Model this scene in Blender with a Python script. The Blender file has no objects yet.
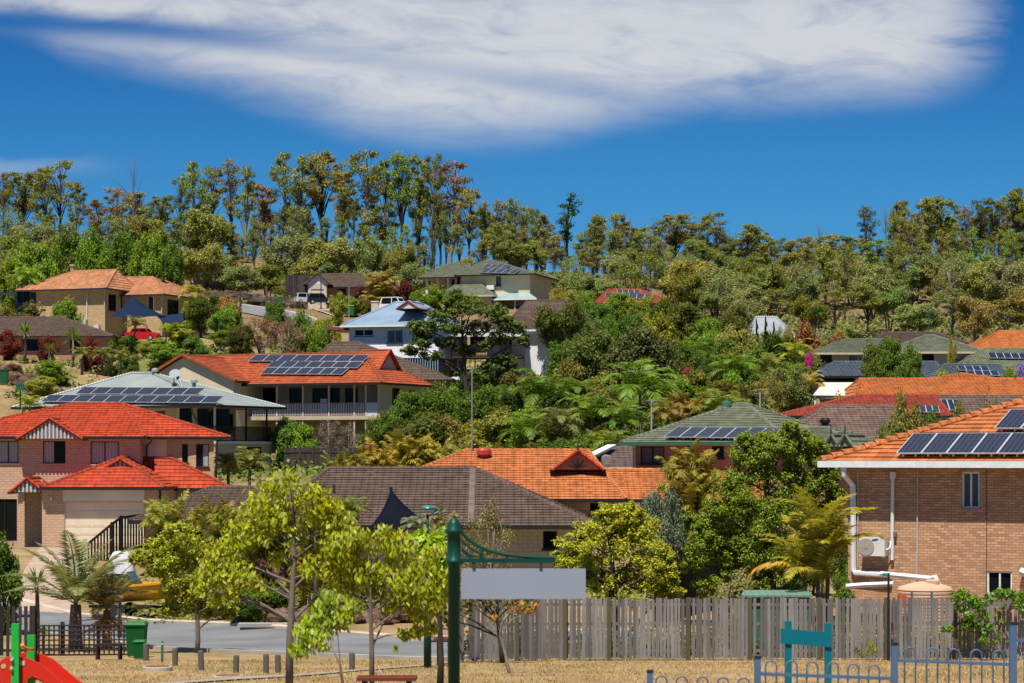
import bpy, math, random
import numpy as np
from mathutils import Vector, Matrix
R = math.radians
F = 2400.0; HZ = 455.0; HC = 5.5            # focal length in pixels, horizon row, eye height
sc = bpy.context.scene
COL = sc.collection
rnd = random.Random(7)

def P(u, v, D):                              # photo pixel + distance -> point in the place
    return Vector(((u-512)*D/F, D, (HZ-v)*D/F+HC))

# ------------------------------------------------------------------ objects
def setp(o, label=None, cat=None, group=None, kind=None):
    if label: o['label'] = label
    if cat: o['category'] = cat
    if group: o['group'] = group
    if kind: o['kind'] = kind
    return o
def empty(name, loc, label=None, cat=None, group=None, rz=0.0):
    o = bpy.data.objects.new(name, None); COL.objects.link(o)
    o.location = loc; o.rotation_euler = (0, 0, rz); o.empty_display_size = .3
    return setp(o, label, cat, group)
def link_mesh(name, me, parent=None, color=None):
    o = bpy.data.objects.new(name, me); COL.objects.link(o)
    if parent is not None: o.parent = parent
    if color is not None: o.color = (*color, 1)
    return o

class MB:
    """collects shapes, then links them as one mesh object"""
    def __init__(s): s.v = []; s.f = []; s.uv = []; s.mi = []
    def add(s, vs, fs, uvs=None, mi=0):
        n = len(s.v); s.v += [tuple(p) for p in vs]
        for k, f in enumerate(fs):
            s.f.append([n+i for i in f]); s.mi.append(mi)
            if uvs is not None: s.uv += [tuple(q) for q in uvs[k]]
            else:
                a = Vector(vs[f[0]]); e = Vector(vs[f[1]])-a
                nn = e.cross(Vector(vs[f[-1]])-a)
                if nn.length > 1e-9: nn.normalize()
                if abs(nn.z) > .9: s.uv += [(vs[i][0], vs[i][1]) for i in f]
                else:
                    h = Vector((-nn.y, nn.x, 0))
                    if h.length < 1e-6: h = Vector((1, 0, 0))
                    h.normalize()
                    s.uv += [(h.dot(Vector(vs[i])), vs[i][2]) for i in f]
        return s
    def box(s, x0, x1, y0, y1, z0, z1, mi=0, rz=0, pivot=None):
        vs = [(x0,y0,z0),(x1,y0,z0),(x1,y1,z0),(x0,y1,z0),(x0,y0,z1),(x1,y0,z1),(x1,y1,z1),(x0,y1,z1)]
        if rz:
            px, py = pivot or ((x0+x1)/2, (y0+y1)/2); c, q = math.cos(rz), math.sin(rz)
            vs = [(px+(x-px)*c-(y-py)*q, py+(x-px)*q+(y-py)*c, z) for x, y, z in vs]
        return s.add(vs, [(0,3,2,1),(4,5,6,7),(0,1,5,4),(1,2,6,5),(2,3,7,6),(3,0,4,7)], mi=mi)
    def bar(s, a, b, w, h, mi=0, up=(0,0,1)):
        a = Vector(a); b = Vector(b); d = (b-a)
        if d.length < 1e-6: return s
        d.normalize(); u = Vector(up)
        if abs(d.dot(u)) > .98: u = Vector((1,0,0))
        x = d.cross(u).normalized(); y = x.cross(d).normalized()
        vs = []
        for p in (a, b):
            for i, j in ((-1,-1),(1,-1),(1,1),(-1,1)): vs.append(p+x*(i*w/2)+y*(j*h/2))
        return s.add(vs, [(3,2,1,0),(4,5,6,7),(0,1,5,4),(1,2,6,5),(2,3,7,6),(3,0,4,7)], mi=mi)
    def tube(s, pts, rad, n=6, mi=0, cap=True):
        pts = [Vector(p) for p in pts]
        if not hasattr(rad, '__len__'): rad = [rad]*len(pts)
        vs = []; m = len(pts); x = None
        for i, p in enumerate(pts):
            d = (pts[min(i+1, m-1)]-pts[max(i-1, 0)])
            d = d.normalized() if d.length > 1e-9 else Vector((0,0,1))
            if x is None:
                u = Vector((0,0,1)) if abs(d.z) < .9 else Vector((0,1,0))
                x = d.cross(u).normalized()
            else:
                x = (x-d*x.dot(d))
                x = x.normalized() if x.length > 1e-6 else d.orthogonal().normalized()
            y = d.cross(x)
            for k in range(n):
                a = 2*math.pi*k/n; vs.append(p+(x*math.cos(a)+y*math.sin(a))*rad[i])
        fs = []
        for i in range(m-1):
            for k in range(n):
                fs.append((i*n+k, i*n+(k+1) % n, (i+1)*n+(k+1) % n, (i+1)*n+k))
        if cap: fs.append(tuple(range(n-1, -1, -1))); fs.append(tuple((m-1)*n+k for k in range(n)))
        return s.add(vs, fs, mi=mi)
    def lathe(s, c, prof, n=14, mi=0):
        vs = []; fs = []
        for r, z in prof:
            for k in range(n):
                a = 2*math.pi*k/n; vs.append((c[0]+r*math.cos(a), c[1]+r*math.sin(a), c[2]+z))
        for i in range(len(prof)-1):
            for k in range(n): fs.append((i*n+k, i*n+(k+1) % n, (i+1)*n+(k+1) % n, (i+1)*n+k))
        fs.append(tuple(range(n-1, -1, -1))); fs.append(tuple((len(prof)-1)*n+k for k in range(n)))
        return s.add(vs, fs, mi=mi)
    def extrude(s, prof, axis_a, axis_b, org, vec, mi=0):
        """closed 2D profile swept along vec"""
        A = Vector(axis_a); B = Vector(axis_b); O = Vector(org); V = Vector(vec); n = len(prof)
        lo = [O+A*p+B*q for p, q in prof]; hi = [p+V for p in lo]
        fs = [tuple(range(n-1, -1, -1)), tuple(range(n, 2*n))]
        fs += [(i, (i+1) % n, n+(i+1) % n, n+i) for i in range(n)]
        return s.add(lo+hi, fs, mi=mi)
    def mesh(s, name, mats, smooth=False):
        me = bpy.data.meshes.new(name)
        me.from_pydata(s.v, [], s.f)
        for m in (mats if isinstance(mats, (list, tuple)) else [mats]): me.materials.append(m)
        if len(set(s.mi)) > 1: me.polygons.foreach_set('material_index', s.mi)
        if s.uv:
            l = me.uv_layers.new(name='UVMap')
            l.data.foreach_set('uv', np.array(s.uv, dtype=np.float32).ravel())
        if smooth: me.polygons.foreach_set('use_smooth', [True]*len(s.f))
        me.update(); return me
    def build(s, name, mats, parent=None, smooth=False, color=None):
        return link_mesh(name, s.mesh(name, mats, smooth), parent, color)

# ------------------------------------------------------------------ materials
MATS = {}
class NT:
    def __init__(s, name):
        s.m = bpy.data.materials.new(name); s.m.use_nodes = True
        s.t = s.m.node_tree; s.n = s.t.nodes; s.bsdf = s.n['Principled BSDF']; s.out = s.n['Material Output']
    def node(s, typ, **kw):
        o = s.n.new(typ)
        for k, v in kw.items():
            if k.startswith('i_'):
                key = k[2:]; key = int(key) if key.isdigit() else key.replace('_', ' ')
                o.inputs[key].default_value = v
            else: setattr(o, k, v)
        return o
    def link(s, a, b): s.t.links.new(a, b)
    def math(s, op, a, b=None):
        o = s.node('ShaderNodeMath', operation=op)
        for i, q in enumerate((a, b)):
            if q is None: continue
            if isinstance(q, (int, float)): o.inputs[i].default_value = q
            else: s.link(q, o.inputs[i])
        return o.outputs[0]
    def mix(s, fac, a, b, blend='MIX'):
        o = s.node('ShaderNodeMix', data_type='RGBA', blend_type=blend)
        for sock, q in ((o.inputs[0], fac), (o.inputs[6], a), (o.inputs[7], b)):
            if isinstance(q, (int, float)): sock.default_value = q
            elif isinstance(q, tuple): sock.default_value = (*q[:3], 1)
            else: s.link(q, sock)
        return o.outputs[2]
    def ramp(s, x, lo, hi, a=0., b=1.):
        o = s.node('ShaderNodeMapRange'); s.link(x, o.inputs[0])
        for i, q in enumerate((lo, hi, a, b)): o.inputs[i+1].default_value = q
        return o.outputs[0]
    def noise(s, vec, scale, detail=3, rough=.55):
        o = s.node('ShaderNodeTexNoise'); o.inputs['Scale'].default_value = scale
        o.inputs['Detail'].default_value = detail; o.inputs['Roughness'].default_value = rough
        if vec is not None: s.link(vec, o.inputs['Vector'])
        return o.outputs['Fac']
    def coord(s, which='Object'): return s.node('ShaderNodeTexCoord').outputs[which]
    def bump(s, h, strength=.5, dist=.02):
        o = s.node('ShaderNodeBump'); o.inputs['Strength'].default_value = strength; o.inputs['Distance'].default_value = dist
        s.link(h, o.inputs['Height']); s.link(o.outputs[0], s.bsdf.inputs['Normal'])
    def set(s, rough=.7, metal=0., spec=None, color=None):
        s.bsdf.inputs['Roughness'].default_value = rough; s.bsdf.inputs['Metallic'].default_value = metal
        if spec is not None: s.bsdf.inputs['Specular IOR Level'].default_value = spec
        if color is not None:
            if isinstance(color, tuple): s.bsdf.inputs['Base Color'].default_value = (*color, 1)
            else: s.link(color, s.bsdf.inputs['Base Color'])
        return s.m
def sc3(c, k): return tuple(min(1, x*k) for x in c)
def memo(fn):
    def w(*a):
        k = (fn.__name__,)+a
        if k not in MATS: MATS[k] = fn(*a)
        return MATS[k]
    return w
@memo
def paint(c, rough=.6, var=.12):
    t = NT('paint'); o = t.coord()
    n = t.noise(o, .9, 4); n2 = t.noise(o, 14, 2)
    col = t.mix(t.ramp(n, .35, .7), sc3(c, 1-var), sc3(c, 1+var*.5))
    col = t.mix(t.ramp(n2, .4, .75, 0, .5), col, sc3(c, 1-var*.8))
    return t.set(rough, spec=.15 if max(c) > .1 else .03, color=col)
@memo
def metal_paint(c, rough=.4):
    t = NT('coated metal'); o = t.coord(); n = t.noise(o, 6, 4)
    t.bump(n, .05, .01)
    return t.set(rough, .0, .2 if max(c) < .1 else .4, t.mix(t.ramp(n, .4, .7), sc3(c, .9), sc3(c, 1.05)))
@memo
def tile(c, k=1.0):
    t = NT('roof tiles'); uv = t.coord('UV'); sp = t.node('ShaderNodeSeparateXYZ'); t.link(uv, sp.inputs[0])
    wv = t.math('SINE', t.math('MULTIPLY', sp.outputs[0], 2*math.pi/.3))
    cell = t.node('ShaderNodeCombineXYZ')
    t.link(t.math('FLOOR', t.math('DIVIDE', sp.outputs[0], .3)), cell.inputs[0])
    t.link(t.math('FLOOR', t.math('DIVIDE', sp.outputs[1], .34)), cell.inputs[1])
    wn = t.node('ShaderNodeTexWhiteNoise', noise_dimensions='2D'); t.link(cell.outputs[0], wn.inputs['Vector'])
    o = t.coord(); st = t.noise(o, .7, 5, .6)
    col = t.mix(wn.outputs[0], sc3(c, .68), sc3(c, 1.18))
    col = t.mix(t.ramp(st, .42, .7, 0, .7), col, tuple(.62*x+.012 for x in c))
    fine = t.noise(o, 22, 3); col = t.mix(t.ramp(fine, .5, .8, 0, .35), col, sc3(c, .55))
    t.bump(wv, .8, .035*k)
    return t.set(.7, spec=.15, color=col)
@memo
def ribbed(c, rough=.35, pitch=.2):
    t = NT('ribbed metal roof'); uv = t.coord('UV'); sp = t.node('ShaderNodeSeparateXYZ'); t.link(uv, sp.inputs[0])
    wv = t.math('POWER', t.math('ABSOLUTE', t.math('SINE', t.math('MULTIPLY', sp.outputs[0], math.pi/pitch))), 6)
    n = t.noise(t.coord(), .6, 5)
    t.bump(wv, .6, .03)
    return t.set(rough, .0, .5, t.mix(t.ramp(n, .35, .7), sc3(c, .85), sc3(c, 1.1)))
@memo
def brick(c1, c2, mortar=(.42,.38,.33), bw=.225, bh=.082):
    t = NT('face brick'); uv = t.coord('UV'); b = t.node('ShaderNodeTexBrick')
    t.link(uv, b.inputs['Vector']); b.inputs['Scale'].default_value = 1
    b.inputs['Brick Width'].default_value = bw; b.inputs['Row Height'].default_value = bh
    b.inputs['Mortar Size'].default_value = .0105*bh/.082; b.inputs['Color1'].default_value = (*c1, 1)
    b.inputs['Color2'].default_value = (*c2, 1); b.inputs['Mortar'].default_value = (*mortar, 1)
    n = t.noise(uv, .8, 5, .6); n3 = t.noise(uv, 9, 3)
    col = t.mix(t.ramp(n, .4, .75, 0, .4), b.outputs['Color'], sc3(c1, .62))
    col = t.mix(t.ramp(n3, .45, .75, 0, .45), col, sc3(c2, 1.25))
    t.bump(b.outputs['Fac'], -.5, .012)
    return t.set(.9, spec=.1, color=col)
@memo
def boards(c, pitch=.18, vertical=False):
    t = NT('painted boards'); uv = t.coord('UV'); sp = t.node('ShaderNodeSeparateXYZ'); t.link(uv, sp.inputs[0])
    fr = t.math('FRACT', t.math('DIVIDE', sp.outputs[0 if vertical else 1], pitch))
    h = t.ramp(fr, 0, .9, 1, 0); t.bump(h, .8, .025)
    n = t.noise(uv, 1.2, 4)
    return t.set(.55, color=t.mix(t.ramp(n, .35, .7), sc3(c, .88), sc3(c, 1.05)))
@memo
def wood(c, rough=.85):
    t = NT('weathered timber'); o = t.coord()
    mp = t.node('ShaderNodeMapping'); t.link(o, mp.inputs[0]); mp.inputs['Scale'].default_value = (9, 9, .9)
    n = t.noise(mp.outputs[0], 1.6, 5, .65)
    g = t.node('ShaderNodeNewGeometry')
    col = t.mix(n, sc3(c, .55), sc3(c, 1.45))
    col = t.mix(t.ramp(g.outputs['Random Per Island'], 0, 1, 0, .95), col, sc3(c, .42))
    big = t.noise(o, .5, 4); col = t.mix(t.ramp(big, .45, .7, 0, .6), col, (c[0]*.5, c[1]*.47, c[2]*.45))
    t.bump(n, .4, .01)
    return t.set(rough, spec=.12, color=col)
@memo
def glass(c=(.006,.007,.008), rough=.06):
    t = NT('window glass'); n = t.noise(t.coord(), 1.1, 2)
    t.bump(n, .03, .02)
    return t.set(rough, .0, .1, t.mix(n, sc3(c, .6), sc3(c, 1.6)))
@memo
def curtain(c=(.42,.42,.43)):
    t = NT('curtain behind glass'); uv = t.coord('UV'); sp = t.node('ShaderNodeSeparateXYZ'); t.link(uv, sp.inputs[0])
    w = t.math('SINE', t.math('ADD', t.math('MULTIPLY', sp.outputs[0], 34), t.math('MULTIPLY', t.noise(uv, 3, 2), 6)))
    t.bsdf.inputs['Coat Weight'].default_value = .2; t.bsdf.inputs['Coat Roughness'].default_value = .05
    t.bump(w, .5, .02)
    return t.set(.8, color=t.mix(t.ramp(w, -1, 1), sc3(c, .6), c))
@memo
def solar():
    t = NT('solar cells'); uv = t.coord('UV'); sp = t.node('ShaderNodeSeparateXYZ'); t.link(uv, sp.inputs[0])
    def lines(x, p, w):
        f = t.math('FRACT', t.math('DIVIDE', x, p)); return t.math('LESS_THAN', f, w)
    l = t.math('MAXIMUM', lines(sp.outputs[0], .165, .09), lines(sp.outputs[1], .165, .09))
    n = t.noise(uv, .7, 2)
    col = t.mix(n, (.006,.009,.024), (.011,.017,.045))
    return t.set(.25, .0, .2, t.mix(t.math('MULTIPLY', l, .4), col, (.16,.18,.24)))
@memo
def bark(c):
    t = NT('bark'); o = t.coord(); mp = t.node('ShaderNodeMapping'); t.link(o, mp.inputs[0]); mp.inputs['Scale'].default_value = (6,6,1.5)
    n = t.noise(mp.outputs[0], 3, 5, .6); t.bump(n, .6, .03)
    return t.set(.9, spec=.1, color=t.mix(n, sc3(c, .5), sc3(c, 1.5)))
@memo
def leaf(var=.52, transl=.25, sheen=.45):
    """leaf colour comes from each plant's own object colour; every leaf varies a little"""
    t = NT('leaves'); oi = t.node('ShaderNodeObjectInfo'); g = t.node('ShaderNodeNewGeometry')
    hs = t.node('ShaderNodeHueSaturation'); t.link(oi.outputs['Color'], hs.inputs['Color'])
    ra = g.outputs['Random Per Island']
    t.link(t.ramp(ra, 0, 1, 1.32*(1-var), 1.32*(1+var)), hs.inputs['Value'])
    n = t.noise(t.coord(), 1.3 if var < .5 else 9, 2)
    t.link(t.ramp(n, .3, .7, .478, .515), hs.inputs['Hue'])
    t.link(t.ramp(t.math('FRACT', t.math('MULTIPLY', ra, 7.13)), 0, 1, .8, 1.1), hs.inputs['Saturation'])
    col = hs.outputs[0]
    t.link(col, t.bsdf.inputs['Base Color']); t.set(sheen, spec=.14)
    tr = t.node('ShaderNodeBsdfTranslucent')
    gm = t.mix(.5, col, (1., .95, .3), 'MULTIPLY'); hb = t.node('ShaderNodeHueSaturation'); hb.inputs['Value'].default_value = 1.5
    t.link(gm, hb.inputs['Color']); t.link(hb.outputs[0], tr.inputs[0])
    mx = t.node('ShaderNodeMixShader'); mx.inputs[0].default_value = transl
    t.link(t.bsdf.outputs[0], mx.inputs[1]); t.link(tr.outputs[0], mx.inputs[2]); t.link(mx.outputs[0], t.out.inputs[0])
    return t.m
@memo
def plain(c, rough=.6, metal=0.):
    t = NT('plain'); n = t.noise(t.coord(), 5, 3)
    return t.set(rough, metal, color=t.mix(n, sc3(c, .85), sc3(c, 1.1)))
@memo
def oxide(c1, c2, scale=1.):
    t = NT('rough stone'); o = t.coord(); n = t.noise(o, scale, 5, .65); t.bump(n, .8, .1)
    return t.set(.95, spec=.1, color=t.mix(t.ramp(n, .35, .68), c1, c2))
# ------------------------------------------------------------------ buildings
CTRL = []                                    # terrain heights known from the buildings and roads: (x, y, z)
V3 = Vector
CAPS = {}
def lerp(a, b, t): return a+(b-a)*t

class House:
    """local frame: x along the front, y away from the viewer, z up; pixels can be turned into local points"""
    def __init__(s, name, label, cat, u, vf, D, rz=0., group=None, pad=None):
        s.loc = P(u, vf, D); s.rz = R(rz)
        s.root = empty(name, s.loc, label, cat, group, s.rz)
        s.ex = V3((math.cos(s.rz), math.sin(s.rz), 0)); s.ey = V3((-math.sin(s.rz), math.cos(s.rz), 0))
        if pad:                              # (x0, x1, y0, y1, drop)
            x0, x1, y0, y1 = pad[:4]; dz = pad[4] if len(pad) > 4 else .12
            for x, y in ((x0,y0),(x1,y0),(x0,y1),(x1,y1)):
                w = s.loc+s.ex*x+s.ey*y; CTRL.append((w.x, w.y, w.z-dz))
    def X(s, u, y=0.):
        k = (u-512)/F; o = s.loc+s.ey*y
        return (k*o.y-o.x)/(s.ex.x-k*s.ex.y)
    def Y(s, u, x):
        k = (u-512)/F; o = s.loc+s.ex*x
        return (k*o.y-o.x)/(s.ey.x-k*s.ey.y)
    def Z(s, v, x=0., y=0.):
        d = (s.loc+s.ex*x+s.ey*y).y
        return (HZ-v)*d/F+HC-s.loc.z
    def pt(s, u, v, y=0.):
        x = s.X(u, y); return V3((x, y, s.Z(v, x, y)))
    def hit(s, u, v, a, b, c):               # pixel -> point on the plane abc (local)
        def L(w): w = w-s.loc; return V3((w.dot(s.ex), w.dot(s.ey), w.z))
        o = L(V3((0,0,HC))); d = L(P(u, v, 100.))-o
        n = (b-a).cross(c-a); return o+d*((a-o).dot(n)/d.dot(n))
    # -------------------------------------------------- walls with openings
    def wall(s, mb, p0, p1, z0, z1, ops=(), depth=.1, mi=0):
        """p0 -> p1 with the outside on the right hand of the direction; ops: (a, b, zc, zd) along the wall"""
        p0 = V3((*p0, 0)); p1 = V3((*p1, 0)); L = (p1-p0).length; d = (p1-p0)/L; inn = V3((-d.y, d.x, 0))
        xs = sorted({0., L, *[min(max(q, 0), L) for o in ops for q in o[:2]]}); zs = sorted({z0, z1, *[min(max(q, z0), z1) for o in ops for q in o[2:4]]})
        def q(a, z, i=0.): w = p0+d*a+inn*i; return (w.x, w.y, z)
        for i in range(len(xs)-1):
            for j in range(len(zs)-1):
                xm = (xs[i]+xs[i+1])/2; zm = (zs[j]+zs[j+1])/2
                if any(o[0] < xm < o[1] and o[2] < zm < o[3] for o in ops): continue
                c = ((xs[i],zs[j]),(xs[i+1],zs[j]),(xs[i+1],zs[j+1]),(xs[i],zs[j+1]))
                mb.add([q(a, z) for a, z in c], [(0,1,2,3)], [c], mi)
        for a, b, zc, zd in ops:
            a, b, zc, zd = max(a,0), min(b,L), max(zc,z0), min(zd,z1)
            e = [(a,zc),(b,zc),(b,zd),(a,zd)]
            for k in range(4):
                g, h = e[k], e[(k+1) % 4]
                mb.add([q(*g), q(*h), q(*h, depth), q(*g, depth)], [(0,3,2,1)], None, mi)
        return p0, d, inn
    def window(s, p0, d, inn, o, style, parent, name='window', depth=.1):
        a, b, zc, zd = o[:4]; st = style.split()
        def q(x, z, i): return p0+d*x+inn*i+V3((0,0,z))
        fr = FRAME.get(st[1] if len(st) > 1 else 'black'); t = .05 if (b-a) < 2.2 else .06
        f = MB(); n = 2 if (b-a) > .75 else 1
        if 'one' in st: n = 1
        if 'two' in st: n = 2
        if 'three' in st: n = 3
        if st[0] == 'roller':
            n = 0; rows = max(2, round((zd-zc)/.45)); cols = max(3, round((b-a)/.75))
            pn = MB(); pn.add([q(a,zc,depth),q(b,zc,depth),q(b,zd,depth),q(a,zd,depth)], [(0,1,2,3)])
            for i in range(rows):
                for j in range(cols):
                    x0 = a+(b-a)*(j+.08)/cols; x1 = a+(b-a)*(j+.92)/cols; z0 = zc+(zd-zc)*(i+.15)/rows; z1 = zc+(zd-zc)*(i+.85)/rows
                    pn.bar(q((x0+x1)/2, z0, depth-.004), q((x0+x1)/2, z1, depth-.004), x1-x0, .008, up=tuple(inn))
            for i in range(1, rows): pn.bar(q(a, zc+(zd-zc)*i/rows, depth-.006), q(b, zc+(zd-zc)*i/rows, depth-.006), .01, .014, mi=1, up=tuple(inn))
            return pn.build('garage_door', [paint(o[4] if len(o) > 4 else (.66,.58,.44), .5), paint((.50,.43,.32))], parent)
        for x in [a+t/2, b-t/2]+[a+(b-a)*k/n for k in range(1, n)]:
            f.bar(q(x, zc, depth*.6), q(x, zd, depth*.6), t, t, up=tuple(inn))
        for z in (zc+t/2, zd-t/2): f.bar(q(a, z, depth*.6-.003), q(b, z, depth*.6-.003), t, t, up=(0,0,1))
        if st[0] != 'door' and 'nosill' not in st:
            f.bar(q(a-.06, zc-.04, -.03), q(b+.06, zc-.04, -.03), .1, .07, mi=1)
        w = f.build(name if st[0] != 'door' else 'glass_door', [fr, SILL.get(st[2] if len(st) > 2 else 'none', fr)], parent)
        for k in range(n):
            x0 = a+(b-a)*k/n; x1 = a+(b-a)*(k+1)/n
            g = MB(); c = [(x0,zc),(x1,zc),(x1,zd),(x0,zd)]
            g.add([q(x, z, depth*.85) for x, z in c], [(0,1,2,3)], [c])
            m = glass()
            if st[0] == 'curtain' or (st[0] == 'half' and k == 0) or (st[0] == 'halfr' and k == n-1): m = curtain()
            if st[0] == 'blue': m = glass((.05,.09,.13), .1)
            if st[0] == 'grey': m = glass((.10,.11,.12), .15)
            g.build('pane', m, w)
        return w
    def block(s, x0, x1, y0, y1, z0, z1, mat, front=(), right=(), left=(), name='wall', down=2., back=True, sides='frbl'):
        """rectangular storey; openings (a, b, zc, zd, style): local x on the front, local y on the sides"""
        mb = MB(); wins = []
        if 'f' in sides:
            r = s.wall(mb, (x0,y0), (x1,y0), z0-down, z1, [(o[0]-x0, o[1]-x0, o[2], o[3]) for o in front])
            wins += [(r, (o[0]-x0, o[1]-x0)+tuple(o[2:4])+tuple(o[5:]), o[4]) for o in front]
        if 'r' in sides:
            r = s.wall(mb, (x1,y0), (x1,y1), z0-down, z1, [(o[0]-y0, o[1]-y0, o[2], o[3]) for o in right])
            wins += [(r, (o[0]-y0, o[1]-y0)+tuple(o[2:4]), o[4]) for o in right]
        if 'b' in sides: s.wall(mb, (x1,y1), (x0,y1), z0-down, z1)
        if 'l' in sides:
            s.wall(mb, (x0,y1), (x0,y0), z0-down, z1)
        w = mb.build(name, mat, s.root)
        for r, o, st in wins:
            if st == 'hole': continue
            s.window(*r, o, st, s.root)
        return w
    def fo(s, u0, u1, v0, v1, style='dark', y=0., *ex):   # front opening from pixels (v0 top, v1 bottom)
        x0, x1 = s.X(u0, y), s.X(u1, y); return (x0, x1, s.Z(v1, x0, y), s.Z(v0, x0, y), style)+ex
    def ro(s, u0, u1, v0, v1, style='dark', x=0.):        # opening in the right side wall
        y0, y1 = s.Y(u0, x), s.Y(u1, x); return (y0, y1, s.Z(v1, x, (y0+y1)/2), s.Z(v0, x, (y0+y1)/2), style)
    # -------------------------------------------------- roofs
    def roof(s, faces, mat, gut, style='tile', name='roof', caps=True, soffit=True, cap_mat=None, capr=.1, gh=.17, step=.34):
        mb = MB(); cap = {}; cz = min(min(f[0].z, f[1].z) for f in faces)
        for a, b, tr, tl in faces:
            ex = (b-a).normalized(); n = (b-a).cross(lerp(tr, tl, .5)-a).normalized(); ey = n.cross(ex)
            H = max(ey.dot(tl-a), ey.dot(tr-a)); N = max(1, round(H/step)) if style == 'tile' else 1
            def uv(p): return (ex.dot(p-a)+a.x*3.1, ey.dot(p-a))
            for i in range(N):
                t0, t1 = i/N, (i+1)/N
                up = n*.045 if style == 'tile' else n*0; um = n*.006
                l0, r0, l1, r1 = lerp(a, tl, t0), lerp(b, tr, t0), lerp(a, tl, t1), lerp(b, tr, t1)
                ps = [l0+up, r0+up, r1+um, l1+um]
                if (r1-l1).length < 1e-4: mb.add(ps[:3], [(0,1,2)], [[uv(p) for p in ps[:3]]])
                else: mb.add(ps, [(0,1,2,3)], [[uv(p) for p in ps]])
                if style == 'tile': mb.add([l0, r0, r0+up, l0+up], [(0,1,2,3)], [[uv(l0), uv(r0), uv(r0), uv(l0)]])
            for p, q in ((b, tr), (tl, a), (tr, tl)):
                if (p-q).length > .1:
                    k = tuple(sorted((tuple(round(c, 3) for c in p), tuple(round(c, 3) for c in q))))
                    cap[k] = (p, q)
        if caps:
            for p, q in cap.values():
                L = (q-p).length; m = max(1, round(L/.42)) if style == 'tile' else 1
                for i in range(m):
                    a2, b2 = lerp(p, q, i/m), lerp(p, q, (i+1)/m)
                    mb.tube([a2+V3((0,0,.015)), b2+V3((0,0,.015))], [capr*1.12, capr*.92], 6, mi=1, cap=True)
        r = mb.build(name, [mat, cap_mat or CAPS.get(mat.name, mat)], s.root)
        g = MB()
        ed = [(f[0], f[1]) for f in faces if abs(f[0].z-f[1].z) < .02]
        for a, b in ed:
            o = (b-a).cross(V3((0,0,1))).normalized()
            g.bar(a+o*.06-V3((0,0,gh/2-.03)), b+o*.06-V3((0,0,gh/2-.03)), .12, gh)
        if ed: g.build('gutter', gut, s.root)
        if soffit and ed:
            pts = []
            for a, b in ed:
                for p in (a, b):
                    if not any((V3(p)-V3(q)).length < .05 for q in pts): pts.append(p)
            c = sum((V3(p) for p in pts), V3())/len(pts)
            pts.sort(key=lambda p: math.atan2(p.y-c.y, p.x-c.x))
            if len(pts) > 2:
                MB().add([(p.x, p.y, cz-.1) for p in pts][::-1], [tuple(range(len(pts)))]).build('soffit', paint((.55,.5,.43)), s.root)
        return r
    def hip(s, x0, x1, y0, y1, ze, rx0, rx1, zr, mat, gut, style='tile', ry=None, **k):
        """ridge along x; a ridge end that reaches the eave line makes a gable"""
        ry = (y0+y1)/2 if ry is None else ry
        A, B, C, D = V3((x0,y0,ze)), V3((x1,y0,ze)), V3((x1,y1,ze)), V3((x0,y1,ze)); L, Rr = V3((rx0,ry,zr)), V3((rx1,ry,zr))
        fs = [(A, B, Rr, L), (C, D, L, Rr)]
        if rx1 < x1-.01: fs.append((B, C, Rr, Rr))
        if rx0 > x0+.01: fs.append((D, A, L, L))
        s.roof(fs, mat, gut, style, **k); return fs
    def gabley(s, xc, hw, y0, y1, ze, zr, mat, gut, style='tile', infill=None, slats=None, recess=.25, barge=None, name='gable_roof', soffit=False):
        """small roof whose ridge runs away from the viewer, gable towards the viewer"""
        a, b, c, d = V3((xc-hw,y0,ze)), V3((xc+hw,y0,ze)), V3((xc+hw,y1,ze)), V3((xc-hw,y1,ze)); t0, t1 = V3((xc,y0,zr)), V3((xc,y1,zr))
        fs = [(b, c, t1, t0), (d, a, t0, t1)]
        s.roof(fs, mat, gut, style, name=name, soffit=False, gh=.12)
        m = MB()
        for p in (a, b): m.tube([p+V3((0,-.02,0)), t0+V3((0,-.02,.02))], .1, 6)
        m.build('barge_tile', barge or mat, s.root)
        if infill:
            m = MB(); y = y0+recess; w = hw*.93; zb = ze+.02
            m.add([(xc-w,y,zb),(xc+w,y,zb),(xc,y,zb+(zr-ze)*.9)], [(0,1,2)])
            if slats:
                n = int(2*w/.22)
                for i in range(1, n):
                    x = -w+2*w*i/n; h = (zr-ze)*.88*(1-abs(x)/w)
                    if h > .06: m.box(xc+x-.05, xc+x+.05, y-.05, y-.01, zb, zb+h, mi=1)
            m.build('gable_infill', [infill, slats] if slats else infill, s.root)
        return fs
    def solar(s, face, n, p_left, p_right, p_top, land=False, group=None):
        """row of n panels: pixels of its lower left and lower right corners, and of a point on its upper edge"""
        a, b, tr, tl = face; nn = (b-a).cross(tl-a).normalized(); a, b, tl = a+nn*.2, b+nn*.2, tl+nn*.2; L = s.hit(*p_left, a, b, tl); Rr = s.hit(*p_right, a, b, tl); T = s.hit(*p_top, a, b, tl)
        ex = (Rr-L).normalized(); nn = (b-a).cross(tl-a).normalized(); ey = nn.cross(ex)
        w = (Rr-L).length/n; h = (T-L).dot(ey)
        me = None
        for i in range(n):
            if me is None:
                m = MB(); m.box(.004, w-.004, .0, h, .1, .135, mi=1)
                m.add([(.03,.03,.139),(w-.03,.03,.139),(w-.03,h-.03,.139),(.03,h-.03,.139)], [(0,1,2,3)])
                for x in (.25*w, .75*w):
                    m.box(x-.02, x+.02, .05, h-.05, 0.0, .1, mi=1)
                me = m.mesh('solar_panel', [solar(), metal_paint((.50,.52,.54), .35)])
            o = link_mesh('solar_panel', me, s.root)
            Mx = Matrix(((ex.x,ey.x,nn.x,0),(ex.y,ey.y,nn.y,0),(ex.z,ey.z,nn.z,0),(0,0,0,1)))
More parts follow.
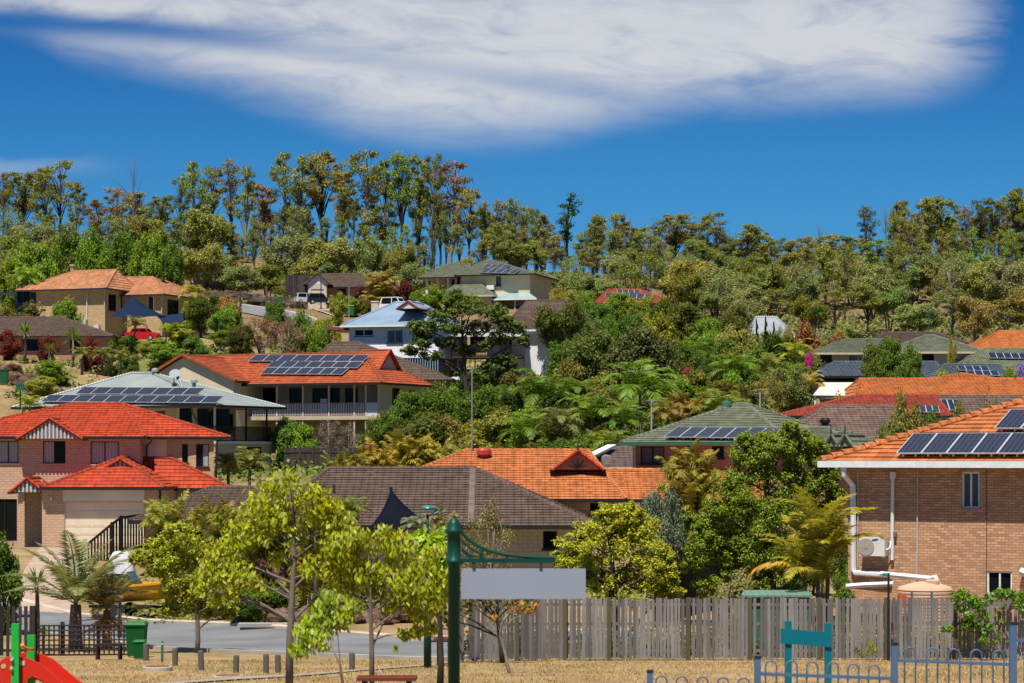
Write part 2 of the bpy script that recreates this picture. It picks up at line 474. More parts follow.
            o.matrix_local = Matrix.Translation(L+ex*(w*i)-nn*.12) @ Mx
    def part(s, name, mat, fn, parent=None, smooth=False):
        m = MB(); fn(m); return m.build(name, mat, parent or s.root, smooth)
    def pipe(s, pts, r, mat, name='downpipe'):
        return MB().tube(pts, r, 7).build(name, mat, s.root)
    def railing(s, a, b, h, mat, gap=.13, name='railing', rail_mat=None, solid=False):
        a, b = V3(a), V3(b); L = (b-a).length; m = MB(); n = max(2, int(L/gap))
        for i in range(n+1):
            p = lerp(a, b, i/n); m.bar(p, p+V3((0,0,h)), .06 if not solid else gap*.78, .03, up=tuple((b-a).normalized().cross(V3((0,0,1)))))
        for z in (.06, h): m.bar(a+V3((0,0,z)), b+V3((0,0,z)), .06, .06, mi=1)
        return m.build(name, [mat, rail_mat or mat], s.root)

def FRAMES():
    global FRAME, SILL
    FRAME = {'black': metal_paint((.02,.02,.022)), 'white': metal_paint((.78,.78,.76)), 'cream': metal_paint((.62,.53,.38)),
             'blue': metal_paint((.02,.05,.12)), 'brown': metal_paint((.08,.04,.025)), 'silver': metal_paint((.45,.46,.47))}
    SILL = {'brick': brick((.52,.36,.25), (.45,.3,.2)), 'none': FRAME['black'], 'red': brick((.4,.2,.12), (.36,.17,.1))}
FRAMES()
# ------------------------------------------------------------------ the houses
CHAR = metal_paint((.022,.022,.025)); CREAMG = metal_paint((.55,.47,.34)); WHITEG = metal_paint((.74,.75,.76)); GREENG = metal_paint((.03,.12,.07)); NAVY = metal_paint((.02,.035,.07))
TERRA = tile((.46,.062,.024)); TERRA2 = tile((.42,.095,.036)); ORANGE = tile((.50,.17,.058)); ORANGE2 = tile((.54,.185,.055)); SALMON = tile((.54,.25,.13))
BROWN = tile((.13,.088,.069)); BROWN2 = tile((.13,.09,.07)); GREENT = tile((.155,.17,.118)); GREENT2 = tile((.175,.19,.132)); MAROON = tile((.36,.07,.045))
PINKB = brick((.60,.41,.28), (.52,.34,.23), (.36,.25,.18), .4, .15); TANB = brick((.58,.42,.22), (.44,.30,.15), (.36,.27,.17), .42, .14)
for _m, _c in ((TERRA,(.36,.055,.022)),(TERRA2,(.30,.07,.03)),(ORANGE2,(.45,.14,.04)),(SALMON,(.46,.20,.10))): CAPS[_m.name] = tile(_c)
NBRICK = brick((.64,.385,.225), (.38,.20,.115), (.23,.155,.11)); REDB = brick((.42,.185,.10), (.33,.14,.085), (.46,.37,.29)); CREAMB = brick((.6,.5,.36), (.54,.44,.3), (.4,.33,.24), .4, .16)
def stdhouse(name, label, u0, u1, ve, d, ur0, ur1, vr, D, h, roofm, wallm, gut, style='tile', ov=.6, front=(), right=(), rz=0., down=2.5, ry=None, cat='house', uc=None, capm=None):
    """house with one hip roof: eave pixels u0..u1 at row ve, ridge pixels ur0..ur1 at row vr, d metres deep"""
    uc = (u0+u1)/2 if uc is None else uc
    D = D+.0; H = House(name, label, cat, uc, ve+h*F/D, D, rz)
    x0, x1 = H.X(u0, -ov), H.X(u1, -ov); ze = H.Z(ve, x0*.5+x1*.5, -ov)
    ym = d/2 if ry is None else ry
    rx0, rx1 = H.X(ur0, ym), H.X(ur1, ym); zr = H.Z(vr, (rx0+rx1)/2, ym)
    rx0 = max(rx0, x0); rx1 = min(rx1, x1)
    H.e = (x0, x1, ze, rx0, rx1, zr)
    H.faces = H.hip(x0, x1, -ov, d+ov, ze, rx0, rx1, zr, roofm, gut, style, ry=ym, cap_mat=capm)
    H.block(x0+ov, x1-ov, 0, d, 0, ze-.02, wallm, front=[H.fo(*o) for o in front], right=[H.ro(o[0], o[1], o[2], o[3], o[4] if len(o) > 4 else 'dark', x1-ov) for o in right], down=down)
    if rx0 <= x0+.02 or rx1 >= x1-.02:
        m = MB()
        for x in ([x0+ov] if rx0 <= x0+.02 else [])+([x1-ov] if rx1 >= x1-.02 else []):
            m.add([(x,0,ze-.02),(x,d,ze-.02),(x,ym,zr-.12)], [(0,1,2)])
        m.build('gable_wall', wallm, H.root)
    for x, y in ((x0,-.5),(x1,-.5),(x0,d+.5),(x1,d+.5)):
        w = H.loc+H.ex*x+H.ey*y; CTRL.append((w.x, w.y, w.z-.15))
    return H

# ---- red-roofed pink brick house with garage, lower left
def red_house():
    H = House('brick_house', 'two storey pink brick house with bright red tiled roof, cream garage door and slatted gables', 'house', 70, 543, 141)
    X, Z = H.X, H.Z
    x0, x1 = X(-75), X(140); ze = Z(437)
    H.block(x0, x1, 0, 10, 0, ze, PINKB, front=[H.fo(-2,18.7,441,463,'curtain black brick'), H.fo(43,65.5,441,463.5,'half black brick'), H.fo(90.5,119,441.5,464,'curtain black brick'), H.fo(-8,17,499,541,'door black')])
    wx = X(214, 1.4)
    H.block(x1-.5, wx, 1.4, 9, 0, ze, TANB, front=[H.fo(182,188,444,463,'dark black none',1.4), H.fo(196,209,444,467,'halfr black none',1.4)], sides='f')
    H.part('end_wall', TANB, lambda m: H.wall(m, (wx,1.4), (X(213.6,9),9), -2, ze))
    H.part('render_panel', paint((.66,.56,.42)), lambda m: m.box(x1-.1, X(167,1.4), 1.33, 1.5, Z(458,y=1.4), ze-.05))
    c = lambda u, y, z: V3((X(u,y), y, z))
    A, B, B2, C = c(-80,-.6,ze), c(145,-.6,ze), c(148,.9,ze), c(231,1.3,ze); Dk = V3((X(229,10.6),10.6,ze)); E = V3((A.x,10.6,ze))
    zr = Z(403.5, y=5); L, T = c(72,5,zr), c(121,5,zr)
    fs = [(A,B,T,L), (B,B2,T,T), (B2,C,T,T), (C,Dk,T,T), (Dk,E,L,T), (E,A,L,L)]
    H.roof(fs, TERRA, CHAR)
    WB = paint((.52,.50,.50)); DB = paint((.20,.18,.19)); 
    H.gabley(X(49.5,-.95), 32.5/17, -.95, 2.2, Z(439,y=-.95), Z(418.5,y=-.95), TERRA, CHAR, infill=DB, slats=WB, recess=.06)
    # garage in front
    yg = -4.4; zg = Z(487.5, y=yg-.5)
    H.block(X(42,yg), X(165,yg), yg, .05, 0, zg, PINKB, front=[H.fo(64.5,144,502.5,543,'roller black',yg,(.72,.62,.46))], sides='frl')
    H.part('garage_header', paint((.72,.66,.55)), lambda m: m.box(X(63,yg), X(144.5,yg), yg-.06, yg+.04, Z(501,y=yg), Z(489.5,y=yg)))
    A, B = c(41,yg-.5,zg), c(165,yg-.5,zg); zt = Z(457.5,y=-2.0); T = c(121,-2.0,zt); T2 = V3((T.x,0.02,zt)); Br = V3((B.x,.02,zg)); Ar = V3((A.x,.02,zg))
    H.roof([(A,B,T,T),(B,Br,T2,T),(Ar,A,T,T2)], TERRA, CHAR, name='garage_roof', soffit=False)
    zl = Z(488.5,y=-.6)
    H.roof([(c(146,-.7,zl), c(232,-.5,zl), c(172,1.38,Z(458.5,y=1.38)), c(112,1.38,Z(457.5,y=1.38))), (c(232,-.5,zl), c(222,5,zl), c(172,1.38,Z(458.5,y=1.38)), c(172,1.38,Z(458.5,y=1.38)))], TERRA, CHAR, name='side_roof', soffit=False)
    H.block(X(160,.2), X(214,.2), .2, 1.5, 0, zl, PINKB, sides='fr', name='side_wall')
    yk = -2.95
    H.gabley(X(120,yk), 26/17, yk, -1.4, Z(474,y=yk), Z(459.5,y=yk), TERRA, CHAR, infill=DB, slats=WB, recess=.1)
    # porch
    yp = -3.7
    H.gabley(X(27,yp), 17.5/17.4, yp, -.2, Z(492.5,y=yp), Z(478.5,y=yp), TERRA, CHAR, infill=DB, slats=WB, recess=.06)
    H.part('porch_pillar', PINKB, lambda m: m.box(X(17,yp), X(23.5,yp), yp+.3, yp+.75, -1, Z(493,y=yp)))
    H.part('entry_wall', PINKB, lambda m: m.box(X(22,-1), X(43,-1), -1.0, -.8, -1, Z(480,y=-1)))
    m_b = CHAR
    H.pipe([(X(151,.1),.3,ze-.1),(X(150,.1),.3,ze-.3),(X(145.5,.8),1.2,ze-.55),(X(145.5,.8),1.2,Z(457,y=.8))], .05, m_b)
    H.pipe([(X(222,1.2),1.25,ze-.1),(X(217,1.2),1.25,ze-.3),(X(216.5,1.4),1.32,Z(478,y=1.4))], .05, m_b)
    H.pipe([(X(160,yg),yg-.05,zg-.1),(X(160,yg),yg-.07,0)], .05, m_b)
    lamp = H.part('wall_lamp', paint((.6,.6,.6)), lambda m: m.lathe((X(51.5,yg),yg-.12,Z(499,y=yg)), [(.02,-.1),(.07,-.02),(.08,.1),(.03,.2),(.02,.25)], 8))
    for x, y in ((x0,-5),(x1,-5),(x0,10),(wx,10),(wx,0)):
        w = H.loc+V3((x,y,0)); CTRL.append((w.x, w.y, w.z-.1))
    return H
HR = red_house()

# ---- grey metal roof with a long solar array
def grey_house():
    H = House('hillside_house', 'cream hillside house with pale grey metal roof, long double solar array and shaded balcony', 'house', 217, 470, 165, -26)
    X, Z = H.X, H.Z
    ze = Z(405.5); x0, x1 = X(12,-.7), X(218,-.7); y1 = H.Y(285, x1)
    ym = y1/2; rx0, rx1 = X(130,ym), X(152,ym); zr = Z(373, rx1, ym)
    GREY = ribbed((.25,.285,.285), .4)
    fs = H.hip(x0, x1, -.7, y1, ze, rx0, rx1, zr, GREY, CHAR, 'metal', ry=ym)
    zb = Z(441); xw = x1-.7; CR = paint((.60,.50,.36))
    # upper storey set back behind the balcony
    H.block(x0+.7, xw-3.0, 2.4, y1-.7, zb, ze, CR, front=[H.fo(140,166,410,418,'grey white none',2.4), H.fo(179,192,408,436,'door',2.4), H.fo(197,208,409,436,'door',2.4), H.fo(211,229,409,436,'door',2.4)], right=[(3.4,4.8,zb+.1,zb+2.1,'door'),(5.8,7,zb+.9,zb+2,'dark')], down=0)
    H.block(x0+.7, xw, 0, y1-.7, 0, zb-.2, CREAMB, front=[H.fo(224,232,455,469,'dark')], right=[(3,6,zb-2.3,zb-.4,'dark')], down=3)
    H.part('balcony_slab', paint((.7,.68,.62)), lambda m: m.box(x0+.7, xw+.1, -.1, y1-.6, zb-.2, zb))
    PB = metal_paint((.02,.02,.02))
    H.railing((X(170),0,zb), (xw,0,zb), 1.0, PB); H.railing((xw,0,zb), (xw,y1-.8,zb), 1.0, PB)
    for x, y in ((xw-.05,.05),(X(178),.05)): H.part('post', paint((.6,.56,.48)), lambda m: m.box(x-.06, x+.06, y-.06, y+.06, zb, ze-.05))
    H.part('post', PB, lambda m: m.box(xw-.11, xw-.01, y1-1.3, y1-1.2, zb, ze-.05)); H.part('post', PB, lambda m: m.box(xw-.11, xw-.01, y1/2, y1/2+.1, zb, ze-.05))
    H.solar(fs[0], 11, (41,401.5), (216,403), (53,394.8)); H.solar(fs[0], 8, (75,393.8), (197,395), (87,387))
    for u, v in ((155,374),(194,385)):
        p = H.hit(u, v, *fs[0][:2], fs[0][3]); H.part('roof_vent', metal_paint((.28,.33,.33)), lambda m: m.lathe(p-V3((0,0,.15)), [(.13,0),(.13,.3),(.26,.32),(.24,.5),(.1,.58)], 10))
    p = H.hit(174, 386, *fs[0][:2], fs[0][3])
    d = H.part('satellite_dish', metal_paint((.17,.20,.22)), lambda m: (m.tube([p, p+V3((0,0,.45)), p+V3((.1,-.05,.7))], .035, 6), m.lathe((0,0,0), [(.04,0),(.22,.02),(.36,.09),(.4,.14)], 16)))
    me = d.data                                    # tilt the bowl part towards the sky
    for i in range(24, len(me.vertices)):
        q = me.vertices[i].co; w = Matrix.Rotation(R(50), 3, 'X') @ Matrix.Rotation(R(15), 3, 'Y') @ q; me.vertices[i].co = w+p+V3((.1,-.02,.8))
    for x, y in ((x0,0),(xw,0),(x0,y1),(xw,y1)):
        w = H.loc+H.ex*x+H.ey*y; CTRL.append((w.x, w.y, w.z-.1))
grey_house()

# ---- terracotta roof with solar array and balustraded veranda
def veranda_house():
    H = House('veranda_house', 'beige two storey house with terracotta roof, three rows of solar panels and balustraded front veranda', 'house', 380, 445, 185, -24)
    X, Z = H.X, H.Z
    ze = Z(383); x1 = .6; x0 = X(222,-.9); y1 = H.Y(433, x1); zb = Z(415.5)
    ym = y1/2+.2; zr = Z(353.5, X(330,ym), ym); rx0 = X(195,ym); rx1 = X(364,ym)
    fs = H.hip(x0, x1, -.9, y1, ze, rx0, rx1, zr, TERRA2, CHAR, ry=ym)
    BE = paint((.52,.44,.33))
    xl = X(237); xw = 0; xv = X(366)
    H.block(xl, xw, 2.3, y1-.6, zb, ze, paint((.40,.34,.26)), front=[H.fo(250,276,388,413,'door brown',2.3), H.fo(289,302,388,413,'door brown',2.3), H.fo(312,340,388,408,'dark brown none',2.3), H.fo(345,358,388,413,'door brown',2.3)], right=[], down=0, sides='fbl')
    H.block(xw-.2, xw, 0, y1-.6, 0, ze, BE, right=[H.ro(392,400,388,404,'dark brown none',xw), H.ro(409,417,390,406,'dark brown none',xw)], sides='frb')
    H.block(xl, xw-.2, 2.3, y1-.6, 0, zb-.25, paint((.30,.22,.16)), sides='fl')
    H.part('veranda_floor', paint((.5,.42,.32)), lambda m: m.box(xl-.3, xw-.2, -.15, 2.4, zb-.3, zb))
    P1 = paint((.55,.47,.36))
    for u in (277,303,329,354.5,366):
        x = X(u); H.part('post', P1, lambda m: m.box(x-.06, x+.06, -.06, .06, -2, ze-.05))
    us = (252,277,303,329,354.5,366)
    RL = paint((.60,.60,.66)); RR = paint((.30,.13,.10))
    for a, b in zip(us[:-1], us[1:]): H.railing((X(a)+.07,0,zb), (X(b)-.07,0,zb), 1.0, RL, .14, rail_mat=RR)
    H.part('screen_panel', paint((.5,.55,.62)), lambda m: m.box(X(366), -.2, -.03, .03, zb, zb+1.0))
    H.part('esky_box', paint((.55,.62,.7)), lambda m: m.box(X(321,1), X(327,1), .9, 1.3, zb, zb+1.35))
    # gable wing at the left, nearer the viewer
    yw = -2.2; xa, xb = X(140,yw), X(238,yw); xc = X(184,yw); zv = Z(380,y=yw); 
    zA = Z(355.5, xc, yw)
    a, b, t0 = V3((xa,yw-.3,Z(376,xa,yw))), V3((xb,yw-.3,Z(381,xb,yw))), V3((xc,yw-.3,zA)); bk = V3((0,8,0))
    lo = min(a.z, b.z); a.z = b.z = lo
    H.roof([(b,b+bk,t0+bk,t0),(a+bk,a,t0,t0+bk)], TERRA2, CHAR, name='gable_roof', soffit=False)
    CW = paint((.66,.56,.40))
    H.part('gable_wall', CW, lambda m: m.add([(xa+.5,yw,-2),(xb-.4,yw,-2),(xb-.4,yw,lo+.1),(xc,yw,zA-.1),(xa+.5,yw,lo+.1)], [(0,1,2,3,4)]))
    H.part('wing_wall', CW, lambda m: m.add([(xb-.4,yw,-2),(xb-.4,2.6,-2),(xb-.4,2.6,lo+.1),(xb-.4,yw,lo+.1)], [(0,1,2,3)])); H.part('wing_wall', CW, lambda m: m.add([(xa+.5,5,-2),(xa+.5,yw,-2),(xa+.5,yw,lo+.1),(xa+.5,5,lo+.1)], [(0,1,2,3)]))
    m = MB()
    for p in (a, b): m.bar(p+V3((0,-.03,.02)), t0+V3((0,-.03,.06)), .14, .2)
    m.build('barge_tile', TERRA2, H.root)
    # dutch gable on the right end
    gx = x1-1.9; zq = ze+(zr-ze)*.28
    A, B, T = V3((gx,ym-2.4,zq)), V3((gx,ym+2.4,zq)), V3((gx,ym,zr+.15)); q = V3((-2.4,0,0))
    H.roof([(B,B+q,T+q,T),(A+q,A,T,T+q)], TERRA2, CHAR, name='gablet', soffit=False)
    H.part('gable_infill', paint((.62,.47,.40)), lambda m: m.add([A+V3((-.12,.3,.02)),B+V3((-.12,-.3,.02)),T+V3((-.12,0,-.2))], [(0,1,2)]))
    H.part('barge_tile', TERRA, lambda m: [m.bar(p, T+V3((0,0,.03)), .2, .2) for p in (A, B)])
    f = fs[0]
    H.solar(f, 7, (260,374), (342,374.5), (266,367.5)); H.solar(f, 7, (266,367.2), (357,368), (273,361)); H.solar(f, 8, (248,361.2), (363,361.5), (256,354.8))
    for x, y in ((xa,yw),(xw,0),(xa,y1),(xw,y1)):
        w = H.loc+H.ex*x+H.ey*y; CTRL.append((w.x, w.y, w.z-.1))
veranda_house()

# ---- blue weatherboard house
def blue_house():
    H = House('weatherboard_house', 'pale blue weatherboard house with light blue metal roof and white lower storey', 'house', 395, 400, 225, -14)
    X, Z = H.X, H.Z; ze = Z(325.5); x0, x1 = X(341,-.6), X(443,-.6); d = 11
    BL = ribbed((.20,.285,.39), .5)
    zr = Z(302.5, X(400,5.5), 5.5)
    fs = H.hip(x0, x1, -.6, d, ze, X(395,5.5), X(418,5.5), zr, BL, WHITEG, 'metal', ry=5.5)
    zm = Z(342.5)
    H.block(x0+.6, x1-.6, 0, d-.6, zm, ze, boards((.40,.50,.62), .2), front=[H.fo(354.5,373.5,329.5,336,'dark white'), H.fo(387,403,330,343,'blue cream'), H.fo(416,430,330,336,'dark white')], down=0)
    H.block(x0+.62, x1-.62, .03, d-.65, Z(358), zm, boards((.74,.75,.78), .2), down=0)
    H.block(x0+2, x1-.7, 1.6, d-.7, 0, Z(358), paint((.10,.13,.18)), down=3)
    H.railing((X(405),.1,-.3), (x1-.7,.1,-.3), Z(358)+.25, paint((.35,.45,.58)), .24, name='batten_screen')
    H.gabley(X(409), 12/10.7, -.2, 5, Z(309), Z(301.5), BL, metal_paint((.25,.05,.06)), 'metal', infill=paint((.72,.62,.5)), recess=.04, barge=metal_paint((.25,.04,.05)))
    H.part('carport_roof', metal_paint((.22,.05,.06)), lambda m: m.box(X(325), x0, .5, 6, Z(329), Z(326)))
    S = [V3((X(418,5.5),5.5,zr)), V3((x1,d,ze)), V3((x1,-.6,ze))]
    face = (V3((x1,-.6,ze)), V3((x1,d,ze)), V3((X(418,5.5),5.5,zr)), V3((X(418,5.5),5.5,zr)))
    H.solar((fs[0]), 4, (421,309.5), (436,319), (426,304.5))
    for x, y in ((x0,0),(x1,0),(x0,d),(x1,d)):
        w = H.loc+H.ex*x+H.ey*y; CTRL.append((w.x, w.y, w.z-.1))
blue_house()

# ---- tan brick house with salmon roof and a navy shade sail, upper left
def tan_house():
    H = House('tan_brick_house', 'two storey tan brick house with pale terracotta roof and navy gutters, high on left', 'house', 105, 335, 250, -20)
    X, Z = H.X, H.Z; ze = Z(288.5); x0, x1 = X(15,-.6), X(106,-.6); y1 = H.Y(132, x1)
    y1 = max(7., min(y1, 14.))
    zr = Z(271, X(80,4.5), 4.5)
    H.hip(x0, x1, -.6, y1, ze, X(74,4.5), X(116,4.5), zr, SALMON, NAVY, ry=4.5)
    H.block(x0+2.2, x1-.5, 0, y1-.5, 0, ze, TANB, right=[(.8,2.4,ze-2.2,ze-.5,'dark blue none'),(3.4,5.4,ze-2.0,ze-.5,'dark blue none'),(5.9,6.8,ze-2.0,ze-.5,'dark blue none')], front=[H.fo(16,30,291,303,'dark blue')], down=3)
    # right wing, set back
    yb = y1-3.2; xa, xb = x1-1.5, X(162, yb); zw = Z(294.5, xb, yb)
    zr2 = Z(277, X(150,yb+5), yb+5)
    H.hip(xa, xb+.6, yb-.6, yb+10, zw, X(125,yb+5), X(152,yb+5), zr2, SALMON, NAVY, ry=yb+5)
    H.block(xa, xb, yb, yb+9.4, 0, zw, TANB, front=[], right=[(1,2,zw-1.8,zw-.4,'dark blue none'),(5,7.5,zw-2.2,zw-.4,'dark blue none')], down=3)
    xc = X(183, yb+6); H.hip(X(150,yb+7), xc, yb+5, yb+13, Z(296,xc,yb+6), X(158,yb+9), X(165,yb+9), Z(281,X(160,yb+9),yb+9), SALMON, NAVY, ry=yb+9, name='rear_roof')
    H.block(X(150,yb+7)+.3, xc-.5, yb+5.6, yb+12, 0, Z(296,xc,yb+6), TANB, down=3, name='rear_wall')
    H.pipe([(X(105),-.1,ze),(X(105),-.1,0)], .06, CREAMG); H.pipe([(xb,yb-.1,zw),(xb,yb-.1,0)], .06, CREAMG)
    H.pipe([(X(87.5),-.12,Z(292)),(X(87.5),-.12,Z(325))], .05, WHITEG)
    H.part('air_conditioner', paint((.6,.6,.58)), lambda m: (m.box(X(81.5), X(88), -.5, -.1, Z(326), Z(319)), m.box(X(96), X(101), -.5, -.1, Z(332), Z(325))))
    H.part('roof_vent', paint((.35,.28,.22)), lambda m: m.lathe((X(72.5,4.5),4.5,zr-.1), [(.25,0),(.25,.6),(.35,.65),(.3,.8)], 8))
    H.part('side_awning', metal_paint((.01,.05,.09)), lambda m: (m.box(X(-8), x0+2, 1, 5, Z(290.5), Z(289)), m.box(X(-8), X(14), 4.6, 4.8, 0, Z(290))))
    for x, y in ((x0,0),(x1,0),(x0,yb+10),(xb,yb+10),(xb,yb)):
        w = H.loc+H.ex*x+H.ey*y; CTRL.append((w.x, w.y, w.z-.1))
    return H
tan_house()

# ---- the rest of the hill
stdhouse('brown_roof_house', 'low brown tiled house at the far left edge, below the tan brick house', -60, 113, 336, 11, -30, 62, 317.5, 226, 2.6, BROWN2, REDB, CHAR, front=[(20,40,339,350,'dark'),(70,80,339,352,'dark')])
H = stdhouse('gable_house', 'small brown roofed house with white front gable beside the hilltop street', 318, 372, 287, 9, 318, 362, 274, 300, 3.2, BROWN2, REDB, CHAR, front=[(338,346,288.5,294,'dark')])
zg = H.Z(284.5, 0, -2.5)
H.gabley(H.X(317.5,-2.5), 13.5/8, -2.5, 4, zg, H.Z(273.2,0,-2.5), BROWN2, CHAR, infill=paint((.62,.60,.56)), recess=.3)
H.block(H.X(308,-2.2), H.X(326.5,-2.2), -2.2, .2, 0, zg, paint((.6,.52,.42)), front=[H.fo(311,324,289,301.5,'roller black',-2.2)], sides='frl', name='garage_wall')
stdhouse('cream_roof_house', 'cream roofed house behind the hilltop palm, beside the brown gabled house', 378, 440, 287, 10, 392, 418, 272, 312, 2.6, tile((.50,.42,.30)), paint((.6,.5,.38)), CREAMG, front=[])
stdhouse('dark_roof_house', 'house with only its dark brown ridge showing behind the cream hilltop roof', 398, 425, 276, 9, 405, 416, 270.5, 322, 3.0, BROWN, paint((.5,.45,.4)), CHAR)

def green_cream_house():
    H = House('cream_house', 'large cream two storey house with sage green roof and nine solar panels on the ridge', 'house', 512, 305, 288, -16)
    X, Z = H.X, H.Z; CR = paint((.66,.56,.36)); CH = CHAR
    ze = Z(274.5); x1 = X(534,-.7); x0 = X(455,-.7)
    zr = Z(261, X(489,5), 5)
    fs = H.hip(x0, x1, -.7, 10.7, ze, X(484,5), X(494,5), zr, GREENT, CH, ry=5)
    H.block(x0+.6, x1-.7, 0, 10, 0, ze, CR, front=[H.fo(496,501,276.5,286,'blue'), H.fo(457,460,276.5,284,'dark')], down=3)
    yl = 1.5; xa, xb = X(420,yl), X(470,yl); zl = Z(277, xb, yl)
    H.hip(xa, xb, yl-.6, yl+9, zl, X(447,yl+4.5), X(470,yl+4.5), Z(264.5, X(455,yl+4.5), yl+4.5), GREENT, CH, ry=yl+4.5, name='wing_roof')
    H.block(xa+3.6, xb-.4, yl+1.5, yl+8.4, 0, zl, CR, front=[H.fo(445,448,278,287,'dark cream none',yl+1.5),H.fo(451,455,279,286,'dark cream none',yl+1.5)], down=3, name='wing_wall')
    for u in (427,438,448): H.part('post', paint((.7,.64,.52)), lambda m: m.box(X(u,yl)-.15, X(u,yl)+.15, yl-.1, yl+.2, 0, zl-.05))
    H.part('balcony_wall', CR, lambda m: m.box(xa+.4, xa+5, yl-.2, yl, -2, zl-2.0))
    yq = -3.2
    H.hip(X(440,yq-.5), X(493,yq-.5), yq-.5, yq+3.6, Z(295,y=yq-.5), X(453,yq+2), X(480,yq+2), Z(284,y=yq+2), GREENT2, CREAMG, ry=yq+2.6, name='lower_roof')
    H.block(X(444,yq), X(491,yq), yq, 0, 0, Z(295,y=yq), CR, down=3, name='lower_wall')
    H.roof([(V3((X(492,-3.4),-3.4,Z(299,y=-3.4))), V3((X(537,-3.4),-3.4,Z(299,y=-3.4))), V3((X(529,0),-.02,Z(293))), V3((X(492,0),-.02,Z(293))))], ribbed((.30,.42,.42)), WHITEG, 'metal', name='patio_roof', caps=False, soffit=False)
    H.part('patio_wall', paint((.45,.36,.26)), lambda m: m.box(X(494), X(534), -.3, -.1, -2, Z(296)))
    for u in (495,515,535): H.part('patio_post', CREAMG, lambda m: m.box(X(u,-3)-.07, X(u,-3)+.07, -3.1, -2.9, -1, Z(299,y=-3)))
    H.part('air_conditioner', paint((.75,.73,.68)), lambda m: m.box(X(488), X(495), -.6, -.1, Z(289.5), Z(285)))
    f = fs[0]
    H.solar(f, 5, (479.5,272.5), (515,273.5), (477,268)); H.solar(f, 4, (482,267.6), (506,268.2), (480,264))
    for x, y in ((xa,0),(x1,0),(xa,10),(x1,10)):
        w = H.loc+H.ex*x+H.ey*y; CTRL.append((w.x, w.y, w.z-.1))
green_cream_house()

stdhouse('hilltop_house', 'house with a pale tan roof edge just right of the large cream house', 520, 548, 289.5, 8, 524, 538, 284.5, 300, 2.6, tile((.5,.4,.28)), paint((.6,.5,.38)), CREAMG)
H = stdhouse('red_solar_house', 'red tiled roof with pale blue solar panels half hidden among the upper trees', 594, 676, 303, 9, 608, 640, 289.5, 300, 2.6, MAROON, REDB, CHAR)
H.solar(H.faces[0], 6, (605,297.5), (652,299), (606,292.8)); H.solar(H.faces[0], 4, (617,292.5), (640,292.8), (618,289.8))
H = stdhouse('purple_roof_house', 'house with a wide dusky brown tiled roof behind the tree, right of the blue house', 500, 602, 330, 12, 528, 566, 300.5, 243, 2.7, BROWN, paint((.55,.55,.6)), WHITEG)
H = House('white_trim_house', 'white trimmed house with a dusky brown roof and dark deck, half behind the feathery tree', 'house', 540, 372, 228, -6)
X, Z = H.X, H.Z; ze = Z(330); x0, x1 = X(455,-.5), X(558,-.5)
H.hip(x0, x1, -.5, 9, ze, X(500,4), X(527,4), Z(317.5,X(520,4),4), BROWN, WHITEG, ry=4)
zb = Z(357)
H.block(x0+3, x1-.6, 0, 8.4, 0, ze, paint((.76,.77,.80)), front=[H.fo(524,530,334,347,'blue white'), H.fo(546,553,334,347,'grey white none'), H.fo(500,512,336,352,'dark'), H.fo(470,485,336,352,'dark')], right=[(2,4,zb,zb+2,'dark white none')])
H.part('deck', wood((.10,.07,.06)), lambda m: m.box(x0, X(525), -3.2, 0, zb-.2, zb)); H.railing((x0,-3.2,zb), (X(525),-3.2,zb), 1.0, wood((.05,.04,.035)))
for u in (458,475,492,508,524): H.part('deck_post', wood((.06,.045,.04)), lambda m: m.box(X(u,-3.1)-.06, X(u,-3.1)+.06, -3.15, -3.03, -2.5, ze-.4))
H.part('fascia_board', WHITEG, lambda m: m.box(X(430,-3.2), X(525,-3.2), -3.3, -3.2, ze-.75, ze-.5))
H.part('deck_roof', metal_paint((.5,.5,.52)), lambda m: m.box(X(430,-3.2), X(525,-3.2), -3.2, 0, ze-.5, ze-.42))
for x, y in ((x0,-3),(x1,0),(x0,9),(x1,9)):
    w = H.loc+H.ex*x+H.ey*y; CTRL.append((w.x, w.y, w.z-.1))
stdhouse('small_patio_house', 'small dark patio cover with a white corner post behind the garden tree', 560, 582, 332, 5, 565, 577, 328, 232, 2.6, metal_paint((.4,.42,.45)), paint((.25,.25,.27)), WHITEG, 'metal')
H = stdhouse('brown_hip_house', 'long dark brown tiled roof directly behind the terracotta veranda house', 286, 452, 380, 13, 333, 358, 342.5, 205, 2.6, BROWN2, paint((.4,.32,.26)), CHAR, rz=-5)
H = stdhouse('grey_gable_house', 'small house with a pale grey metal roof among trees, right of centre', 748, 797, 337, 8, 756, 776, 317, 240, 2.8, ribbed((.30,.33,.36)), paint((.6,.6,.64)), WHITEG, 'metal', front=[(779,788,339,352,'blue white')])
H = stdhouse('green_tile_house', 'long sage green tiled roof with a low brick front, right side of the hill', 810, 890, 353, 10, 846, 893, 339.5, 214, 2.7, GREENT, TANB, CREAMG, front=[(848,868,354.5,362,'grey white'),(820,832,355,362,'dark')])
H = stdhouse('green_peak_house', 'sage green tiled roof with a central peak, right of the long sage roof', 885, 988, 352, 11, 926, 934, 335.5, 211, 2.8, GREENT2, brick((.46,.36,.28), (.4,.3,.24)), CREAMG, front=[(948,957,353.5,359,'blue white'),(922,934,354,361,'dark')])
H = stdhouse('green_solar_house', 'olive green tiled roof with a row of pale solar panels at right edge', 950, 1060, 373, 11, 985, 1030, 349, 203, 2.7, tile((.17,.19,.12)), TANB, CREAMG)
H.solar(H.faces[0], 5, (990,358), (1028,358.5), (991,352.8))
H = stdhouse('slate_roof_house', 'slate blue tiled roof behind the dense dark round tree on the right', 815, 950, 376, 10, 835, 935, 362, 196, 2.6, tile((.10,.13,.165)), paint((.3,.28,.27)), CHAR, front=[(822,855,378,387,'dark')])
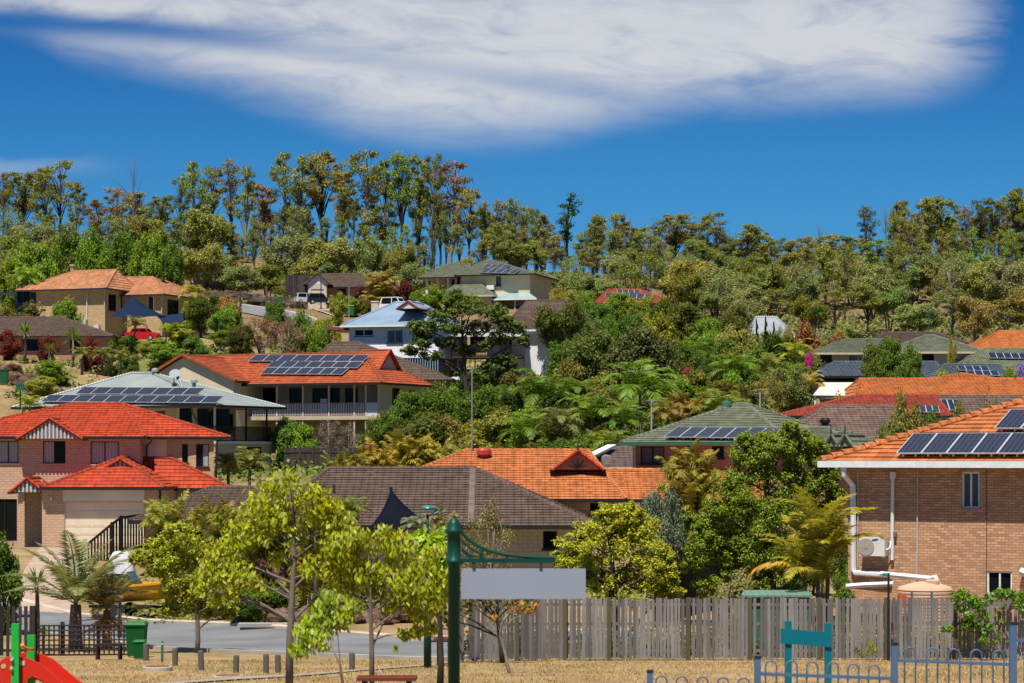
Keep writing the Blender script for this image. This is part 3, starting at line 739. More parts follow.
H = stdhouse('slate_gable_house', 'slate blue roof with a block of bright blue solar panels at right', 932, 1012, 379.5, 9, 945, 1012, 364.5, 189, 2.8, tile((.10,.125,.155)), paint((.22,.2,.2)), CHAR, front=[(1000,1008,382,388,'dark')])
H.solar(H.faces[0], 4, (968,375), (1000,375.5), (974,370.5)); H.solar(H.faces[0], 4, (959,370.2), (990,370.6), (964,365.8))
stdhouse('far_brown_house', 'far low brown roof in front of the right hand forest', 872, 972, 343.5, 11, 885, 935, 332.5, 245, 2.6, BROWN2, REDB, CHAR)
stdhouse('orange_edge_house', 'orange tiled roof at the right edge, below the forest', 972, 1085, 349, 12, 1000, 1060, 331, 228, 2.6, ORANGE2, TANB, CREAMG)
H = stdhouse('long_orange_house', 'long bright orange tiled roof stretching to the right edge, behind a white awning', 857, 1075, 395, 10, 860, 1060, 379, 165, 2.7, ORANGE2, TANB, CREAMG, front=[(900,930,398,408,'dark')])
H.roof([(V3((H.X(925,5.2),5.2,H.Z(380,y=5.2))), V3((H.X(1005,5.2),5.2,H.Z(380,y=5.2))), V3((H.X(962,8.5),8.5,H.Z(373.8,y=8.5))), V3((H.X(962,8.5),8.5,H.Z(373.8,y=8.5))))], ORANGE2, ORANGE2, name='rear_roof', soffit=False)
H.part('antenna', plain((.3,.3,.3), .4, .6), lambda m: (m.tube([(H.X(917),0,H.Z(395)),(H.X(917),0,H.Z(386)),(H.X(931),0,H.Z(385.5))], .025, 5)))
# white awning
H = House('white_awning', 'flat white awning roof at the left end of the long orange roof', 'awning', 838, 409, 171)
H.part('awning_roof', paint((.60,.57,.52), .5), lambda m: m.add([(H.X(813),0,H.Z(395)),(H.X(858),0,H.Z(395.5)),(H.X(861,6),6,H.Z(382.3,y=6)),(H.X(823,6),6,H.Z(382.3,y=6)),(H.X(813),0,H.Z(395.6)),(H.X(858),0,H.Z(396.1)),(H.X(861,6),6,H.Z(382.9,y=6)),(H.X(823,6),6,H.Z(382.9,y=6))], [(0,1,2,3),(7,6,5,4),(0,4,5,1),(1,5,6,2),(2,6,7,3),(3,7,4,0)]))
for u, y in ((815,.2),(856,.2),(824,5.8),(859,5.8)): H.part('awning_post', WHITEG, lambda m: m.box(H.X(u,y)-.05, H.X(u,y)+.05, y-.05, y+.05, -1, H.Z(395.5)+(.9 if y > 3 else -.02)))
H.part('awning_wall', paint((.55,.42,.3)), lambda m: m.box(H.X(820), H.X(856), 4.5, 4.7, -2, H.Z(397)))
# brown and maroon roofs
H = stdhouse('maroon_roof_house', 'maroon tiled roof behind the brown one, right of the green roofed brick house', 782, 952, 416, 11, 858, 936, 395.5, 150, 2.7, MAROON, REDB, CHAR)
H.solar(H.faces[0], 3, (920,412), (940,412.5), (923,405.5))
H = stdhouse('mauve_roof_house', 'mauve brown tiled roof seen between the green roof and the thin bushy tree', 776, 935, 446, 12, 826, 892, 406, 139, 2.6, tile((.20,.13,.105)), REDB, CHAR)
for u, v in ((825,427),):
    p = H.hit(u, v, *H.faces[0][:2], H.faces[0][3]); H.part('roof_vent', metal_paint((.015,.015,.018)), lambda m: m.lathe(p-V3((0,0,.1)), [(.2,0),(.2,.3),(.32,.35),(.34,.5),(.2,.65)], 10))
H.solar(H.faces[0], 3, (853,445), (866,445.5), (855,439))
H = stdhouse('taupe_roof_house', 'long taupe tiled roof with a small solar array below the long orange roof', 915, 1090, 425, 9, 925, 1080, 396, 152, 2.6, tile((.17,.115,.095)), REDB, CHAR)
H.solar(H.faces[0], 4, (938,410), (962,410.5), (941,399.5))

# ---- green roofed brick house in the middle
H = stdhouse('green_roof_brick_house', 'red brick house with green tiled pyramid roof and a row of eight solar panels', 620, 792, 442.5, 13, 738, 746, 404, 119, 2.7, GREENT2, REDB, GREENG, front=[(640.5,664.5,446.5,463.5,'grey black'),(686,694,446,456,'dark black none'),(712,724,446,458,'dark black none')], down=5, uc=714, rz=-22)
H.solar(H.faces[0], 8, (664,437), (786,438.5), (671,427))
H.pipe([(H.X(634.5),-.12,H.Z(443)),(H.X(634.5),-.12,H.Z(475))], .06, CREAMG)
x0, x1, ze, *_ = H.e
H.hip(H.X(780,-1.5), H.X(852,-1.5), -1.5, 8, H.Z(446,H.X(815,-1.5),-1.5), H.X(790,3), H.X(828,3), H.Z(428,H.X(810,3),3), GREENT2, GREENG, ry=3, name='wing_roof')
H.block(H.X(800,-.9), H.X(846,-.9), -.9, 7, -3, H.Z(446,y=-.9), REDB, name='wing_wall')
for u in (833,847):
    H.gabley(H.X(u-2,-2.2), .42, -2.2, 1.5, H.Z(447,y=-2.2), H.Z(435.5,y=-2.2), GREENT2, GREENG, infill=paint((.20,.22,.17)), recess=.04)
    H.part('finial', plain((.04,.03,.03)), lambda m: m.tube([(H.X(u-2,-2.2),-2.2,H.Z(437,y=-2.2)),(H.X(u-2,-2.2),-2.2,H.Z(430,y=-2.2)),(H.X(u-2,-2.2),-2.2,H.Z(424,y=-2.2))], [.05,.04,.01], 5))
H.part('roof_vent', metal_paint((.03,.13,.07)), lambda m: m.lathe((H.X(727,6),6,H.Z(408,y=6)-.2), [(.16,0),(.16,.25),(.3,.3),(.26,.5),(.1,.6)], 10))
# little mauve tiled roof with white verge and dish
H = stdhouse('mauve_shed_house', 'small mauve tiled roof with white verge and dish, left of the green roofed brick house', 590, 640, 468, 7, 606, 655, 448, 126, 2.6, tile((.17,.12,.11)), REDB, WHITEG, down=5)
H.part('white_verge', paint((.75,.75,.76)), lambda m: m.bar((H.X(588),-.6,H.Z(457)), (H.X(612,3),3,H.Z(445.5,y=3)), .5, .12))
H.part('skylight', glass((.05,.06,.09)), lambda m: m.bar((H.X(591),-.75,H.Z(458.5)), (H.X(610,2.8),2.8,H.Z(449,y=2.8)), .22, .1))
p = V3((H.X(606.5,-.8),-.8,H.Z(459,y=-.8)))
H.part('satellite_dish', metal_paint((.45,.5,.52)), lambda m: m.extrude([(.26*math.cos(a)*1.05,.2*math.sin(a)) for a in [i*math.pi/8 for i in range(16)]], (1,0,0), (0,-.3,1), p, (0,.06,.02)))

# ---- orange and brown roofs, centre
H = stdhouse('orange_roof_house', 'wide orange tiled roof with a small gablet and red vent, behind the brown roof', 345, 626, 499.5, 12, 466, 588, 450.5, 114, 2.6, ORANGE, PINKB, CHAR, uc=560, front=[(640,660,503,515,'dark'),(590,600,503,515,'dark')], down=4)
f = H.faces[0]
yg = 2.2; H.gabley(H.X(578,yg), 25.5/20.6, yg, 5.4, H.Z(470,y=yg), H.Z(451,y=yg), ORANGE, CHAR, infill=paint((.42,.25,.18)), recess=.3, barge=tile((.42,.06,.03)))
for a in (R(20),R(55),R(90),R(125),R(160)): H.part('gable_spoke', paint((.05,.04,.04)), lambda m: m.bar((H.X(578,yg),yg+.24,H.Z(469,y=yg)), (H.X(578,yg)+.5*math.cos(a),yg+.24,H.Z(469,y=yg)+.5*math.sin(a)), .05, .03))
H.part('finial', plain((.03,.02,.02)), lambda m: m.tube([(H.X(578,yg),yg,H.Z(456,y=yg)),(H.X(578,yg),yg,H.Z(449,y=yg)),(H.X(578,yg),yg,H.Z(442,y=yg))], [.05,.05,.015], 6))
p = H.hit(484, 457.5, f[0], f[1], f[3]); H.part('roof_vent', metal_paint((.40,.045,.03)), lambda m: m.lathe(p-V3((0,0,.15)), [(.2,0),(.2,.22),(.38,.3),(.38,.5),(.3,.6),(.1,.64)], 12))
p = H.hit(472, 452, f[0], f[1], f[3]); H.part('antenna_mast', plain((.35,.36,.38), .4, .5), lambda m: m.tube([p, p+V3((0,0,3.6)), p+V3((0,0,4.25))], [.035,.03,.06], 6))
H.roof([(V3((H.X(600,.4),.4,H.Z(500))), V3((H.X(770,.4),.4,H.Z(500))), V3((H.X(755,5),5,H.Z(470,y=5))), V3((H.X(600,5),5,H.Z(470,y=5))))], ORANGE, CHAR, name='wing_roof', soffit=False)
H = stdhouse('brown_tile_house', 'large dark brown tiled roof in centre with a cream brick wall below its right end', 255, 596, 526, 14, 330, 474, 468.5, 99, 2.5, BROWN, CREAMB, CHAR, uc=430, front=[(543,557,531,549,'dark'),(575,588,534,548,'dark')], down=3)
f = H.faces[0]
H.part('roof_cap', tile((.17,.13,.11)), lambda m: m.bar(H.hit(471,525,f[0],f[1],f[3])+V3((0,0,.08)), H.hit(473,470,f[0],f[1],f[3])+V3((0,0,.06)), .27, .08))
p = H.hit(334, 494, f[0], f[1], f[3]); H.part('vent_pipe', plain((.03,.03,.03)), lambda m: m.tube([p, p+V3((0,0,.4))], .06, 6))
H = stdhouse('low_brown_house', 'lower brown tiled roof beside the red house garage, behind golden palms', 130, 330, 521, 12, 212, 330, 487.5, 112, 2.5, BROWN2, REDB, CHAR, uc=240, down=3)

# ---- near brick house at the right
def near_house():
    H = House('near_brick_house', 'two storey red brown brick house with orange roof and solar panels, nearest at right', 'house', 900, 632, 75, -28)
    X, Z = H.X, H.Z; k = 32.
    ze = Z(462); x0 = X(848); x1 = x0+20.5
    wl = metal_paint((.72,.76,.80))
    H.block(x0, x1, 0, 11, 0, ze+.05, NBRICK, front=[H.fo(962,979.5,472,508,'blue white red two'), H.fo(987,1012,571,594,'dark white none')], down=2, sides='fr')
    H.part('end_wall', NBRICK, lambda m: H.wall(m, (x0,11), (x0,0), -2, ze+.05))
    A, B = V3((X(821,-.65),-.65,ze)), V3((X(821,-.65)+22,-.65,ze))
    zr = ze+2.62; L, T = V3((A.x+6.85,6.2,zr)), V3((B.x-6.85,6.2,zr)); C, Dk = V3((B.x,13.05,ze)), V3((A.x,13.05,ze))
    # the slope: left hip climbs from the near left corner past the right edge of the picture
    fs = [(A,B,T,L), (B,C,T,T), (C,Dk,L,T), (Dk,A,L,L)]
    H.roof(fs, ORANGE, wl, gh=.2, capr=.12, step=.36)
    H.part('verge_tiles', ORANGE, lambda m: [m.tube([lerp(A,L,i/26)+V3((0,0,.05)), lerp(A,L,(i+.98)/26)+V3((0,0,.03))], [.15,.11], 7) for i in range(26)])
    f = fs[0]
    H.solar(f, 6, (896,453.5), (1049,453.5), (921,433.5)); H.solar(f, 3, (994,428.5), (1074,429), (1024,409.5))
    W = paint((.70,.72,.74), .4)
    H.pipe([(X(844,-.6),-.65,ze-.15),(X(844,-.6),-.62,ze-.4),(X(853,-.1),-.1,ze-.75),(X(853.5,-.1),-.1,Z(571)),(X(855,-.1),-.14,Z(573.5)),(X(893),-.16,Z(575))], .09, W)
    H.pipe([(X(893.5),-.08,Z(472)),(X(893),-.08,Z(560))], .055, W); H.part('pipe_head', W, lambda m: m.box(X(891.5), X(896.5), -.16, -.03, Z(479), Z(472)))
    H.pipe([(X(918),-.05,Z(470)),(X(917.5),-.05,Z(577))], .022, paint((.5,.47,.45)), 'conduit'); H.pipe([(X(858.5),-.05,Z(472)),(X(858.5),-.05,Z(568))], .018, paint((.5,.47,.45)), 'conduit')
    H.pipe([(X(986.5),-.02,Z(470)),(X(986.5),-.02,Z(600))], .012, paint((.16,.09,.06)), 'control_joint')
    H.pipe([(X(1022),-.2,Z(568)),(X(1030),-.2,Z(571))], .12, W, 'stub_pipe'); H.part('window_hood', paint((.7,.66,.6)), lambda m: m.box(X(1010), X(1050), -.2, 0, Z(592), Z(590)))
    H.part('meter_box', paint((.2,.15,.12)), lambda m: m.box(X(894.5), X(897), -.12, 0, Z(537), Z(532)))
    # air conditioner on brackets
    ya = -.08
    def ac(m):
        m.box(X(864), X(889), ya-.34, ya, Z(556), Z(537.5))
    a = H.part('air_conditioner', paint((.66,.65,.62), .4), ac)
    H.part('fan_grille', paint((.36,.33,.28)), lambda m: (m.extrude([(.27*math.cos(t*math.pi/10),.27*math.sin(t*math.pi/10)) for t in range(20)], (1,0,0), (0,0,1), (X(870.5),ya-.36,Z(547)), (0,.02,0)), [m.extrude([(r*math.cos(t*math.pi/8),r*math.sin(t*math.pi/8)) for t in range(16)], (1,0,0), (0,0,1), (X(870.5),ya-.37,Z(547)), (0,.008,0)) for r in (.07,)]), a)
    def badge(m): m.extrude([(.11*math.cos(t*math.pi/9),.026*math.sin(t*math.pi/9)+.02*math.cos(t*math.pi/9)) for t in range(18)], (1,0,0), (0,0,1), (X(879.5),ya-.35,Z(539.7)), (0,.006,0))
    H.part('badge', paint((.02,.06,.30)), badge, a)
    H.part('bracket', WHITEG, lambda m: [m.box(X(u)-.02, X(u)+.02, ya-.3, ya+.08, Z(557.5), Z(556)) for u in (867,886)], a)
    H.pipe([(X(889),-.25,Z(550)),(X(892),-.2,Z(548)),(X(892),-.1,Z(541))], .03, W, 'refrigerant_pipe')
    # rain pipes over the tank
    H.pipe([(X(886),-.5,Z(573.5)),(X(938),-.75,Z(576.5)),(X(943),-.8,Z(574.5)),(X(946.5),-.8,Z(582))], .085, W, 'rain_pipe'); H.pipe([(X(852),-.5,Z(587)),(X(870),-.5,Z(585)),(X(900),-.6,Z(583))], .085, W, 'rain_pipe')
    H.part('pipe_joint', paint((.02,.22,.18)), lambda m: m.box(X(889), X(900), -.62, -.42, Z(575.5), Z(572.5)))
    for x, y in ((x0,-2),(x1,-2),(x0,11),(x1,11)):
        w = H.loc+H.ex*x+H.ey*y; CTRL.append((w.x, w.y, w.z-.02))
    return H
HN = near_house()
# rain water tank: ribbed, beside the wall
t = empty('water_tank', P(925, 636, 73.3), 'peach coloured plastic rain water tank against the near brick house', 'water tank')
tm = paint((.60,.40,.28), .6); prof = [(.85,0)]
for i in range(14): prof += [(.85,.1*i+.01),(.85,.1*i+.06),(.82,.1*i+.08)]
prof += [(.85,1.42),(.8,1.5),(.4,1.62),(.2,1.66)]
MB().lathe((0,0,0), prof, 28).build('tank_body', tm, t)
MB().lathe((.2,-.2,1.6), [(.22,0),(.22,.1),(.18,.13)], 14).build('tank_lid', tm, t)
m = MB(); m.box(-.95, -.72, -1.0, -.7, .9, 1.3); m.build('pump_cover', paint((.6,.07,.035)), t)
m = MB(); [m.box(x-.03, x+.03, -.93, -.86, .3, 1.42) for x in (-.55, .05)]; m.build('tank_strap', paint((.1,.13,.2)), t)
# ------------------------------------------------------------------ terrain
def cp(u, v, D): p = P(u, v, D); CTRL.append((p.x, p.y, p.z))
def cz(u, D, z): CTRL.append(((u-512)*D/F, D, z+(HZ-595)*D/F+HC-1.7))
for y in (5, 18, 32, 46, 57):
    for x in (-24, -8, 8, 24): CTRL.append((x, y, (HZ-595)*y/F+HC-1.7))
for u, D, z in ((460,58,0),(560,62.5,0),(700,62.5,0),(850,62.5,0),(1024,62.5,0),(440,66,.05),(300,73,.12),(150,82,.3),(50,92,.8),(-60,98,1.0),
                (440,61,0),(300,66.5,0),(150,73,.02),(60,80,.2),(430,76,.4),(300,84,.75),(200,93,.7),(120,98,.75),(-80,86,.3),(-80,70,0.),(520,70,.1),
                (560,90,1.8),(640,78,.4),(720,86,1.2),(700,72,.15),(850,68,.05),(1000,68,.05),(1150,70,.1),
                (60,104,2.0),(40,115,3.2),(90,122,3.9),(10,125,4.2),(150,128,4.4),(200,125,3.6),
                (0,300,38),(0,360,54),(-200,300,38),(-200,360,53),(200,290,37),(100,320,44),(200,360,53),(300,322,43),(350,360,52),(500,330,46),(500,365,50),
                (650,312,39.5),(650,365,49.5),(800,282,33),(800,320,41),(800,365,49),(1000,277,31.5),(1000,320,41),(1000,365,50),(1200,277,31),(1200,365,50),
                (0,430,50),(300,430,49),(600,430,45),(1000,430,46),(700,260,28.5),(700,220,21.5),(700,180,14.5),(600,200,17.5),(560,170,12),(480,150,8.5),(700,150,8.5),(300,150,7.),(250,235,24),(230,262,30),
                (1200,120,5),(1200,200,18),(-200,150,6),(-200,220,20),(1000,110,3.),(30,200,17.5),(100,215,20)):
    cz(u, D, z)
for q in ((52,383,191),(43,397,184),(82,373,196),(104,374,196),(120,372,194),(25,363,212),(73,361,212),(8,358,214),(92,354,214),(20,387,178),(165,367,218),(228,314,262),(262,354,228),(203,336,242),(190,340,240),(150,362,220),(146,341,233),(130,342,233)): cp(*q)
# the hilltop street
ST = [(238,305,292),(275,310,284),(305,316,276),(322,324,268)]
for u, v, D in ST: cp(u, v, D)
_c = np.array(CTRL, dtype=float)
_c = _c[np.unique(np.round(_c[:, :2]/1.5), axis=0, return_index=True)[1]]
_d = np.hypot(_c[:,None,0]-_c[None,:,0], _c[:,None,1]-_c[None,:,1])
_n = len(_c); _A = np.zeros((_n+3, _n+3)); _A[:_n,:_n] = _d - np.eye(_n)*.6
_A[:_n,_n] = 1; _A[:_n,_n+1:] = _c[:,:2]; _A[_n:,:_n] = _A[:_n,_n:].T
_w = np.linalg.solve(_A, np.concatenate([_c[:,2], [0,0,0]]))
def GZ(x, y):
    x = np.atleast_1d(np.asarray(x, float)); y = np.atleast_1d(np.asarray(y, float))
    xc = np.clip(x, -150, 150); yc = np.clip(y, 2, 470)
    out = np.empty(xc.shape)
    for i in range(0, len(xc), 20000):
        a, b = xc[i:i+20000], yc[i:i+20000]
        out[i:i+20000] = np.hypot(a[:,None]-_c[None,:,0], b[:,None]-_c[None,:,1]) @ _w[:_n] + _w[_n] + _w[_n+1]*a + _w[_n+2]*b
    ox = np.clip((np.abs(x)-150)/300, 0, 1); oy = np.clip(np.maximum(y-470, -y)/500, 0, 1)
    f = 1-np.maximum(ox, oy); f = f*f*(3-2*f)
    return out*f
def gz(x, y): return float(GZ(x, y)[0])
def ground_mat():
    t = NT('dry ground'); o = t.coord(); sp = t.node('ShaderNodeSeparateXYZ'); t.link(o, sp.inputs[0])
    big = t.noise(o, .055, 5, .6); mid = t.noise(o, .45, 5, .62); fin = t.noise(o, 7, 4, .7); ff = t.noise(o, 34, 2)
    dry = t.mix(t.ramp(mid, .38, .64), (.41,.30,.16), (.25,.165,.08))
    dry = t.mix(t.ramp(fin, .42, .7, 0, .7), dry, (.20,.125,.055))
    dry = t.mix(t.ramp(ff, .55, .75, 0, .5), dry, (.50,.37,.20))
    grn = t.mix(t.ramp(fin, .35, .65), (.09,.115,.025), (.20,.18,.06))
    park = t.mix(t.ramp(t.noise(o, .22, 4, .6), .52, .68, 0, .8), dry, grn)
    sub = t.mix(t.ramp(big, .42, .6), park, grn)
    lit = t.mix(t.ramp(mid, .35, .65), (.16,.105,.06), (.26,.18,.10)); lit = t.mix(t.ramp(fin, .45, .7, 0, .7), lit, (.09,.085,.035))
    col = t.mix(t.ramp(sp.outputs[1], 92, 112), park, sub); col = t.mix(t.ramp(sp.outputs[1], 255, 275), col, lit)
    t.bump(t.math('ADD', fin, ff), .7, .05)
    return t.set(.95, spec=.1, color=col)
def grid_terrain():
    xs = np.concatenate([[-4000,-1500,-700,-400,-250,-180], np.arange(-140,-60,4.), np.arange(-60,60,1.6), np.arange(60,141,4.), [180,250,400,700,1500,4000]])
    ys = np.concatenate([[-3000,-800,-300,-100,-30,-8], np.arange(0,110,1.5), np.arange(110,400,2.2), np.arange(402,480,6), [520,600,700,850,1100,1800,3500,7000]])
    Xg, Yg = np.meshgrid(xs, ys); Z = GZ(Xg.ravel(), Yg.ravel())
    nx, ny = len(xs), len(ys); v = np.stack([Xg.ravel(), Yg.ravel(), Z], 1)
    i = np.arange(nx*ny).reshape(ny, nx); f = np.stack([i[:-1,:-1], i[:-1,1:], i[1:,1:], i[1:,:-1]], -1).reshape(-1, 4)
    me = bpy.data.meshes.new('ground'); me.from_pydata(v.tolist(), [], f.tolist()); me.materials.append(ground_mat())
    me.polygons.foreach_set('use_smooth', [True]*len(f))
    setp(link_mesh('ground', me), kind='structure')
grid_terrain()

# ------------------------------------------------------------------ roads, kerbs, paths
def catmull(pts, n=14):
    out = []; q = [pts[0]]+list(pts)+[pts[-1]]
    for i in range(1, len(q)-2):
        for k in range(n):
            t = k/n; a, b, c, d = (np.array(q[i+j], float) for j in (-1,0,1,2))
            out.append(.5*((2*b)+(-a+c)*t+(2*a-5*b+4*c-d)*t*t+(-a+3*b-3*c+d)*t**3))
    out.append(np.array(q[-2], float)); return out
def ribbon(name, left, right, dz, mat, kind='structure', m=5):
    mb = MB(); vs = []
    for a, b in zip(left, right):
        for j in range(m+1):
            p = a+(b-a)*j/m; vs.append((p[0], p[1], gz(p[0], p[1])+dz))
    fs = [(i*(m+1)+j, i*(m+1)+j+1, (i+1)*(m+1)+j+1, (i+1)*(m+1)+j) for i in range(len(left)-1) for j in range(m)]
    mb.add(vs, fs, None)
    if fs:
        a, b, c = (Vector(vs[k]) for k in fs[0][:3])
        if (b-a).cross(c-a).z < 0: mb.f = [f[::-1] for f in mb.f]
    return setp(mb.build(name, mat, smooth=True), kind=kind)
def kerb(name, line, w, h, mat, side=1, dz=.05):
    mb = MB(); vs = []
    for i, p in enumerate(line):
        d = line[min(i+1, len(line)-1)]-line[max(i-1, 0)]; d = d/np.hypot(*d); n = np.array([-d[1], d[0]])*side
        z = gz(*p)
        for o, q in ((0,-.1),(0,dz+h*.7),(.05,dz+h),(w,dz+h),(w,-.1)): r = p+n*o; vs.append((r[0], r[1], z+q))
    fs = [(i*5+j, i*5+j+1, (i+1)*5+j+1, (i+1)*5+j) for i in range(len(line)-1) for j in range(4)]
    mb.add(vs, fs); return setp(mb.build(name, mat), kind='structure')
def asphalt():
    t = NT('asphalt'); o = t.coord(); n = t.noise(o, .35, 5, .6); f = t.noise(o, 30, 2)
    c = t.mix(t.ramp(n, .35, .7), (.12,.128,.14), (.215,.22,.225)); c = t.mix(t.ramp(f, .4, .75, 0, .5), c, (.10,.10,.11))
    t.bump(f, .3, .01); return t.set(.85, color=c)
def concrete(c=(.42,.37,.31)):
    t = NT('concrete'); o = t.coord(); n = t.noise(o, .8, 5, .65); f = t.noise(o, 18, 3)
    t.bump(f, .3, .01); return t.set(.9, color=t.mix(t.ramp(f, .5, .8, 0, .4), t.mix(t.ramp(n, .35, .7), sc3(c, .78), sc3(c, 1.1)), sc3(c, .6)))
ASP = asphalt(); CONC = concrete()
W2 = lambda u, D: np.array([(u-512)*D/F, D])
near = catmull([W2(640,68.5), W2(540,66.5), W2(440,62.3), W2(370,64), W2(300,67), W2(225,70), W2(150,74), W2(60,83), W2(-40,88), W2(-200,90)])
far = catmull([W2(640,78), W2(540,77), W2(440,73.5), W2(370,76), W2(300,80), W2(225,84.5), W2(150,90), W2(60,98), W2(-40,103), W2(-200,105)])
ribbon('road', near, far, .05, ASP, m=7)
kerb('near_kerb', near, .22, .06, CONC, 1); kerb('far_kerb', far, .28, .12, concrete((.50,.42,.33)), -1)
# driveway of the red house, another one by the boat
DRV = concrete((.42,.31,.24))
ribbon('driveway', [W2(22,98), W2(18,104), W2(24,112), W2(40,124), W2(55,134), W2(60,137)], [W2(72,97.5), W2(76,104), W2(82,112), W2(110,124), W2(135,133), W2(144,137)], .07, DRV)
ribbon('side_driveway', [W2(-80,103), W2(-60,112), W2(-40,124)], [W2(-10,101), W2(5,112), W2(5,130)], .07, DRV)
ribbon('footpath', catmull([W2(120,43), W2(215,47), W2(300,50), W2(360,53.5), W2(430,57.5), W2(445,60)]), catmull([W2(140,45), W2(235,49), W2(315,51.7), W2(372,55), W2(440,58.6), W2(462,60.5)]), .03, concrete((.31,.28,.23)), m=2)
l = [np.array(P(u, v-2.6, D)[:2]) for u, v, D in ST]; r = [np.array(P(u, v+2.6, D)[:2])-np.array([1.,7.]) for u, v, D in ST]
ribbon('hilltop_street', catmull(l, 5), catmull(r, 5), .12, ASP); kerb('hilltop_kerb', catmull(l, 5), .3, .14, concrete((.5,.42,.33)), 1)
ribbon('hilltop_driveway', [W2(318,282), W2(312,293), W2(311,297.5)], [W2(345,270), W2(330,290), W2(325,297.5)], .16, concrete((.5,.42,.36)))
# drain covers in the grass and the gutter
def disc(u, v, D, r, name, label, cat, mat, rim=None, h=.06):
    x, y = (u-512)*D/F, D; t = empty(name, (x, y, gz(x, y)), label, cat)
    MB().lathe((0,0,0), [(r,-.1),(r,h),(r*.97,h+.015),(r*.05,h+.015)], 24).build('rim', rim or CONC, t)
    MB().lathe((0,0,0), [(r*.82,h),(r*.82,h+.022),(.01,h+.024)], 24).build('lid', mat, t)
disc(157.5, 671, 54, .34, 'manhole', 'round concrete manhole collar with rusty lid in the grass near the bollards', 'manhole', oxide((.16,.07,.05),(.24,.13,.09),6), h=.09)
disc(228, 676.5, 50.2, .32, 'manhole', 'flat rusty manhole cover in the grass in front of the leaning bollards', 'manhole', oxide((.20,.07,.05),(.26,.15,.12),6), h=.01)
for u, D in ((263, 81.8), (455, 73.4)):
    x = (u-512)*D/F; t = empty('storm_drain', (x, D, gz(x, D)), 'dark kerb inlet drain %s' % ('in the far kerb right of the yellow green tree' if u < 400 else 'in the far kerb behind the green lamp post'), 'drain')
    MB().box(-.75, .75, -.36, -.06, .02, .09).build('opening', plain((.015,.015,.015)), t); MB().box(-.85, .85, -.1, .45, .0, .21).build('lintel', concrete((.36,.35,.33)), t)
# ------------------------------------------------------------------ rocks
def boulders(name, label, cat, pts, r, n, seed, mat):
    rg = random.Random(seed); mb = MB()
    for i in range(n):
        t = rg.random()*(len(pts)-1); k = int(t); a, b = pts[k], pts[k+1]; q = a+(b-a)*(t-k)
        x, y = q[0]+rg.uniform(-.5,.5), q[1]+rg.uniform(-.6,.6); s = r*rg.uniform(.6,1.35); z = gz(x, y)+rg.uniform(-.1,1.)*r
        vs = []; ph = rg.random()*6
        for j in range(5):
            for m in range(7):
                th = -1.35+2.7*j/4; a2 = 2*math.pi*m/7+ph; w = s*rg.uniform(.75,1.15)
                vs.append((x+w*1.35*math.cos(th)*math.cos(a2), y+w*math.cos(th)*math.sin(a2), z+w*.75*math.sin(th)))
        fs = [(j*7+m, j*7+(m+1)%7, (j+1)*7+(m+1)%7, (j+1)*7+m) for j in range(4) for m in range(7)]+[tuple(range(6,-1,-1)), tuple(28+m for m in range(7))]
        mb.add(vs, fs)
    return setp(mb.build(name, mat), label, cat)
RK = oxide((.035,.026,.022), (.13,.095,.075), 1.6)
boulders('rock_wall', 'dark boulder retaining wall on the dry bank left of the hilltop street', 'rock wall', [W2(196,292), W2(225,296), W2(262,297), W2(300,300)], .95, 90, 3, RK)
boulders('rock_wall', 'brown boulder wall below the small palms on the left slope', 'rock wall', [W2(-10,190), W2(40,188), W2(90,186), W2(140,190)], .6, 80, 4, oxide((.05,.035,.025),(.20,.13,.09),2))
boulders('rock_wall', 'upper row of brown boulders under the brown roofed house at left', 'rock wall', [W2(0,207), W2(60,205), W2(110,204)], .6, 45, 5, oxide((.05,.035,.025),(.20,.13,.09),2))
boulders('garden_rocks', 'small brown rocks edging the garden across the road', 'rocks', [W2(270,86), W2(330,84), W2(400,82)], .3, 45, 6, oxide((.06,.04,.03),(.22,.14,.1),4))
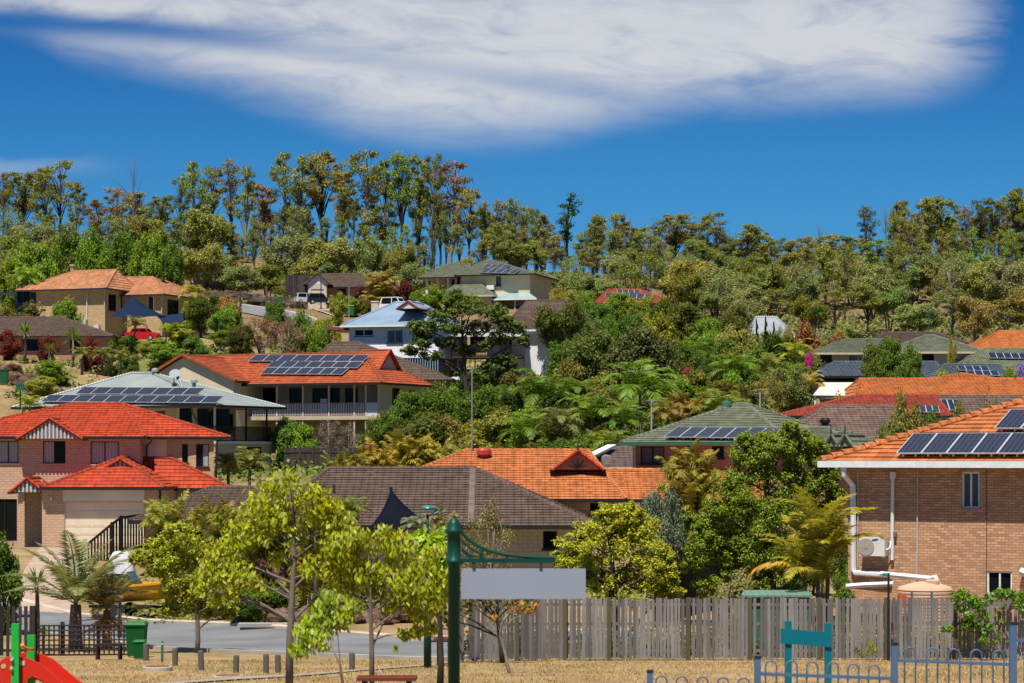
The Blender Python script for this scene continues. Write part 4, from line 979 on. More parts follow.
# ------------------------------------------------------------------ fences
def at(u, D): x = (u-512)*D/F; return V3((x, D, gz(x, D)))
def paling_fence(name, label, path, h, mat, posts, rails=(.25,.95,1.45), pw=.095, gap=.028, postw=.1, post_mat=None, seed=1, rail_front=True, wob=.02):
    """path: ground points; posts: pixels columns of the posts"""
    rg = random.Random(seed); o = path[0]; t = empty(name, o, label, 'fence')
    segs = list(zip(path[:-1], path[1:])); hits = []
    for u in posts:
        for i, (a, b) in enumerate(segs):
            k = (u-512)/F; d = b-a; q = (k*a.y-a.x)/(d.x-k*d.y)
            if 0 <= q <= 1: hits.append((i, q, a+d*q)); break
    stops = [p for _, _, p in sorted([(i, 0., a) for i, (a, b) in enumerate(segs)]+hits, key=lambda h: h[:2])]+[path[-1]]
    cuts = [h[2] for h in hits]
    for a, b in zip(stops[:-1], stops[1:]):
        L = (b-a).length
        if L < .05: continue
        d = (b-a)/L; n = V3((d.y, -d.x, 0)).normalized(); m = MB(); x = 0
        while x < L:
            w = pw*rg.uniform(.82,1.12)
            if rg.random() > .012:
                p = a+d*(x+w/2)-o; p.z = gz(p.x+o.x, p.y+o.y)-o.z; tl = rg.uniform(-wob,wob)
                m.bar(p+V3((0,0,rg.uniform(.02,.07))), p+d*tl+V3((0,0,h+rg.uniform(-.035,.02))), w, .02, up=tuple(n))
            x += w+gap*rg.uniform(.3,1.8)
        m.build('palings', mat, t)
        for z in rails:
            m = MB(); p, q = a-o+n*(.03 if rail_front else -.03), b-o+n*(.03 if rail_front else -.03)
            p.z = gz(a.x,a.y)-o.z+z; q.z = gz(b.x,b.y)-o.z+z; m.bar(p, q, .04, .07)
            m.build('rail', mat, t)
    for p in cuts:
        q = p-o; q.z = gz(p.x,p.y)-o.z; n = V3((0,-.075,0))
        MB().bar(q+n+V3((0,0,-.2)), q+n+V3((0,0,h+.02)), postw, postw*.8, up=(0,1,0)).build('post', post_mat or mat, t)
    return t
GREYW = wood((.275,.255,.245)); POSTW = wood((.15,.13,.085)); DARKW = wood((.06,.05,.052)); BLK = wood((.022,.02,.022))
paling_fence('paling_fence', 'long weathered grey paling fence across the dry park grass', [at(458,60.6), at(500,61.2), at(560,62.3), at(800,62.5), at(1060,62.8)], 1.62, GREYW, (517,565,609,688,749.5,819,885.5,955,1040), post_mat=POSTW, pw=.082, gap=.02, rail_front=False)
paling_fence('paling_fence', 'dark upright paling fence at the left edge behind the red slide', [at(-30,66), at(36,66.5)], 1.42, DARKW, (34,), rails=(.2,1.15), gap=.05, seed=2, rail_front=False)
paling_fence('timber_fence', 'grey timber fence on the slope under the veranda of the beige house', [at(284,170), at(360,166)], 1.6, wood((.10,.085,.08)), (300,313,330,345), rails=(.3,1.3), pw=.15, gap=.02, seed=3)
paling_fence('garden_fence', 'thin grey paling fence behind the green roofed brick house', [at(752,135), at(830,133)], 1.5, wood((.16,.14,.13)), (770,790), pw=.12, gap=.08, seed=4)
# lattice fence
def lattice(name, label, a, b, h, mat, step, posts):
    o = a; t = empty(name, o, label, 'fence'); L = (b-a).length; d = (b-a)/L; m = MB(); n = int(L/step)
    for i in range(n+1):
        p = d*(L*i/n); m.bar(p+V3((0,0,.02)), p+V3((0,0,h)), .045, .018, up=(0,1,0))
    for j in range(int(h/step)+1):
        z = .03+j*(h-.05)/int(h/step); m.bar(V3((0,-.02,z)), d*L+V3((0,-.02,z)), .02, .04)
    m.build('lattice', mat, t)
    for q in posts: MB().bar(d*(L*q)+V3((0,.05,-.1)), d*(L*q)+V3((0,.05,h+.08)), .1, .1, up=(0,1,0)).build('post', mat, t)
lattice('lattice_fence', 'low dark lattice fence between the paling fence and the green bin', at(34,68), at(134,68.5), .88, DARKW, .135, (0,.28,.64,1))
# stepped dark fence beside the driveway
def slope_fence():
    t = empty('picket_fence', at(66,118), 'black picket fence sloping up beside the driveway of the red house', 'fence'); o = t.location
    pts = [(68,560,118),(112,524,119),(121,517.5,119.5),(146,514,121),(166,515,122)]
    for (u0,v0,D0),(u1,v1,D1) in zip(pts[:-1], pts[1:]):
        a, b = P(u0,v0,D0)-o, P(u1,v1,D1)-o; m = MB(); n = max(2, int((b-a).length/.2))
        for i in range(n): p = lerp(a, b, (i+.5)/n); m.bar(p, p-V3((0,0,1.7)), .09, .03, up=(0,1,0))
        m.build('pickets', BLK, t); MB().bar(a, b, .1, .1).build('rail', BLK, t); MB().bar(a-V3((0,0,1.6)), b-V3((0,0,1.6)), .08, .1).build('rail', BLK, t)
        MB().bar(a+V3((0,0,.1)), a-V3((0,0,2.4)), .14, .14, up=(0,1,0)).build('post', BLK, t)
slope_fence()
def dark_screen():
    a, b = P(673,545,84), P(686,537,86); t = empty('screen_fence', at(676,84), 'dark stained boundary fence topped with grey lattice behind the bushy tree', 'fence'); o = t.location
    pts = [(655,537,80),(686,537,83),(742,556,88)]
    for (u0,v0,D0),(u1,v1,D1) in zip(pts[:-1], pts[1:]):
        A, B = P(u0,v0,D0)-o, P(u1,v1,D1)-o; m = MB(); n = int((B-A).length/.12)
        for i in range(n): p = lerp(A, B, (i+.5)/n)-V3((0,0,.62)); m.bar(p, p-V3((0,0,2.4)), .115, .03, up=(0,1,0))
        m.build('palings', BLK, t); m = MB()
        for i in range(n//2): p = lerp(A, B, (i+.5)/(n//2)); m.bar(p, p-V3((0,0,.62)), .035, .02, up=(0,1,0))
        for z in (0,-.2,-.4,-.62): m.bar(A+V3((0,-.02,z)), B+V3((0,-.02,z)), .03, .04)
        m.build('lattice', wood((.15,.14,.14)), t)
dark_screen()
# arch-topped playground fence
def arch_fence():
    D = 27.; BLU = metal_paint((.075,.14,.25), .45); t = empty('playground_fence', at(650,D), 'blue steel playground fence with looped tops, stepping up to the right', 'fence'); o = t.location
    Q = lambda u, v, y=0.: V3(((u-512)*(D+y)/F, D+y, (HZ-v)*(D+y)/F+HC))-o
    for u, v, w in ((650,672.5,6),(757.5,658.5,6.3),(894.5,645,6.3),(1013,624.5,7)):
        p = Q(u, v); hw = w/2*D/F
        q = MB().box(p.x-hw, p.x+hw, p.y-hw, p.y+hw, -.1, p.z).build('post', BLU, t)
        MB().box(p.x-hw*1.06, p.x+hw*1.06, p.y-hw*1.06, p.y+hw*1.06, p.z-.002, p.z+.03).build('cap', metal_paint((.02,.025,.035)), q)
    for u0, u1, va, vb, tops in ((653,755,690,693,[(v, 656.5+i*20.5+5) for i, v in enumerate((676,676.5,677,677.5,678))]),
                                 (760,892,674,678.5,[(v, 771+i*20.6) for i, v in enumerate((660.8,661,661.8,662.5,664,665))]),
                                 (897,1010,660.5,664.5,[(v, 910+i*22.1) for i, v in enumerate((647.3,648,649,649.8,650.5))]),
                                 (1016,1060,640,642,[(626.5, 1030), (627, 1052)])):
        a, b = Q(u0, va), Q(u1, vb); MB().bar(a, b, .03, .036).build('top_rail', BLU, t)
        MB().bar(V3((a.x,a.y,.12)), V3((b.x,b.y,.12)), .03, .036).build('bottom_rail', BLU, t)
        for v, u in tops:
            c = Q(u, v); r = .062; zt = c.z-r
            pts = [V3((c.x-r,c.y,.1)), V3((c.x-r,c.y,zt))]+[V3((c.x-r*math.cos(k*math.pi/8),c.y,zt+r*math.sin(k*math.pi/8))) for k in range(1, 8)]+[V3((c.x+r,c.y,zt)), V3((c.x+r,c.y,.1))]
            MB().tube(pts, .0095, 6).build('hoop', BLU, t, True)
arch_fence()
# ------------------------------------------------------------------ park furniture
def park():
    TEAL = paint((.004,.15,.20), .45, .06); D = 33.
    t = empty('park_sign', at(808,D), 'teal timber park sign board on two square posts behind the blue fence', 'sign'); o = t.location
    Q = lambda u, v, y=0.: V3(((u-512)*(D+y)/F, D+y, (HZ-v)*(D+y)/F+HC))-o
    for u, v in ((788.2,621),(828,623)):
        p = Q(u, v); MB().box(p.x-.045, p.x+.045, p.y-.045, p.y+.045, -.2, p.z).build('post', TEAL, t)
    a, b = Q(780.8,628.5,-.07), Q(831.5,632.5,-.07); hz = .205
    m = MB(); m.extrude([(0,0),(1,0)], (1,0,0), (0,0,1), (0,0,0), (0,0,1)) if False else None
    m.add([(a.x,a.y,a.z-hz),(b.x,b.y,b.z-hz),(b.x,b.y,b.z),(a.x,a.y,a.z),(a.x,a.y+.03,a.z-hz),(b.x,b.y+.03,b.z-hz),(b.x,b.y+.03,b.z),(a.x,a.y+.03,a.z)], [(0,1,2,3),(5,4,7,6),(3,2,6,7),(1,0,4,5),(0,3,7,4),(2,1,5,6)])
    m.build('sign_board', TEAL, t)
    # street name post
    D = 26.; G = metal_paint((.004,.052,.04), .4); t = empty('street_sign', at(454,D), 'dark green heritage street sign post with scrolled arm and blank grey name board', 'street sign'); o = t.location; k = D/F
    Z = lambda v: (HZ-v)*k+HC-o.z
    r = 6*k
    MB().lathe((0,0,0), [(r*1.0,-.3),(r*1.0,Z(564)),(r*1.35,Z(563)),(r*1.35,Z(560)),(r*1.1,Z(559)),(r*1.1,Z(534)),(r*1.5,Z(533)),(r*1.5,Z(530)),(r*1.25,Z(528.5)),(r*1.15,Z(524)),(r*.7,Z(519.5)),(r*.25,Z(518)),(r*.3,Z(517)),(r*.2,Z(515)),(.004,Z(514.5))], 24).build('pole', G, t, True)
    X = lambda u: (u-454)*k
    m = MB(); m.bar((X(459),0,Z(560.5)), (X(556),0,Z(560.5)), .05, .045)
    C = [(462,533.5),(468,539),(477,545.5),(488,550.5),(502,554),(520,556.3),(540,557.4),(555,557.6)]
    m.tube([(X(u),0,Z(v)) for u, v in C], .019, 8)
    for (u0,v0),(u1,v1) in (((462,541),(480,553.5)),((462,549),(474,556.5)),((480,553.5),(484,559)),((472,558),(463,551)),((484,549.5),(480,559)),((507,555.5),(509,559.5))): m.tube([(X(u0),0,Z(v0)),(X((u0+u1)/2)-.008,0,Z((v0+v1)/2)-.008),(X(u1),0,Z(v1))], .013, 6)
    m.build('scroll_arm', G, t)
    m = MB(); m.box(X(461), X(585.7), -.012, .012, Z(599), Z(568.7)); m.build('name_board', paint((.27,.31,.39), .5, .05), t)
    for u in (474, 541): MB().box(X(u)-.016, X(u)+.016, -.02, .02, Z(570), Z(561)).build('clamp', metal_paint((.03,.05,.05)), t)
    # lamp post farther back
    D = 56.; t = empty('street_lamp', at(427.5,D), 'dark green street lamp with teal hooded head above the brown roof', 'street lamp'); k = D/F; o = t.location
    Z = lambda v: (HZ-v)*k+HC-o.z; X = lambda u: (u-427.5)*k
    MB().lathe((0,0,0), [(.09,-.1),(.09,1.3),(.06,1.35),(.035,Z(530)),(.03,Z(515))], 14).build('pole', G, t, True)
    MB().tube([(X(427.5),0,Z(516)),(X(439),0,Z(512)),(X(438.5),0,Z(509)),(X(434),0,Z(507)),(X(428),0,Z(507.5))], .022, 7).build('arm', metal_paint((.02,.2,.16)), t)
    MB().lathe((X(427.5),0,Z(509)), [(.13,-.02),(.15,.02),(.13,.05),(.07,.08),(.02,.09)], 14).build('lamp_hood', metal_paint((.015,.20,.155)), t)
    # red slide
    D = 33.; t = empty('playground_slide', at(30,D), 'red plastic slide with green posts in the bottom left corner', 'slide'); o = t.location; k = D/F; s = 100/734
    RED = paint((.60,.03,.014), .5, .04); GRN = metal_paint((.015,.42,.05), .4)
    q = lambda x, y: ((x*s-30)*k, (HZ-(590+y*s))*k+HC-o.z)
    top = [(-90,640),(-40,550),(0,510),(40,485),(110,475),(200,490),(290,530),(370,600),(470,683),(560,735),(640,760),(700,765)]
    bot = [(700,830),(600,820),(480,780),(380,725),(330,683),(290,640),(250,612),(205,640),(150,700),(60,720),(-40,700),(-90,700)]
    pr = [q(*p) for p in top+bot]
    def panel(dx, dy, name):
        m = MB(); vs = [(x+dx, dy, z) for x, z in pr]+[(x+dx, dy+.05, z) for x, z in pr]; n = len(pr); nt = len(top)
        fs = []
        for i in range(nt-1):
            j = n-1-i; fs.append((i, j, j-1, i+1)); fs.append((n+i, n+i+1, n+j-1, n+j))
        fs += [(i, (i+1) % n, n+(i+1) % n, n+i) for i in range(n)]
        m.add(vs, fs); return m.build(name, RED, t)
    pa = panel(.055, -.25, 'side_panel'); panel(.1, .45, 'side_panel')
    m = MB()
    for (x0,y0),(x1,y1) in zip(top[4:-1], top[5:]):
        a, b = q(x0,y0+130), q(x1,y1+130); m.add([(a[0]+.055,-.2,a[1]),(b[0]+.055,-.2,b[1]),(b[0]+.1,.45,b[1]),(a[0]+.1,.45,a[1])], [(0,1,2,3)])
    m.build('slide_bed', RED, t)
    for x, v, y in ((117,235,-.31),(232,345,.36)):
        X0, z = q(x, v); X0 += .06 if y < 0 else -.075; MB().box(X0-.05, X0+.05, y-.05, y+.05, -.2, z).build('post', GRN, t)
    a, b = q(150,405), q(225,445); MB().tube([(a[0],.0,a[1]),(q(165,410)[0],.0,q(165,410)[1]),(q(190,437)[0],.1,q(190,437)[1]),(b[0],.2,b[1])], .022, 8).build('grab_handle', metal_paint((.72,.25,.02)), t, True)
    for x, y in ((98,490),(95,555)):
        c = q(x, y); c = (c[0]+.06, c[1]); MB().tube([(c[0],-.4,c[1]),(c[0],-.24,c[1])], .022, 10).build('bolt', metal_paint((.5,.5,.5)), t)
    c = q(25,548); c = (c[0]+.055, c[1]); MB().tube([(c[0],-.256,c[1]),(c[0],-.24,c[1])], .035, 14).build('hole_plug', paint((.5,.42,.25)), t)
    c = q(150,525); c = (c[0]+.055, c[1]); MB().box(c[0]-.055, c[0]+.055, -.257, -.245, c[1]-.03, c[1]+.03).build('sticker', paint((.6,.58,.58)), t)
    for x in (0, 150): c = q(x, 690); MB().bar((c[0]-.05,.1,c[1]-.1), (c[0]+.06,.1,c[1]+.32) if x == 0 else (c[0]-.08,.1,c[1]+.3), .06, .03, up=(0,1,0)).build('brace', paint((.7,.68,.66)), t)
    # bench
    t = empty('park_bench', at(109,64.5), 'small dark bench on the grass in front of the lattice fence', 'bench'); DB = wood((.05,.038,.034))
    MB().box(-.35, .35, -.2, .2, .36, .40).build('seat', DB, t)
    m = MB(); [m.box(-.33, .33, -.2+j*.1, -.13+j*.1, .402, .43) for j in range(4)]; m.build('seat_slats', DB, t)
    for x in (-.3, .3):
        for y in (-.17, .17): MB().box(x-.03, x+.03, y-.03, y+.03, -.05, .36).build('leg', DB, t)
    # red-brown table bench tops at the foot of the trees
    BR = wood((.22,.055,.035))
    for u, D, w, z0, lab in ((387,38.,.94,.36,'low red brown slatted bench at the bottom edge between two young trees'),(444,58.,.5,.62,'red brown picnic table end behind the green sign post')):
        t = empty('park_bench' if w > .6 else 'picnic_table', at(u,D), lab, 'bench' if w > .6 else 'table')
        m = MB(); [m.box(-w/2, w/2, -.24+j*.125, -.13+j*.125, z0, z0+.05) for j in range(4)]; m.build('seat' if w > .6 else 'tabletop', BR, t)
        for x in (-w/2+.12, w/2-.12): MB().box(x-.04, x+.04, -.18, .18, -.05, z0).build('leg', CHAR, t)
    # wheelie bins
    BG = paint((.014,.10,.028), .5)
    def bin_(u, D, sc_, lab, H=1.06):
        t = empty('wheelie_bin', at(u,D), lab, 'bin'); s = sc_; m = MB()
        vs = [(-.24*s,-.26*s,.06*s),(.24*s,-.26*s,.06*s),(.24*s,.26*s,.06*s),(-.24*s,.26*s,.06*s),(-.3*s,-.34*s,.96*H*s),(.3*s,-.34*s,.96*H*s),(.3*s,.36*s,.96*H*s),(-.3*s,.36*s,.96*H*s)]
        m.add(vs, [(0,3,2,1),(0,1,5,4),(1,2,6,5),(2,3,7,6),(3,0,4,7)]); m.box(-.31*s, .31*s, -.355*s, .37*s, .90*H*s, .955*H*s); m.build('body', BG, t)
        vs = [(-.33*s,-.38*s,.96*H*s),(.33*s,-.38*s,.96*H*s),(.33*s,.4*s,.96*H*s),(-.33*s,.4*s,.96*H*s),(-.27*s,-.3*s,1.03*H*s),(.27*s,-.3*s,1.03*H*s),(.27*s,.34*s,1.04*H*s),(-.27*s,.34*s,1.04*H*s)]
        MB().add(vs, [(0,3,2,1),(4,5,6,7),(0,1,5,4),(1,2,6,5),(2,3,7,6),(3,0,4,7)]).build('lid', paint((.025,.16,.045), .5), t)
        MB().tube([(-.28*s,.42*s,.93*H*s),(.28*s,.42*s,.93*H*s)], .02, 8).build('handle', BG, t)
        for x in (-.27, .27): MB().tube([(x*s-.03,.28*s,.1),(x*s+.03,.28*s,.1)], .1, 14).build('wheel', plain((.02,.02,.02)), t)
    bin_(136.5, 66.5, .9, 'large green wheelie bin with bright lid at the end of the lattice fence')
    bin_(139.8, 64.5, .5, 'small green bin standing in front of the large wheelie bin', 1.)
    # bollards
    BW = wood((.17,.155,.14))
    info = ((146,659.5,17,'timber bollard beside the green bin, leftmost of the bollard row',0),(175,665.5,17.5,'timber bollard right of the green marker stake, second from the left',.01),(201.5,670,19.5,'tallest timber bollard, leaning left, in front of the yellow green tree',-.05),(236,672.5,17.5,'timber bollard left of the forked young tree, fourth in the row',.02),
            (266,673,19,'timber bollard just left of the trunk of the forked young tree',.0),(278,672.5,18,'timber bollard touching the trunk of the forked young tree on its left',-.01),(352,669.5,17,'timber bollard between the two leafy young trees, farthest right',.0))
    for u, v, hp, lab, tilt in info:
        D = 4080/(v-595); D = min(D, 66); p = at(u, D); h = hp*D/F; t = empty('bollard', p, lab, 'bollard', 'timber bollards along the park edge'); w = 2.9*D/F
        m = MB(); m.lathe((0,0,0), [(w,-.1),(w,h-.03),(w*.9,h),(.01,h+.01)], 10); ob = m.build('bollard_post', BW, t); ob.rotation_euler = (0, tilt, 0)
    t = empty('marker_stake', at(162.3,61), 'thin dark green marker stake standing between two bollards', 'stake'); MB().box(-.03, .03, -.02, .02, -.1, .54).build('stake', GREENG, t); MB().box(-.032, .032, -.024, .02, .46, .5).build('reflector', paint((.5,.5,.5)), t)
    # mailbox
    t = empty('letterbox', P(20.3,393,168), 'dark green letterbox on a thin post beside the left driveway', 'letterbox'); MB().box(-.04,.04,-.04,.04,-1.,.2).build('post', CHAR, t)
    MB().box(-.25,.25,-.3,.3,.2,.52).build('box', GREENG, t)
    MB().extrude([(-.27,0),(.27,0),(.18,.15),(0,.22),(-.18,.15)], (1,0,0), (0,0,1), (0,-.32,.52), (0,.64,0)).build('box_roof', GREENG, t)
park()
# shed behind the long fence
def shed():
    t = empty('garden_shed', at(777,67), 'low garden shed with pale green metal roof just behind the long paling fence', 'shed'); k = 67/F; o = t.location
    Z = lambda v: (HZ-v)*k+HC-o.z
    MB().box(-.9, .9, 0, 1.3, -.1, Z(596)).build('wall', metal_paint((.05,.13,.1)), t)
    m = MB(); m.add([(-1.,-.15,Z(595)),(.98,-.15,Z(595)),(.98,1.0,Z(592)),(-.85,1.0,Z(592)),(-1.,-.15,Z(597)),(.98,-.15,Z(597)),(.98,1.0,Z(594)),(-.85,1.0,Z(594))], [(0,1,2,3),(7,6,5,4),(0,4,5,1),(1,5,6,2),(2,6,7,3),(3,7,4,0)]); m.build('roof', ribbed((.15,.26,.21)), t)
shed()
# ------------------------------------------------------------------ shade sails, tanks, poles
def sail(name, label, pts, mat, post=(), sag=.22):
    """curved three or four cornered sail from world points"""
    o = sum(pts, V3())/len(pts); t = empty(name, V3((o.x, o.y, gz(o.x, o.y))), label, 'shade sail'); o = t.location; m = MB(); n = 10
    c = sum(pts, V3())/len(pts)-o; vs = []; fs = []; K = len(pts); q = [p-o for p in pts]
    edge = []
    for i in range(K):
        a, b = q[i], q[(i+1) % K]
        for j in range(n): s = j/n; edge.append(lerp(lerp(a, b, s), c, sag*4*s*(1-s)*.5))
    E = len(edge); rings = 5
    for r in range(rings):
        for e in edge: vs.append(lerp(e, c, r/rings)-V3((0,0,.25*math.sin(math.pi*.5*r/rings))))
    vs.append(c-V3((0,0,.25)))
    for r in range(rings-1):
        for i in range(E): fs.append((r*E+i, r*E+(i+1) % E, (r+1)*E+(i+1) % E, (r+1)*E+i))
    for i in range(E): fs.append(((rings-1)*E+i, (rings-1)*E+(i+1) % E, rings*E))
    m.add(vs, fs); s_ = m.build('sail_cloth', mat, t, True)
    sm = s_.modifiers.new('thickness', 'SOLIDIFY'); sm.thickness = .012
    for i in post:
        p = q[i]; g = gz(p.x+o.x, p.y+o.y)-o.z; MB().tube([(p.x,p.y+.05,g-.3),(p.x,p.y+.05,p.z+.1)], .06, 8).build('post', CHAR, t)
NV = paint((.006,.008,.015), .8, .1)
sail('shade_sail', 'large black navy shade sail peaking over the palms in centre', [P(391,490,88), P(430,524,86), P(402,533,81), P(366,532,86)], NV, (0,1), .3)
BS = paint((.010,.022,.055), .7, .1)
sail('shade_sail', 'blue shade sail peaked against the tan brick house', [P(131,296,241), P(166,316.5,238), P(140,318,232), P(110,317,236)], BS, (1,), .3)
sail('shade_sail', 'dark blue lower shade sail right of the peaked blue one', [P(156,316,238), P(184,313,242), P(184,322,232), P(162,322.5,230)], paint((.012,.025,.065), .7, .1), (1,2), .15)
def pole(name, label, u, v0, v1, D, r, mat, head=None, cat='pole'):
    b = P(u, v1, D); t = empty(name, b, label, cat); h = (v1-v0)*D/F
    MB().tube([(0,0,-2),(0,0,h*.6),(0,0,h)], [r*1.2, r, r*.8], 7).build('pole', mat, t)
    if head == 'lamp': MB().tube([(0,0,h),(.5,-.2,h+.25),(.9,-.35,h+.25)], .04, 6).build('arm', mat, t); MB().box(.7, 1.3, -.5, -.25, h+.18, h+.3).build('lamp_head', GREENG, t)
    if head == 'tv':
        m = MB(); m.tube([(-.35,0,h-.1),(.35,0,h-.1)], .008, 5)
        for i in range(6): m.tube([(-.3+i*.12,-.2,h-.1),(-.3+i*.12,.2,h-.1)], .007, 5); m.tube([(-.3+i*.12,0,h-.22),(-.3+i*.12,0,h+.05)], .007, 5)
        m.build('aerial', mat, t)
GP = metal_paint((.03,.10,.08)); SP = metal_paint((.33,.34,.35))
pole('street_lamp', 'green street lamp on the hilltop street in front of the brown gabled house', 321, 265, 307, 290, .07, GP, 'lamp', 'street lamp')
pole('street_lamp', 'green street lamp among shrubs right of the peaked blue sail', 219, 317, 356, 235, .07, GP, 'lamp', 'street lamp')
pole('street_lamp', 'thin green street lamp against the right hand forest', 928.5, 306, 335, 268, .06, GP, 'lamp', 'street lamp')
pole('timber_pole', 'short timber pole at the end of the hilltop street left of the bins', 266.5, 286, 308, 286, .13, wood((.16,.13,.1)))
pole('timber_pole', 'dark timber pole near the boulder bank right of the yellow palm', 240.5, 290, 322, 262, .12, wood((.10,.08,.07)))
pole('antenna_mast', 'short aerial mast among the palms left of the green roof', 651.5, 399, 436, 140, .05, SP, 'tv', 'mast')
pole('antenna_mast', 'aerial mast above the green roof peak', 760, 392, 412, 138, .05, SP, 'tv', 'mast')
pole('white_post', 'short white post in the thin bushy tree beside the near orange roof', 919, 421, 445, 100, .07, paint((.7,.7,.7)))
pole('antenna_mast', 'tall thin mast left of the brown gable on the hilltop', 349, 286, 325, 235, .035, SP, None, 'mast')
pole('black_pole', 'thin black pole standing at the long paling fence below the air conditioner', 888.5, 573, 660, 62.0, .035, CHAR)
t = empty('rain_tank', P(457,386,215), 'pale grey green round water tank below the feathery tree', 'water tank'); MB().lathe((0,0,-1), [(.7,0),(.7,1.55),(.6,1.75),(.2,1.9)], 16).build('tank_body', paint((.42,.5,.45)), t); MB().lathe((0,0,.85), [(.2,0),(.2,.1)], 10).build('lid', paint((.4,.45,.42)), t)
# ------------------------------------------------------------------ vehicles
def car(label, u, v, D, rz, col, name='parked_car', suv=False, cat='car', L=4.3, stripe=None, size=1.):
    b = P(u, v, D); t = empty(name, b, label, cat, rz=R(rz)); pm = metal_paint(col, .25); h = 1.75 if suv else 1.45; w = 1.75/2
    if suv == 'van': h = 1.9
    body = [(-L/2,.35),(-L/2,.8),(-L/2+.15,.92),(-L*.22,.98),(L/2-.25,1.0),(L/2,.85),(L/2,.35),(L/2-.4,.25),(-L/2+.4,.25)]
    cab = [(-L*.25,.95),(-L*.12,h),(L*.25 if not suv else L*.4,h),(L*.36 if not suv else L*.48,1.0)]
    MB().extrude(body, (1,0,0), (0,0,1), (0,-w,0), (0,2*w,0)).build('body', pm, t)
    MB().extrude([(x,z) for x, z in cab], (1,0,0), (0,0,1), (0,-w*.9,0), (0,1.8*w,0)).build('cabin', pm, t)
    gm = glass()
    sh = [(-L*.2,1.02),(-L*.115,h-.1),(L*.04,h-.1),(L*.04,1.02)]; s2 = [(L*.07,1.02),(L*.07,h-.1),(L*.24 if not suv else L*.37,h-.1),(L*.31 if not suv else L*.42,1.05)]
    for y in (-w*.9-.012, w*.9): 
        for q in (sh, s2): MB().extrude(q, (1,0,0), (0,0,1), (0,y,0), (0,.012,0)).build('window', gm, t)
    for s in (1, -1):
        a, c2 = (cab[0], cab[1]) if s == 1 else (cab[3], cab[2]); a, c2 = V3((a[0],0,a[1])), V3((c2[0],0,c2[1])); d = (c2-a); off = V3((-.02*s if s == 1 else .02,0,.0))
        p, q = a+d*.12+off, a+d*.88+off; m = MB(); m.add([(p.x,-w*.8,p.z),(p.x,w*.8,p.z),(q.x,w*.75,q.z),(q.x,-w*.75,q.z)], [(0,1,2,3)]); m.build('windscreen', gm, t)
    for x in (-L*.31, L*.31):
        for y in (-w+.02, w-.02):
            wh = MB().tube([(x,y-.11,.32),(x,y+.11,.32)], .32, 14).build('wheel', plain((.015,.015,.016)), t); MB().tube([(x,y-.125,.32),(x,y+.125,.32)], .18, 10).build('rim', metal_paint((.4,.4,.42)), wh)
    for y in (-w*.7, w*.7):
        MB().box(-L/2-.02, -L/2+.05, y-.15, y+.15, .62, .78).build('headlight', metal_paint((.6,.6,.6), .1), t); MB().box(L/2-.05, L/2+.02, y-.13, y+.13, .68, .9).build('tail_light', metal_paint((.4,.02,.02)), t)
    if stripe: MB().box(-L*.3, L*.4, -w-.012, -w, .55, .75).build('stripe', paint(stripe), t)
    t.scale = (size,)*3
car('red hatchback parked under the blue shade sail of the tan brick house', 143, 341, 233, 170, (.55,.012,.012), L=3.8, size=.85)
car('silver white four wheel drive parked on the hilltop driveway', 307, 303.5, 293, 200, (.55,.58,.62), suv=True, size=.72)
car('black four wheel drive in front of the white garage gable', 320, 304, 290, 190, (.02,.022,.026), suv=True, size=.72)
car('white van with a green side stripe above the blue house', 396, 312, 262, 155, (.74,.75,.76), suv='van', cat='van', L=4.2, size=.85, stripe=(.2,.45,.1), name='parked_van')
